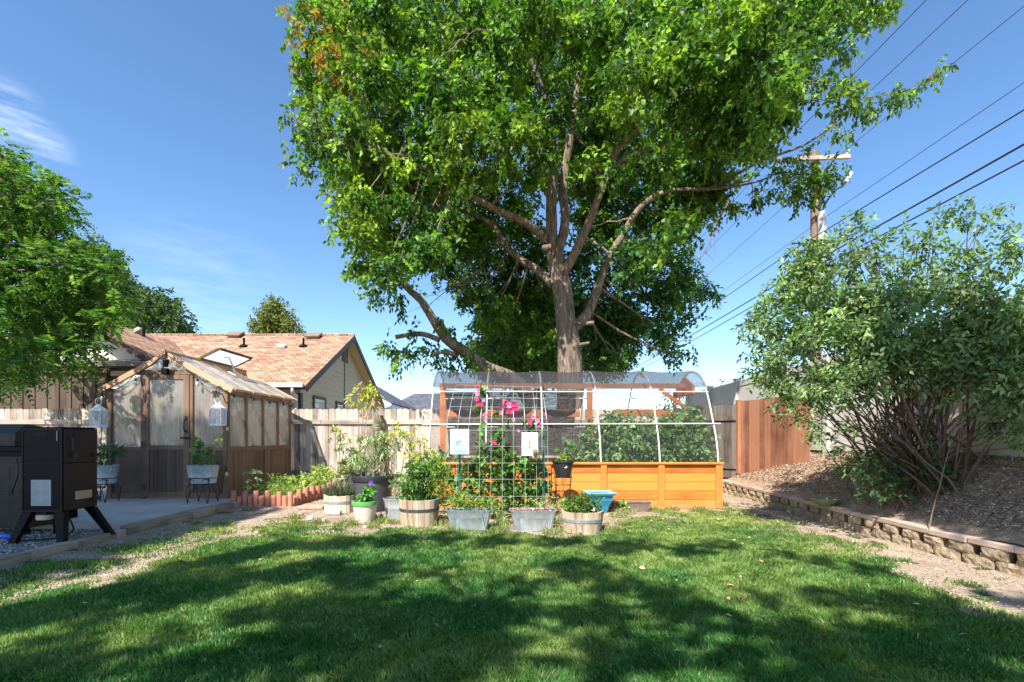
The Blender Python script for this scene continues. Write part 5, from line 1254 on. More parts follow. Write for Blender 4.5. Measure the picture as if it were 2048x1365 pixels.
low('wispy yellowing weeds at the left foot of the trellis', [(910, 1005, 16, 6.85), (935, 1010, 16, 6.8), (900, 1020, 14, 6.7)], [(.3, .36, .13), (.42, .42, .2), (.18, .28, .08)], .05, .012, 900)
low('wispy green weeds between the two steel troughs', [(1000, 1015, 15, 6.7), (1003, 1040, 14, 6.4), (995, 1055, 10, 6.25), (1005, 1060, 10, 6.2)], [(.26, .36, .11), (.4, .42, .2), (.14, .25, .07)], .08, .012, 900)
low('pale weeds behind the bare steel trough', [(1050, 1010, 16, 6.75), (1085, 1012, 14, 6.75)], [(.3, .36, .13), (.42, .42, .2), (.18, .28, .08)], .05, .014, 800)
low('fluffy grey green clump right of the bare trough', [(1100, 1010, 14, 6.9), (1120, 1008, 12, 6.95), (1108, 1025, 12, 6.7)], G2c, .04, .02, 900)
low('yellow-tipped bush between brown barrel and trellis', [(870, 925, 20, 7.4), (862, 950, 24, 7.3), (885, 965, 22, 7.2), (880, 940, 18, 7.4), (895, 985, 20, 7.0)], [(.35, .40, .07), (.2, .3, .06), (.14, .24, .05)], .06, .03, 520)
# yellow-leaved shrub and maple sapling by the fence
YL = [(.42, .44, .07), (.34, .40, .07), (.5, .46, .14), (.22, .32, .07)]
plant('maple_sapling', 'slender young maple with pink and lime top above the fence', [lb(722, 780, 12, 8.9), lb(738, 778, 15, 8.9), lb(715, 798, 14, 8.9), lb(742, 800, 14, 8.9), lb(730, 770, 10, 8.9), lb(728, 822, 8, 8.9), lb(752, 775, 9, 8.9), lb(708, 805, 8, 8.9)], [(.36, .42, .07), (.42, .44, .10), (.55, .34, .26), (.24, .34, .06)], .10, .024, 330, 6, .75, .09, .7, 'tree', stems=[P(728, 765, 8.9), P(740, 775, 8.9), P(715, 795, 8.9)], smat='twig')
plant('young_tree', 'airy yellow green sapling beside the dark stump post', [lb(790, 858, 18, 8.4), lb(815, 862, 18, 8.4), lb(770, 868, 14, 8.4), lb(835, 872, 13, 8.4), lb(800, 845, 10, 8.4)], YL, .09, .024, 220, 6, .6, .1, .7, 'tree', stems=[P(790, 850, 8.4), P(815, 855, 8.4), P(770, 865, 8.4)], smat='twig')
plant('young_tree', 'small yellow-leaved sapling just left of the hoop house', [lb(840, 905, 18, 7.8), lb(825, 918, 16, 7.8), lb(852, 915, 14, 7.8), lb(835, 892, 10, 7.8)], YL, .08, .032, 280, 6, .4, .09, .7, 'tree', stems=[P(840, 895, 7.8), P(825, 910, 7.8)], smat='twig')
plant('young_tree', 'thin pale sapling against the fence left of the black pot', [lb(682, 862, 14, 8.8), lb(668, 870, 11, 8.8), lb(690, 875, 10, 8.8), lb(676, 890, 9, 8.8)], YL, .08, .024, 240, 6, .5, .08, .7, 'tree', stems=[P(682, 858, 8.8), P(670, 868, 8.8)], smat='twig')
low('upright pale stalky plant behind the lavender barrel', [(690, 955, 10, 8.3), (700, 940, 10, 8.3), (688, 935, 8, 8.3)], [(.2, .24, .1), (.12, .13, .06)], .10, .04, 500)
X = P(752, 880, 11.1).x; b = MB(); b.tube([(X - .02, 11.3, 0), (X + .02, 11.3, .8), (X - .02, 11.28, 1.35), (X + .03, 11.27, 1.72)], [.17, .145, .14, .10], 14, wob=.12)
tag(b.build('tree_stump', M['bark'], smooth=True), 'dark tall cut stump standing against the grey fence', 'stump')
t = thing('garden_chair', 'dark metal bench end glimpsed behind the brown barrel plants', 'bench', (-2.1, 8.6, 0)); 
b = MB(); b.tube(smooth_path([(-2.35, 8.5, .52), (-1.95, 8.5, .54), (-1.75, 8.5, .50)]), .012, 6); b.tube([(-2.33, 8.5, .52), (-2.33, 8.5, 0)], .012, 6); b.tube([(-1.78, 8.5, .5), (-1.78, 8.5, 0)], .012, 6); b.tube([(-2.3, 8.5, .40), (-1.8, 8.5, .40)], .012, 6); b.build('frame', M['iron'], t, True)

# ============================================================ string lights, lanterns, lamp
def string(name, label, anchors, sag, bulbs, hang=.05, group='black string lights', wire=.006):
    t = thing(name, label, 'string lights', anchors[0], group); b = MB(); path = []
    for i in range(len(anchors) - 1):
        A, B = Vector(anchors[i]), Vector(anchors[i+1]); s = sag[i] if hasattr(sag, '__len__') else sag
        for j in range(9):
            u = j / 8; path.append(A.lerp(B, u) - Vector((0, 0, 4*s*u*(1-u))))
    b.tube(path, wire, 6); b.build('cable', M['iron'], t, True)
    for p in bulbs:
        p = Vector(p); b = MB(); b.lathe([(.006, 0), (.016, -.005), (.018, -.045), (.014, -.05), (.001, -.05)], p - Vector((0, 0, hang*.2)), 10); b.tube([p + Vector((0, 0, .03)), p], .005, 6); s = b.build('socket', M['iron'], t, True)
        q = p - Vector((0, 0, hang*.2 + .05)); b = MB(); b.lathe([(.010, 0), (.022, -.03), (.026, -.05), (.018, -.075), (.001, -.08)], q, 12); b.build('bulb', M['bulb'], s, True)
    return t
gy = GY0 - .05
string('string_lights', 'black festoon lights swagged along the greenhouse front gable', [(-7.12, gy, 1.93), (-7.18, gy, 2.08), (-6.60, gy, 2.30), (-6.2, gy, 2.55), (-6.05, gy, 2.66), (-5.55, gy, 2.30), (-5.10, gy, 2.10), (-5.0, gy, 2.02)], [.0, .14, .02, 0, 0, .12, .02, 0], [(-7.17, gy, 1.98), (-6.58, gy, 2.24), (-5.50, gy, 2.24)])
sx = G1 + .03
an = [(sx, GY0 - .03, 2.05)] + [(sx, GY0 + (GY1 - GY0)*k/4, 2.05) for k in (1, 2, 3)] + [(sx, GY1 - .04, 2.04)]
string('string_lights', 'black festoon lights swagged along the greenhouse side windows', an, [.13, .13, .12, .14], [(sx, GY0 + .15, 1.98), (sx, GY0 + .82, 1.97), (sx, GY0 + 1.42, 1.95), (sx, GY0 + 2.0, 1.95), (sx, GY0 + 2.42, 1.94)])
string('string_lights', 'black light cable hanging down the greenhouse corner post', [(-4.97, gy, 2.03), (-4.96, gy, 1.5), (-4.97, gy, .9), (-5.05, gy, .45), (-5.10, gy, .2)], 0, [(-4.965, gy - .02, 1.45), (-4.975, gy - .02, .66), (-5.13, gy - .02, .78)])
def lantern(px, ytop, ybot, Y, lab):
    a = P(px, ytop, Y); c = P(px, ybot, Y); H = a.z - c.z; r = .128; t = thing('lantern', lab, 'lantern', (c.x, Y, c.z), 'white pierced metal lanterns'); body = H * .56
    cc = Vector((c.x, Y, c.z)); n = 6; ro = .35
    def ring(rr, z): return [cc + Vector((math.cos(ro + i*math.pi/3)*rr, math.sin(ro + i*math.pi/3)*rr, z)) for i in range(n)]
    b = MB()
    lo, hi = ring(r, .02), ring(r, body)
    for i in range(n):
        A, B, C_, D = lo[i], lo[(i+1) % n], hi[(i+1) % n], hi[i]
        b.tube([A, D], .006, 5)
        m = 4; rows_ = 8
        for q in range(rows_ + 1):
            for sgn in (0, 1): pass
        for q in range(-rows_, m + 1):
            pass
        e = (B - A); f = (D - A)
        # criss-cross lattice
        k = 3; kk = 6
        for q in range(-kk, k + 1):
            for s in (1, -1):
                u0, v0 = q / k, 0.0; u1, v1 = (q + kk) / k, 1.0
                pts2 = []
                for w_ in np.linspace(0, 1, 19):
                    u = u0 + (u1 - u0) * w_; v = w_
                    if -.001 <= u <= 1.001: pts2.append((u if s == 1 else 1 - u, v))
                if len(pts2) > 1:
                    b.beam(A + e*pts2[0][0] + f*pts2[0][1], A + e*pts2[-1][0] + f*pts2[-1][1], .003, .012, up=(e.cross(f)))
        b.beam(A.lerp(B, 0), B, .006, .03); b.beam(D, C_, .006, .03)
    b.build('lattice_body', M['lantern'], t)
    b = MB(); b.lathe([(r + .008, 0), (r + .01, .02), (r, .022)], cc, 6); b.build('base', M['lantern'], t); b = MB()
    rr0 = ring(r + .006, body); rr1 = ring(.035, body + H*.17)
    b.add(rr0 + rr1, [(i, (i+1) % n, n + (i+1) % n, n + i) for i in range(n)] + [tuple(range(n, 2*n))])
    b.build('roof', M['lantern'], t)
    b = MB(); zc = body + H*.17 + .065; b.tube([cc + Vector((math.cos(q)*.055, 0, zc + math.sin(q)*.06)) for q in np.linspace(0, 2*math.pi, 21)], .006, 6); b.build('ring', M['lantern'], t, True)
    b = MB(); b.lathe([(.03, .03), (.03, .12), (.001, .12)], cc, 12); b.build('candle', M['white'], t, True)
    return cc + Vector((0, 0, zc + .05))
p = lantern(197, 795, 855, 8.15, 'white pierced lantern hanging left of the greenhouse')
b = MB(); b.tube(smooth_path([(p.x + .02, 8.17, .12), (p.x + .02, 8.17, .8), (p.x + .02, 8.2, 1.7), (p.x + .05, 8.2, p.z + .02), (p.x - .0, 8.17, p.z + .04), (p.x - .02, 8.15, p.z - .02)]), .007, 6)
tag(b.build('shepherd_hook', M['iron'], smooth=True), 'thin dark hook holding the left lantern by the smoker', 'hook', 'lantern hooks')
p = lantern(436, 792, 852, 8.30, 'white pierced lantern hanging at the greenhouse corner post')
t = thing('flower_hook', 'dark metal flower hook holding the lantern at the corner post', 'hook', p, 'lantern hooks')
b = MB(); b.tube(smooth_path([(-5.03, 8.49, p.z - .08), (-5.03, 8.40, p.z + .05), (p.x, 8.32, p.z + .06), (p.x, 8.29, p.z)]), .008, 6); b.build('bracket', M['iron'], t, True)
n = 14; a_ = rng.uniform(0, 6.28, n); B = np.repeat(np.array([[p.x, 8.27, p.z + .05]]), n, 0); leaf_mesh('petals', B, np.stack([np.cos(a_), -.3 + 0*a_, np.sin(a_)], 1), np.full(n, .09), np.full(n, .055), np.full((n, 3), .045), M['litter'], t, Nh=np.repeat([[0, -1, .1]], n, 0))
t = thing('porch_lamp', 'small silver and black lamp under the greenhouse peak', 'lamp', (-6.05, 8.4, 2.35))
b = MB(); b.lathe([(.035, 0), (.055, .12), (.05, .14), (.001, .15)], Vector((-6.09, 8.40, 2.40)), 16); b.build('shade', M['galv'], t, True)
b = MB(); b.box(-6.085, -5.985, 8.38, 8.46, 2.30, 2.40); b.lathe([(.03, 0), (.055, .12), (.001, .13)], Vector((-6.01, 8.40, 2.42)), 14); b.build('base', M['smoker'], t, bevel=.01)
b = MB(); b.tube([(-6.04, 8.43, 2.55), (-6.04, 8.43, 2.72)], .012, 6); b.build('bracket', M['iron'], t)

# inside the greenhouse
IN = [(.12, .22, .05), (.18, .28, .07)]
plant('potted_plant', 'spindly plant with leafy top inside the left greenhouse window', [((-6.85, 9.0, 1.80), .20, (1, 1, .9)), ((-6.98, 8.9, 1.62), .13), ((-6.78, 8.9, 1.6), .12)], LIME, .14, .03, 420, 6, .3, .1, .75, 'plant', stems=[Vector((-6.85, 9.0, 1.85)), Vector((-6.95, 8.9, 1.6)), Vector((-6.78, 8.9, 1.6))], z0=.9)
for x, lab in ((-6.66, 'dried flower bunch hanging inside the left greenhouse window'), (-5.36, 'dried flower bunch hanging inside the right greenhouse window')):
    b = MB(); b.tube([(x, 8.66, 2.1), (x, 8.66, 1.75), (x, 8.66, 1.62)], [.03, .035, .02], 8); b.tube([(x, 8.66, 1.66), (x - .03, 8.66, 1.56), (x - .06, 8.66, 1.46)], [.04, .10, .05], 10, wob=.3); b.tube([(x, 8.66, 1.62), (x + .05, 8.66, 1.52), (x + .1, 8.66, 1.50)], [.04, .08, .04], 10, wob=.3)
    tag(b.build('dried_flowers', M['dried'], smooth=True), lab, 'dried flowers', 'bunches hung inside the greenhouse')
t = thing('plant_bench', 'wooden bench with shelf seen through the greenhouse panels', 'bench', (-6.7, 9.8, GZ))
b = MB(); b.box(-7.0, -6.55, 8.75, 10.8, .86, .90); b.build('top', M['gh_wood'], t); b = MB()
for y in (8.8, 10.7): b.box(-6.62, -6.57, y, y + .05, GZ, .86); b.box(-6.99, -6.94, y, y + .05, GZ, .86)
b.build('leg', M['gh_wood'], t)
b = MB(); b.box(-6.95, -6.6, 8.7, 8.95, .91, 1.08); tag(b.build('wooden_crate', M['tray'], bevel=.01), 'low brown crate on the bench inside the left greenhouse window', 'crate')

# ============================================================ smoker and grill
SX0, SX1, SY0, SY1 = -5.29, -4.855, 5.22, 5.64
t = thing('cabinet_smoker', 'tall black cabinet smoker on splayed legs beside the patio edge', 'smoker', (-5.07, 5.43, .06))
b = MB(); b.box(SX0, SX1, SY0, SY1, .395, 1.30); b.build('cabinet', M['smoker'], t, bevel=.006)
b = MB(); b.box(SX0 - .006, SX1 + .006, SY0 - .006, SY1 + .006, 1.3005, 1.312); b.build('lid', M['smoker'], t, bevel=.004)
b = MB(); b.box(SX1 + .001, SX1 + .022, SY0 + .01, SY1 - .005, .405, .915); b.box(SX1 + .001, SX1 + .022, SY0 + .01, SY1 - .005, .922, 1.29); d = b.build('door', M['smoker_door'], t, bevel=.004)
b = MB()
for z in (.50, 1.0): b.box(SX1 + .023, SX1 + .045, SY1 - .07, SY1 + .01, z - .02, z + .02); b.tube([(SX1 + .05, SY1 - .05, z), (SX1 + .05, SY1 + .02, z)], .009, 6)
b.box(SX1 + .023, SX1 + .05, SY0 + .08, SY0 + .13, .98, 1.02); b.build('latch', M['iron'], d)
b = MB(); b.box(SX0 + .10, SX0 + .315, SY0 - .003, SY0 - .0005, .46, .74); lb_ = b.build('warning_label', M['paper'], t)
b = MB()
for k in range(14):
    z = .72 - k * .018
    if k in (4, 9): continue
    b.box(SX0 + .115, SX0 + .20 - .02*(k%3), SY0 - .0042, SY0 - .0032, z - .003, z); b.box(SX0 + .215, SX0 + .30 - .015*((k+1)%3), SY0 - .0042, SY0 - .0032, z - .003, z)
b.build('label_print', M['ink'], lb_)
b = MB(); b.box(SX1 + .0225, SX1 + .0245, SY0 + .13, SY0 + .34, .51, .60); l2 = b.build('rating_label', M['paper_tan'], t)
b = MB()
for k in range(5): b.box(SX1 + .0247, SX1 + .0255, SY0 + .145, SY0 + .325, .585 - k*.015, .590 - k*.015)
b.build('label_print', M['tray'], l2)
for k in range(6):
    b = MB(); b.box(SX0 + .15 + k*.022, SX0 + .157 + k*.022, SY0 - .003, SY0 - .0005, 1.22, 1.26); b.build('vent_slot', M['iron'], t)
b = MB(); b.box(SX1 - .058, SX1 - .053, SY0 - .004, SY0 - .0005, 1.16, 1.27); b.build('chrome_strip', M['galv'], t)
b = MB()
for q in ((SX0, SX1, .395, .415), (SX0, SX1, 1.28, 1.30), (SX0, SX0 + .012, .415, 1.28), (SX1 - .012, SX1, .415, 1.28), (SX0 + .012, SX1 - .012, .915, .922)): b.box(q[0], q[1], SY0 - .0055, SY0 - .0005, q[2], q[3])
b.build('front_frame', M['smoker_door'], t)
b = MB(); b.tube(smooth_path([(SX1 + .024, SY0 + .06, 1.20), (SX1 + .055, SY0 + .06, 1.18), (SX1 + .055, SY0 + .06, 1.06), (SX1 + .024, SY0 + .06, 1.04)]), .009, 8); b.build('handle', M['iron'], d, True)
for (x0, y0, x1, y1) in ((SX1 - .035, SY0 + .03, SX1 + .02, SY0 - .02), (SX0 + .05, SY0 + .03, SX0 - .06, SY0 - .04), (SX1 - .04, SY1 - .03, SX1 + .13, SY1 + .06), (SX0 + .05, SY1 - .03, SX0 - .05, SY1 + .05)):
    b = MB(); w_ = .055
    b.add([(x0 - w_, y0 - w_*.6, .3945), (x0 + w_, y0 - w_*.6, .3945), (x0 + w_, y0 + w_*.6, .3945), (x0 - w_, y0 + w_*.6, .3945), (x1 - w_*.7, y1 - w_*.5, .055), (x1 + w_*.7, y1 - w_*.5, .055), (x1 + w_*.7, y1 + w_*.5, .055), (x1 - w_*.7, y1 + w_*.5, .055)], [(0,1,2,3),(7,6,5,4),(0,4,5,1),(1,5,6,2),(2,6,7,3),(3,7,4,0)]); b.build('leg', M['smoker'], t, bevel=.004)
b = MB(); b.box(-5.16, -4.98, 5.35, 5.55, .28, .394); b.build('burner_box', M['smoker'], t, bevel=.006)
b = MB(); b.lathe([(.07, 0), (.075, .01), (.075, .05), (.06, .055)], Vector((-5.12, 5.30, .30)), 20); b.build('burner_valve', M['tan_pot'], t, True)
b = MB(); b.tube(smooth_path([(-5.0, 5.45, .30), (-4.92, 5.42, .16), (-5.05, 5.35, .085), (-5.35, 5.25, .08), (-5.6, 5.4, .09)]), .010, 6); b.build('gas_hose', M['iron'], t, True)

t = thing('gas_grill', 'dark barbecue grill with louvred cabinet at the left picture edge', 'grill', (-6.1, 6.0, .05))
gx0, gx1, gy0, gy1 = -6.75, -5.62, 5.62, 6.15
b = MB(); b.box(gx0, gx1, gy0, gy1, .14, .98); b.build('cabinet', M['grill'], t, bevel=.006)
b = MB(); b.box(gx0 - .05, gx1 + .06, gy0 - .05, gy1 + .04, 1.04, 1.09); b.build('shelf', M['smoker'], t, bevel=.006)
b = MB(); b.box(gx0, gx1 - .02, gy0 + .02, gy1, .981, 1.039); b.build('control_panel', M['smoker'], t)
for k in range(3):
    for i in range(3):
        b = MB()
        for j in range(4):
            x = gx1 - .17 - i*.17; z = .30 + k*.22 + j*.032; b.box(x, x + .12, gy0 - .006, gy0 - .0005, z, z + .012)
        b.build('louvre', M['iron'], t)
b = MB(); b.prism([(gy0 + .05, 1.0905), (gy1 - .02, 1.0905), (gy1 - .05, 1.32), (gy0 + .2, 1.36), (gy0 + .06, 1.25)], 0, gx0 + .1, gx0 + .92); b.build('hood', M['grill'], t, bevel=.01)
b = MB(); b.box(gx1 - .36, gx1 - .12, gy1 - .14, gy1 - .04, 1.0905, 1.28); b.box(gx1 - .33, gx1 - .15, gy1 - .145, gy1 - .1405, 1.12, 1.26); b.build('side_box', M['tray'], t, bevel=.006)
b = MB(); b.tube(smooth_path([(gx1 - .1, gy0 - .04, .95), (gx1 - .02, gy0 - .1, .8), (gx1 - .1, gy0 - .08, .6), (gx1 - .15, gy0 - .04, .55)]), .009, 6); b.build('gas_hose', M['iron'], t, True)
for x in (gx0 + .08, gx1 - .08):
    b = MB(); b.lathe([(.04, -.015), (.045, 0), (.04, .015)], Vector((0, 0, 0)), 14)
    b.v = [(x + v[2], gy0 + .06 + v[0], .096 + v[1]) for v in b.v]; b.build('wheel', M['iron'], t, True)
p = GP(12, 1078, .06); t = thing('spray_nozzle', 'bright blue hose nozzle on the gravel under the grill', 'nozzle', (p.x, p.y, .06))
b = MB(); b.tube([(p.x - .1, p.y + .02, .085), (p.x, p.y, .09), (p.x + .05, p.y - .01, .085), (p.x + .09, p.y - .01, .075)], [.022, .032, .034, .018], 14); b.build('body', M['blue'], t, True)
b = MB(); b.tube([(p.x - .35, p.y + .05, .07), (p.x - .1, p.y + .02, .085)], .012, 8); b.build('hose_end', M['iron'], t, True)
b = MB(); b.tube([(-6.45, 8.0 + .05, .12), (-6.45, 8.05, .3)], .01, 6)
# red folded thing left of the smoker's tub
b = MB(); b.box(-7.28, -7.24, 8.3, 8.35, .12, .75); b.box(-7.28, -7.0, 8.3, 8.34, .32, .36); b.tube([(-7.26, 8.3, .75), (-7.26, 8.3, 1.0)], .015, 8)
tag(b.build('hand_truck', M['rust'], bevel=.006), 'red metal cart frame behind the smoker and left tub', 'cart')

# bowl on the bank
p = P(1645, 990, 6.75); zz = float(mound_z(p.x, p.y)); t = thing('bird_bowl', 'shallow green bowl resting on mulch beside the cap stones', 'bowl', (p.x + .03, p.y, zz))
b = MB(); c = Vector((p.x + .03, p.y, zz - .02)); b.lathe([(.07, 0), (.08, .02), (.15, .06), (.185, .10), (.19, .118), (.178, .12), (.165, .10), (.11, .055), (.001, .04)], c, 36); b.build('bowl_body', M['bowl'], t, True)
# bare stick
b = MB(); a = P(1858, 1000, 5.0); a.z = float(mound_z(a.x, a.y)); e = P(1905, 880, 5.15); b.tube(curve(a, e, (-.02, 0, .02), 8, .008), lerp_r(.0065, .004, 8), 7)
tag(b.build('bare_stick', M['twig'], smooth=True), 'pale bare stick poked into the mulch before the shrub', 'stick')
b = MB(); a = P(1585, 905, 9.5); a.z = float(mound_z(a.x, a.y)) - .05; b.tube([a, a + Vector((0, 0, .25))], .014, 6); tag(b.build('wooden_peg', M['stone']), 'small pale peg in the mulch near the red fence', 'peg')

# ============================================================ power line
t = thing('power_pole', 'tall wooden power pole with crossarms behind the shrub', 'power pole', (9.42, 15, 0))
b = MB(); b.tube([(9.42, 15, 0), (9.42, 15, 5), (9.40, 15, 10.05)], [.18, .155, .12], 18); b.build('pole_shaft', M['pole'], t, True)
b = MB(); b.beam(P(1551, 321, 14.85), P(1699, 314, 14.85), .11, .12); b.build('crossarm', M['rail_grey'], t, bevel=.01)
b = MB(); b.beam(P(1592, 503, 14.85), P(1633, 506, 14.85), .10, .09); b.build('crossarm', M['pole'], t, bevel=.01)
b = MB(); b.tube([P(1610, 507, 14.85), P(1628, 522, 14.85)], .02, 6); b.build('brace', M['iron'], t)
for px, py in ((1553, 313), (1694, 305), (1612, 309)):
    b = MB(); q = P(px, py, 14.85); b.lathe([(.03, -.06), (.03, 0), (.06, .03), (.03, .05), (.05, .08), (.001, .11)], q, 10); b.build('insulator', M['conduit'], t, True)
b = MB(); q0 = P(1644, 520, 14.72); q1 = P(1644, 432, 14.72); b.tube([(q0.x, 14.72, 5.2), q1], .12, 14); b.tube([q1, q1 + Vector((0, 0, .12))], .09, 12); b.build('riser_pipe', M['conduit'], t, True)
b = MB(); b.tube(smooth_path([q1 + Vector((0, 0, .1)), P(1652, 405, 14.7), P(1672, 380, 14.7), P(1685, 373, 14.7), P(1696, 357, 14.7)]), .03, 6); b.tube(smooth_path([q1 + Vector((0, 0, .1)), P(1630, 412, 14.7), P(1612, 400, 14.7), P(1600, 395, 14.7)]), .03, 6); b.build('cable', M['wire'], t, True)
b = MB(); b.beam(P(1691, 365, 14.7), P(1702, 345, 14.7), .10, .10); b.build('cutout_switch', M['conduit'], t, bevel=.01)
b = MB(); b.beam(P(1692, 352, 14.7), P(1700, 341, 14.7), .05, .05); b.build('fuse_tube', M['iron'], t)
def wire(lab, X0, z0, r, mat='wire_thin', Xn=None, zn=None, sag=.35, zf=None, Xf=None):
    """from the far pole (Y=62) through the pole (Y=15) to beyond the camera"""
    Xn = X0 if Xn is None else Xn; zn = z0 if zn is None else zn; Xf = X0 if Xf is None else Xf; zf = z0 if zf is None else zf
    pts = []
    for i in range(17):
        u = i / 16; pts.append((Xf + (X0 - Xf)*u, 62 + (14.85 - 62)*u, zf + (z0 - zf)*u - 4*sag*u*(1-u)))
    for i in range(1, 17):
        u = i / 16; pts.append((X0 + (Xn - X0)*u, 14.85 + (-28 - 14.85)*u, z0 + (zn - z0)*u - 4*sag*u*(1-u)))
    b = MB(); b.tube(pts, r, 6)
    o = b.build('power_cable', M[mat], smooth=True, origin=(X0, 14.85, z0)); return tag(o, lab, 'cable', 'overhead cables from the power pole')
q = P(1553, 313, 14.85); wire('thin overhead wire from the left end of the crossarm', q.x, q.z + .1, .009)
q = P(1612, 309, 14.85); wire('thin overhead wire from the middle of the crossarm', q.x, q.z + .1, .009, sag=.3)
q = P(1694, 305, 14.85); wire('thin overhead wire from the right end of the crossarm', q.x, q.z + .1, .009, sag=.45)
q = P(1646, 438, 14.85); wire('thin overhead wire passing the grey riser pipe top', q.x, q.z, .008, sag=.2)
q = P(1597, 500, 14.85); wire('dark overhead cable from the short lower crossarm', q.x, q.z + .1, .014, 'wire', Xn=q.x + 1.4, sag=.2)
q = P(1633, 524, 14.85); wire('thickest overhead cable, upper strand of the lowest pair', q.x + .05, q.z + .06, .021, 'wire', sag=.15)
q = P(1633, 527, 14.85); wire('thick overhead cable, lower strand of the lowest pair', q.x + .1, q.z - .13, .017, 'wire', sag=.22)
# ============================================================ trees
def skeleton_tubes(t, paths, name='limb', mat='bark', wob=.09, n=14, lk=.82):
    """paths: list of (points, r0, r1); returns sampled points with radii"""
    pool = []
    for pts, r0, r1 in paths:
        sp = smooth_path(pts, 4); rr = lerp_r(r0 * lk, r1 * lk, len(sp), .9); b = MB(); b.tube(sp, rr, n, wob=wob); b.build(name, M[mat], t, True)
        pool += list(zip(sp, rr))
    return pool
def feeders(t, pool, lobes, name='twigs', mat='bark', r1=.008, sub=3, maxr=.032):
    b = MB(); Pp = np.array([tuple(p) for p, r in pool]); Rr = np.array([r for p, r in pool])
    for lb_ in lobes:
        c = np.array(lb_[0]); d = np.linalg.norm(Pp - c, axis=1) + np.maximum(0, c[2] - .3 - Pp[:, 2]) * .5; i = int(d.argmin())
        if d[i] > 2.6: continue
        a = Vector(Pp[i]); r0 = min(Rr[i] * .55, maxr); e = Vector(c)
        path = curve(a, e, (0, 0, -.12 * d[i] * random.uniform(.2, 1)), 7, .03 * float(d[i]) ** .5); b.tube(path, lerp_r(r0, max(r1, r0*.3), 7), 6)
        for k in range(sub):
            q = random.choice(path[3:]); dd = Vector((random.gauss(0, 1), random.gauss(0, 1), random.gauss(-.1, .7))).normalized() * lb_[1] * random.uniform(.6, 1.0)
            b.tube(curve(q, Vector(c) + dd, (0, 0, -.05), 5, .02), lerp_r(max(r1, r0*.35), .004, 5), 5)
    b.build(name, M[mat], t, True)
TY0 = 12.3
mt = thing('maple_tree', 'huge spreading maple behind the hoop house with dense glossy green crown', 'tree', (1.45, TY0, 0))
def PP(l): return [P(x, y, Y) for x, y, Y in l]
b0 = P(1141, 760, TY0)
trunkp = [Vector((1.47, TY0, -.05)), Vector((1.46, TY0, .6)), Vector((1.46, TY0, 1.6))] + PP([(1140, 740, TY0), (1138, 690, TY0), (1131, 640, TY0), (1126, 590, TY0), (1116, 540, TY0), (1108, 500, TY0)])
sp = smooth_path(trunkp, 5); rr = [np.interp(p.z, [-.1, .5, 1.6, 2.9, 3.4, 4.2, 5.0, 6.0], [.50, .38, .34, .31, .29, .25, .235, .21]) for p in sp]
b = MB(); b.tube(sp, rr, 28, wob=.045); tr = b.build('trunk', M['bark'], mt, True)
main = [
 (PP([(1106, 510, TY0), (1103, 450, TY0), (1103, 390, 12.2), (1108, 330, 12.1), (1098, 240, 12.0), (1072, 150, 11.8), (1055, 80, 11.6), (1040, -40, 11.4), (1030, -160, 11.3)]), .20, .06),
 (PP([(1112, 520, TY0), (1130, 450, 12.5), (1126, 370, 12.6), (1140, 280, 12.6), (1152, 200, 12.7), (1160, 120, 12.7), (1175, 20, 12.8), (1180, -120, 12.8)]), .16, .06),
 (PP([(1090, 478, 12.15), (1068, 458, 11.9), (1035, 437, 11.6), (1000, 424, 11.2), (960, 402, 10.9), (915, 378, 10.6), (860, 345, 10.3), (800, 310, 10.0)]), .13, .04),
 (PP([(1108, 570, 12.3), (1075, 540, 12.6), (1040, 518, 12.9), (1010, 492, 13.2), (990, 455, 13.3), (950, 430, 13.4), (900, 415, 13.6), (820, 430, 13.8)]), .15, .04),
 (PP([(1128, 545, 12.2), (1150, 505, 12.0), (1172, 460, 11.8), (1192, 410, 11.7), (1212, 355, 11.5), (1238, 295, 11.3), (1285, 245, 11.1), (1335, 205, 10.9), (1395, 172, 10.7), (1470, 120, 10.5)]), .15, .04),
 (PP([(1140, 660, 12.4), (1172, 632, 12.7), (1192, 585, 12.9), (1212, 530, 13.1), (1245, 470, 13.2), (1285, 410, 13.3), (1340, 382, 13.3), (1420, 378, 13.2), (1500, 360, 13.0)]), .19, .04),
 (PP([(1212, 360, 11.5), (1250, 315, 11.3), (1290, 300, 11.2), (1350, 285, 11.0)]), .07, .03),
 (PP([(1420, 378, 13.2), (1480, 345, 12.6), (1528, 320, 12.2), (1605, 292, 11.8), (1661, 256, 11.5), (1684, 246, 11.3)]), .055, .018),
 (PP([(1658, 258, 11.5), (1687, 220, 11.4), (1718, 200, 11.3), (1762, 192, 11.2), (1812, 180, 11.1)]), .028, .010),
 (PP([(1345, 380, 13.3), (1440, 378, 12.8), (1520, 362, 12.4), (1560, 345, 12.2), (1600, 350, 12.0)]), .05, .012),
]
pool = skeleton_tubes(mt, main)
low_l = [([Vector((1.35, 12.25, .5)), Vector((.6, 12.1, 1.75))] + PP([(1035, 765, 11.9), (975, 737, 11.7), (938, 710, 11.6), (905, 688, 11.5), (882, 665, 11.45), (862, 632, 11.4), (842, 602, 11.3), (820, 582, 11.3), (797, 561, 11.3)]), .24, .075),
 (PP([(880, 682, 11.45), (858, 672, 11.4), (832, 668, 11.35), (791, 675, 11.3)]), .075, .065), (PP([(915, 712, 11.5), (890, 704, 11.3), (868, 708, 11.2)]), .08, .05), (PP([(893, 665, 11.45), (886, 650, 11.4), (884, 640, 11.4)]), .05, .045)]
pool2 = skeleton_tubes(mt, low_l, 'pruned_limb')
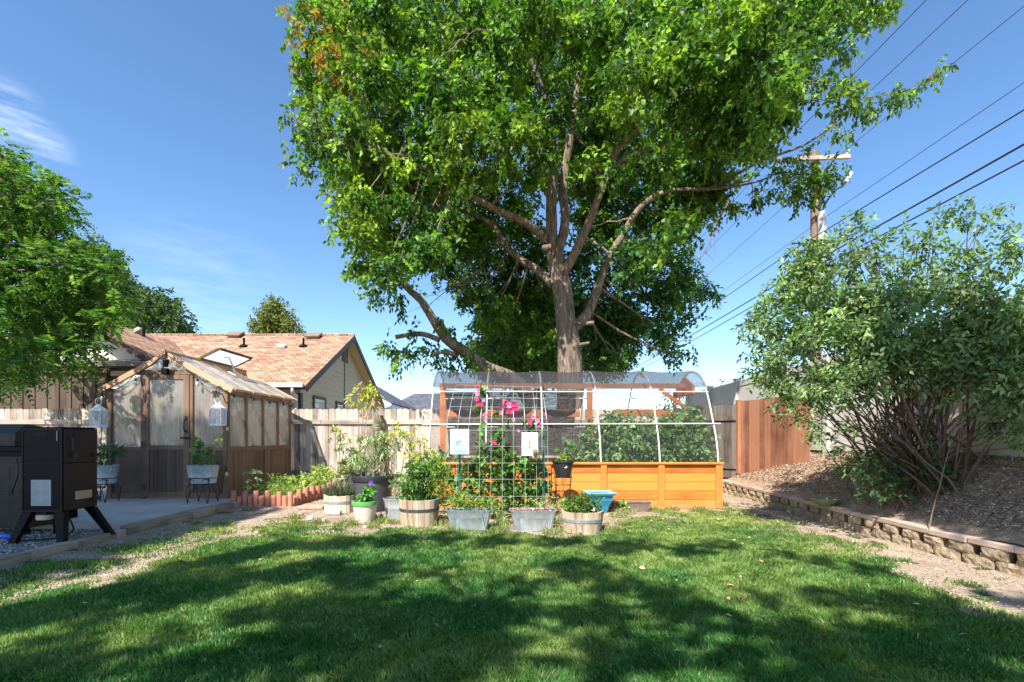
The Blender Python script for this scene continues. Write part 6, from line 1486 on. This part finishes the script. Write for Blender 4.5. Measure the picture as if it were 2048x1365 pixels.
skeleton_tubes(mt, [(PP([(1150, 645, 12.1), (1170, 648, 11.9), (1188, 646, 11.8)]), .07, .06), (PP([(1155, 690, 12.1), (1170, 688, 11.9), (1178, 686, 11.9)]), .05, .045), (PP([(1100, 495, 12.0), (1090, 497, 11.9), (1086, 494, 11.9)]), .10, .08)], 'branch_stub')
def hh(*a): return (math.sin(sum((i + 1) * 12.9898 * v for i, v in enumerate(a))) * 43758.5453) % 1
FRONT = [(650,60,62),(712,150,70),(648,140,48),(760,40,78),(870,80,85),(980,60,85),(1100,40,80),(1220,60,85),(1340,60,88),(1450,70,88),(1560,50,85),(1655,25,62),(1725,-5,50),
(632,255,45),(700,260,62),(820,210,85),(930,210,80),(1010,180,70),(1290,150,80),(1390,170,80),(1490,180,82),(1565,160,60),(1662,172,32),(1560,225,30),
(640,200,42),(705,345,55),(770,370,62),(830,330,78),(930,310,70),(1010,285,62),(1088,285,42),(1070,235,44),(1115,225,40),(1255,215,40),(1310,330,44),(1280,520,40),(1330,470,40),(1235,340,22),(1175,330,24),(1450,262,62),(1530,245,52),
(720,450,52),(790,440,66),(860,425,60),(705,405,38),(745,500,45),(800,520,48),(860,500,40), (770,550,30), (755,575,20)]
BACK = [(930,420,62),(1000,400,58),(1060,350,60),(1160,330,62),(1250,300,70),(1340,290,78),(1420,330,66),(1250,400,62),(1330,380,66),(1390,400,60),(1440,390,36),(1200,210,70),(1120,170,75),(1060,120,70),(1250,140,75),
(910,490,48),(980,500,44),(1050,440,42),(1230,480,44),(1310,470,56),(1370,450,42),(1290,560,64),(1355,560,48),(1395,585,26),(1240,600,58),(1330,620,44),(1345,660,34),(1220,650,50),(1260,660,40),(1195,700,42),(1330,690,22),(1240,715,22),
(1010,560,54),(1045,620,58),(985,610,36),(1070,560,40),(970,650,26),(1175,440,36),(860,380,60),(760,300,60),(680,110,50),(840,130,80),(1000,-20,90),(1180,-40,95),(1380,-40,95),(1560,-40,80),(800,-30,85),(680,-20,60),(1470,265,42),(900,560,26),(950,545,28),(1500,130,80),(1400,250,70),(1075,500,50),(1175,400,50),(1165,520,46),(1095,610,50),(1230,420,50),(1150,300,50),(1200,320,46),(960,480,46),(1160,620,46),(1000,690,44),(1100,690,46),(950,600,30)]
SMALL = [(1620,358,30,11.8),(1585,372,24,11.8),(1650,345,30,11.8),(1560,338,24,12.0),(1608,320,22,11.8),(1636,385,18,11.8),(1598,398,15,11.9),(1528,385,18,12.0),(1505,400,14,12.2),(1470,412,15,12.4),(1692,272,13,11.4),(1672,262,14,11.4),(1745,208,18,11.2),(1772,200,18,11.2),(1802,188,16,11.1),(1825,182,15,11.1),(1868,145,16,11.0),(1880,135,10,11.0),(1720,215,15,11.3),(1700,175,24,11.2),(1690,95,26,11.2),(1770,10,22,11),(640,345,14,10.6),(592,335,16,10.6),(585,240,16,10.4),(600,120,18,10.4),
(788,700,20,11.2),(770,685,14,11.2),(815,705,18,11.2),(845,690,18,11.2),(800,728,14,11.1),(875,712,20,11.3),(905,725,20,11.4),(835,660,11,11.2),(950,720,22,11.5),(935,690,16,11.5),(790,590,16,11.2),(805,620,13,11.3),(880,640,13,11.3),(900,655,14,11.4),(745,590,12,11.2),(1378,700,14,12.6),(1350,715,12,12.6)]
lobes = []
for i, (x, y, r) in enumerate(FRONT): 
    Y = 9.6 + 1.9 * hh(x, y); Y += max(0, abs(x - 1130) - 350) * .0012; Y -= 1.0 if x > 1270 else 0
    lobes.append((P(x, y, Y), r / F * Y, None, 1)); 
    if r > 45 and hh(y, x) > .35: Y2 = Y + 2.2; lobes.append((P(x + 10, y + 5, Y2), r * .9 / F * Y2, None, .6))
for i, (x, y, r) in enumerate(BACK):
    Y = 13.3 + 1.8 * hh(x, y); lobes.append((P(x, y, Y), r / F * Y, None, 1))
small = [(P(x, y, Y), r / F * Y, None, .8) for x, y, r, Y in SMALL]
GM = [(.05, .125, .018), (.085, .195, .026), (.145, .285, .035), (.032, .082, .02)]
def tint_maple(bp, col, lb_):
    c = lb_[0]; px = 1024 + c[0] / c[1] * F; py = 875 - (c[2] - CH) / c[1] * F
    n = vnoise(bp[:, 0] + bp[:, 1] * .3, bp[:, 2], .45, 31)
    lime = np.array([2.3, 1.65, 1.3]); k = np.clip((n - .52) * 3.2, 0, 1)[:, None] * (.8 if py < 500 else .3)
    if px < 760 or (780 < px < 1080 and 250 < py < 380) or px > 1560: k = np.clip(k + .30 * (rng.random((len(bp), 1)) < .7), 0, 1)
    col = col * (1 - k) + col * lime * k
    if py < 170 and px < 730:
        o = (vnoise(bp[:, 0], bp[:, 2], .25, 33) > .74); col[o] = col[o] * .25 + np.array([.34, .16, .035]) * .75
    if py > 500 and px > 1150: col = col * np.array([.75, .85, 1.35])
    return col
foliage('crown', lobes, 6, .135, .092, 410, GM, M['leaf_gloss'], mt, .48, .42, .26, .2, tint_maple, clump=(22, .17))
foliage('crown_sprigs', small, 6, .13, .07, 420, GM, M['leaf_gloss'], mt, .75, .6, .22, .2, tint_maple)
feeders(mt, pool, lobes + small, sub=2); 
for (x0, y0), (x1, y1), Y in (((790, 315), (640, 285), 9.9), ((760, 300), (700, 215), 9.9), ((690, 290), (620, 240), 9.9), ((960, 560), (870, 590), 12.0), ((1000, 545), (900, 560), 12.2), ((960, 540), (860, 610), 12.1), ((1460, 400), (1400, 520), 12.6), ((870, 130), (950, 60), 9.6), ((640, 285), (585, 235), 9.9)):
    b = MB(); m = P(x0, y0, Y); e = P(x1, y1, Y); path = curve(m, e, (0, 0, .1), 8, .04); b.tube(path, lerp_r(.022, .005, 8), 6)
    for k in range(12):
        q = random.choice(path[2:]); b.tube(curve(q, q + Vector((random.gauss(0, .25), random.gauss(0, .2), random.gauss(-.05, .25))), (0, 0, .05), 4), [.007, .006, .004, .002], 4)
    b.build('dead_twigs', M['twig'], mt, True)

# tree just behind, showing beneath the maple
def simple_tree(name, label, lobes, cols, Lf, Wf, dens, base, tr_r, group=None, droop=.5, per=5, top=None, twig=.3, w=None, mat='leaf', sub=1):
    t = thing(name, label, 'tree', base, group); base = Vector(base)
    top = Vector(top) if top is not None else Vector(lobes[0][0]); path = [base + Vector((0, 0, -.1)), base.lerp(top, .35) + Vector((.05, 0, 0)), base.lerp(top, .7), top]
    sp = smooth_path(path, 4); rr = lerp_r(tr_r, tr_r*.3, len(sp)); b = MB(); b.tube(sp, rr, 12, wob=.05); b.build('trunk', M['bark'], t, True)
    foliage('crown', lobes, per, Lf, Wf, dens, cols, M[mat], t, droop, .45, twig, .2)
    feeders(t, list(zip(sp, rr)), lobes, 'limbs', sub=sub); return t
L = [lb(x, y, r * 1.25, 17.5 + hh(x, y)) for x, y, r in ((1010, 690, 50), (1075, 680, 50), (1040, 640, 50), (1000, 640, 36), (1090, 630, 40), (985, 715, 36), (1060, 730, 44), (1190, 690, 46), (1160, 640, 40), (1215, 720, 30), (1110, 720, 30), (1240, 690, 30), (1060, 600, 36), (1130, 600, 36))]
simple_tree('leafy_tree', 'yellow green tree seen low between the maple trunk and pruned limb', L, [(.14, .24, .05), (.2, .3, .07), (.07, .14, .035)], .17, .10, 420, (1.0, 18, 0), .25, 'trees beyond the fence', top=(1.0, 18, 4))
L = [lb(x, y, r, 23 + hh(x, y)*2) for x, y, r in ((300, 625, 42), (345, 640, 34), (265, 640, 40), (240, 600, 40), (220, 640, 40), (325, 605, 26), (285, 598, 26), (355, 660, 22), (370, 660, 10), (185, 500, 30), (215, 520, 28), (200, 550, 38), (235, 560, 28), (170, 560, 36), (180, 620, 40))]
simple_tree('leafy_tree', 'round distant tree rising behind the orange roof left part', L, [(.07, .13, .05), (.10, .17, .06), (.045, .09, .035)], .22, .12, 230, (-17, 24, 0), .3, 'trees beyond the fence', top=(-17, 24, 6))
L = [lb(550, 612, 13, 26), lb(540, 630, 22, 26), lb(562, 630, 22, 26.3), lb(528, 650, 22, 26), (P(552, 652, 26.5), .75), lb(576, 652, 22, 26), lb(550, 604, 8, 26), lb(515, 655, 12, 26), lb(590, 660, 12, 26), lb(545, 675, 34, 26.5)]
simple_tree('conical_tree', 'pointed olive green tree directly above the orange roof ridge', L, [(.16, .19, .05), (.11, .15, .045), (.22, .24, .07)], .17, .09, 380, (-12.7, 26.3, 0), .25, 'trees beyond the fence', top=(-12.7, 26.3, 7.5), droop=.1)
L = [lb(1345, 800, 14, 20), lb(1370, 795, 16, 20), lb(1395, 802, 14, 20), lb(1425, 780, 8, 20), lb(1440, 778, 8, 20), lb(1330, 812, 10, 20)]
simple_tree('leafy_tree', 'small far tree peeking over the fence inside the hoop house view', L, [(.09, .15, .06), (.13, .19, .07)], .14, .08, 160, (7.4, 20, 0), .12, 'trees beyond the fence', top=(7.4, 20, 2.3))

# left tree with feathery compound leaves
def fronds(name, lobes, dens, rach, cols, parent, mat='leaf', npair=7, lf=.075, wf=.026):
    Bs, As, Ls, Ws, Cs = [], [], [], [], []
    for lb_ in lobes:
        c, r = np.array(lb_[0]), lb_[1]; n = max(4, int(dens * r * r)); p, d = spray_pts(c, r, n, .42)
        ax = unit(d * 1.0 + rng.normal(size=(n, 3)) * .45 + np.array([0, 0, .05])); L = rach * rng.uniform(.7, 1.2, n)
        nrm = unit(np.array([0, 0, 1.]) + rng.normal(size=(n, 3)) * .3); sd = unit(np.cross(ax, nrm)); col = mixcol(n, cols, .2) * rng.uniform(.8, 1.2)
        for k in range(npair):
            u = (k + 1) / npair; q = p + ax * (L * u)[:, None] + np.array([0, 0, -1]) * (.30 * L * u * u)[:, None]
            for s in (-1, 1):
                Bs.append(q); As.append(sd * s + ax * .55 + np.array([0, 0, -.25]) + rng.normal(size=(n, 3)) * .1); sc = math.sin(math.pi * (.2 + .7 * u)); Ls.append(lf * sc * rng.uniform(.85, 1.15, n)); Ws.append(np.full(n, wf)); Cs.append(col)
    return leaf_mesh(name, np.concatenate(Bs), np.concatenate(As), np.concatenate(Ls), np.concatenate(Ws), np.clip(np.concatenate(Cs), .003, 1), M[mat], parent, fold=.1)
wt = thing('walnut_tree', 'tree with feathery compound leaves at the left picture edge', 'tree', (-10.3, 9.2, 0))
LL = [(8,318,26),(40,340,22),(60,395,58),(110,400,32),(15,400,55),(120,430,28),(60,450,60),(10,480,60),(110,468,30),(50,540,70),(130,530,50),(180,530,36),(200,545,40),(225,570,30),(90,600,65),(170,600,50),(215,610,40),(20,620,65),(140,650,55),(196,655,26),(60,680,60),(120,700,44),(175,698,32),(10,720,50),(50,735,26),(-60,350,80),(-80,480,90),(-80,620,90),(-60,720,70),(10,760,14),(236,625,18),(228,540,20),(128,395,20),(10,295,16),(85,365,22)]
lo = []
for x, y, r in LL: Y = 7.6 + 1.9 * hh(x, y); lo.append((P(x, y, Y), r / F * Y))
for x, y, r in LL[:24]: Y = 9.6 + .8 * hh(y, x); lo.append((P(x - 25, y + 10, Y), r * .85 / F * Y))
WG = [(.065, .165, .025), (.11, .24, .035), (.04, .105, .022), (.17, .30, .05)]
fronds('crown', lo, 340, .32, WG, wt, lf=.115, wf=.044)
tp = smooth_path([(-10.3, 9.3, -.05), (-10.2, 9.2, 1.5), (-10.0, 9.0, 3), (-9.6, 8.8, 4.5), (-9.3, 8.6, 5.8)], 4); rr = lerp_r(.22, .06, len(tp)); b = MB(); b.tube(tp, rr, 12, wob=.05); b.build('trunk', M['bark'], wt, True)
feeders(wt, list(zip(tp, rr)), [(l[0], l[1]) for l in lo], 'limbs', sub=1)

# ------------------------------------------------------------ the big shrub on the bank
bt = thing('arching_shrub', 'large multi-stemmed arching green shrub on the mulch bank', 'shrub', (5.0, 6.0, .7))
SH = [(1522,645,26,6.9),(1540,672,30,6.8),(1548,720,34,6.8),(1525,745,22,6.8),(1560,770,26,6.7),(1548,590,22,6.8),(1590,560,34,6.7),(1600,610,44,6.6),(1650,520,30,6.6),(1625,495,20,6.6),(1640,565,42,6.5),(1640,640,48,6.4),(1600,690,40,6.5),(1640,740,42,6.4),(1600,780,24,6.5),(1650,790,28,6.3),(1700,600,50,6.2),(1710,670,52,6.1),(1700,740,42,6.1),(1715,540,34,6.3),(1760,590,48,5.9),(1770,660,52,5.8),(1780,730,44,5.8),(1830,620,50,5.6),(1850,690,52,5.5),(1840,745,34,5.5),(1900,610,52,5.4),(1920,680,55,5.3),(1915,740,36,5.3),(1975,600,50,5.2),(1990,670,58,5.1),(2000,740,50,5.1),(2035,790,40,5.0),(1975,790,24,5.1),(2040,700,60,5.0),(2050,620,60,5.0),(1740,500,16,6.2),(1700,790,16,6.0),(1760,780,18,5.8),(1880,780,16,5.5),(2010,830,30,5.1),(2050,860,24,5.0),(1690,850,12,6.0),(2110,640,80,4.9),(2110,760,70,4.8)]
SP = [(1700,470,14,6.2),(1722,445,14,6.2),(1728,455,10,6.2),(1668,470,12,6.4),(1760,500,18,6.0),(1795,520,22,5.9),(1810,470,14,5.9),(1840,500,20,5.8),(1818,450,9,5.8),(1870,470,20,5.6),(1895,440,16,5.6),(1925,425,18,5.5),(1960,430,16,5.4),(1985,445,18,5.3),(1900,520,26,5.5),(1945,530,28,5.3),(1990,520,28,5.2),(2030,480,20,5.1),(2045,520,26,5.1),(1860,545,26,5.6),(1810,560,24,5.8),(1515,600,12,6.9),(1500,650,9,7.0),(1510,700,12,6.9),(1512,760,12,6.8),(1560,810,14,6.6),(1580,830,12,6.5),(1610,830,14,6.4),(1625,860,12,6.3),(1650,870,11,6.3),(1660,905,9,6.2),(1690,930,9,6.1),(1625,815,12,6.3),(2030,450,12,5.1),(1585,520,14,6.8),(1600,495,10,6.8)]
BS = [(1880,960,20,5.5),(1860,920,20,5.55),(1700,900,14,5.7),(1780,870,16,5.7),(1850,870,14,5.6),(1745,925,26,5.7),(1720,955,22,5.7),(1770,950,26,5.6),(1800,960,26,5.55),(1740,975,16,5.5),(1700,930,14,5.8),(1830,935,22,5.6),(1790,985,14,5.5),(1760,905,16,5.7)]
SH = [(x, y, r, Y - max(0, Y - 5.5) * .72) for x, y, r, Y in SH]; SP = [(x, y, r, Y - max(0, Y - 5.5) * .72) for x, y, r, Y in SP]
sl_ = []
for k, (x, y, r, Y) in enumerate(SH):
    sl_.append((P(x, y, Y), r / F * Y, None, 1.0))
    if k % 3 == 0: sl_.append((P(x, y, Y + .6), r / F * Y, None, .6))
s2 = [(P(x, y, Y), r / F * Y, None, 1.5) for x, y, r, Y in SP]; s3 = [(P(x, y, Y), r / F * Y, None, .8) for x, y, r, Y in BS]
SG = [(.17, .27, .10), (.24, .35, .15), (.11, .19, .07), (.075, .14, .06), (.34, .42, .22)]
foliage('crown', sl_, 6, .078, .040, 1300, SG, M['leaf_gloss'], bt, .25, .5, .16, .2, clump=(20, .10))
foliage('top_sprays', s2, 6, .072, .038, 800, SG[:4], M['leaf_gloss'], bt, .15, .6, .14, .2)
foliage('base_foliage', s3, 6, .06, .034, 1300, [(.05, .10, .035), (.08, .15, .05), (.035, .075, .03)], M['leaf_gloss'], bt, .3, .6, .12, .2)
b = MB(); ends = [(l[0], l[1]) for l in sl_ + s2]
for k in range(95):
    c, r = ends[k % len(ends)]; c = Vector(c) + Vector((random.gauss(0, .1), random.gauss(0, .1), 0))
    a = Vector((4.93 + random.gauss(0, .2), 5.85 + random.gauss(0, .26), 0)); a.z = float(mound_z(a.x, a.y)) - .03
    dx = c - a; mid = Vector((-dx.x * .18, -dx.y * .18, .28 * dx.length)); n = 10; path = curve(a, c, mid * .5, n, .022)
    r0 = random.uniform(.008, .018); b.tube(path, lerp_r(r0, .004, n), 6)
    for j in range(3):
        q = random.choice(path[3:8]); b.tube(curve(q, q + Vector((random.gauss(0, .15), random.gauss(0, .15), random.gauss(.05, .1))), (0, 0, .05), 4), [.006, .005, .004, .002], 4)
for k in range(26):   # low bare arching stems
    a = Vector((4.98 + random.gauss(0, .16), 5.9 + random.gauss(0, .25), 0)); a.z = float(mound_z(a.x, a.y))
    e = P(random.choice([random.uniform(1660, 1760), random.uniform(1900, 2040)]), random.uniform(790, 900), 5.5); b.tube(curve(a, e, (0, 0, .15), 8, .02), lerp_r(.013, .003, 8), 5)
b.build('stems', M['bush_stem'], bt, True)

# ------------------------------------------------------------ the shade trees that stand behind the camera
def shade(px, py, r, z=7.0, g=None, k=1):
    g = GP(px, py) if g is None else Vector(g); u = z / -SUN_D.z; return (g - SUN_D * u, r, None, k)
SHD = [(480,1120,.45),(560,1095,.38),(680,1088,.42),(800,1082,.36),(900,1078,.3),(1000,1086,.32),(1120,1084,.38),(1250,1096,.38),(1380,1102,.32),(1445,1092,.25),
(330,1165,.4),(450,1172,.45),(620,1142,.42),(740,1152,.42),(880,1150,.22),(1160,1142,.38),(1240,1172,.3),(1060,1172,.24),(400,1130,.3),
(150,1215,.38),(30,1232,.38),(250,1222,.36),(60,1322,.4),(190,1345,.25),(-60,1260,.4),
(560,1225,.34),(700,1222,.45),(830,1232,.40),(960,1240,.36),(1200,1232,.30),(1350,1212,.36),(1440,1242,.28),(1520,1204,.22),
(1640,1125,.2),(1740,1142,.24),(1560,1112,.16),(1660,1202,.26),(1780,1212,.28),(1900,1232,.42),(2000,1272,.5),(1800,1292,.40),(1600,1282,.30),(2040,1200,.32),
(500,1320,.30),(640,1285,.35),(780,1310,.38),(900,1335,.32),(1000,1310,.25),(1180,1325,.28),(1300,1302,.25),(1420,1312,.25),(1550,1350,.26),(1700,1350,.36),(1900,1350,.45),(300,1290,.22),(400,1345,.3),(620,1360,.2)]
la = [shade(x, y, max(.10, r * .88 - .09), 6.6 + 2.0 * hh(x, y)) for x, y, r in SHD]
lb2 = []  # unseen foliage added as a dense block to shade the patio
for i in range(8):
    for j in range(9):
        gy_ = 3.6 + .665 * j; gx = (-4.62 if gy_ < 7.9 else -5.0) - .95 * i
        if gy_ < 4.2 and gx > -6: continue
        lb2.append(shade(0, 0, .66, 8.5 + 1.2 * hh(i, j), g=(gx + .25*(hh(j, i)-.5), gy_, 0)))
lc = [shade(0, 0, r, 6.8 + 1.5*hh(x, y), g=(x, y, .4)) for x, y, r in ((4.7, 6.2, .35), (5.0, 5.2, .45), (4.7, 4.6, .35), (5.2, 4.3, .45), (5.1, 7.0, .3), (4.9, 5.7, .4), (5.5, 5.5, .5), (4.75, 3.8, .4), (5.3, 3.4, .5), (5.5, 6.4, .4))]
def shade_tree(label, base, lobes, rad):
    t = thing('shade_tree', label, 'tree', base, 'tall trees standing behind the viewer'); C0 = np.mean([tuple(l[0]) for l in lobes], 0)
    sp = smooth_path([base, (base[0]*.7 + C0[0]*.3, base[1]*.8 + C0[1]*.2, C0[2]*.5), (C0[0], C0[1], C0[2] - .4)], 5); rr = lerp_r(rad, rad*.3, len(sp)); b = MB(); b.tube(sp, rr, 12, wob=.04); b.build('trunk', M['bark'], t, True)
    foliage('crown', lobes, 6, .13, .08, 1000, GM, M['leaf'], t, .3, .6, .12); feeders(t, list(zip(sp, rr)), lobes, 'limbs', sub=0, maxr=.03)
shade_tree('tall maple whose dappled shade falls across the lawn', (-2.5, -5.5, 0), la, .3)
shade_tree('unseen dense foliage added to shade the patio and smoker', (-12.5, -3.0, 0), lb2, .35)
shade_tree('tall tree shading the mulch bank beside the wall', (4.0, -4.0, 0), lc, .2)
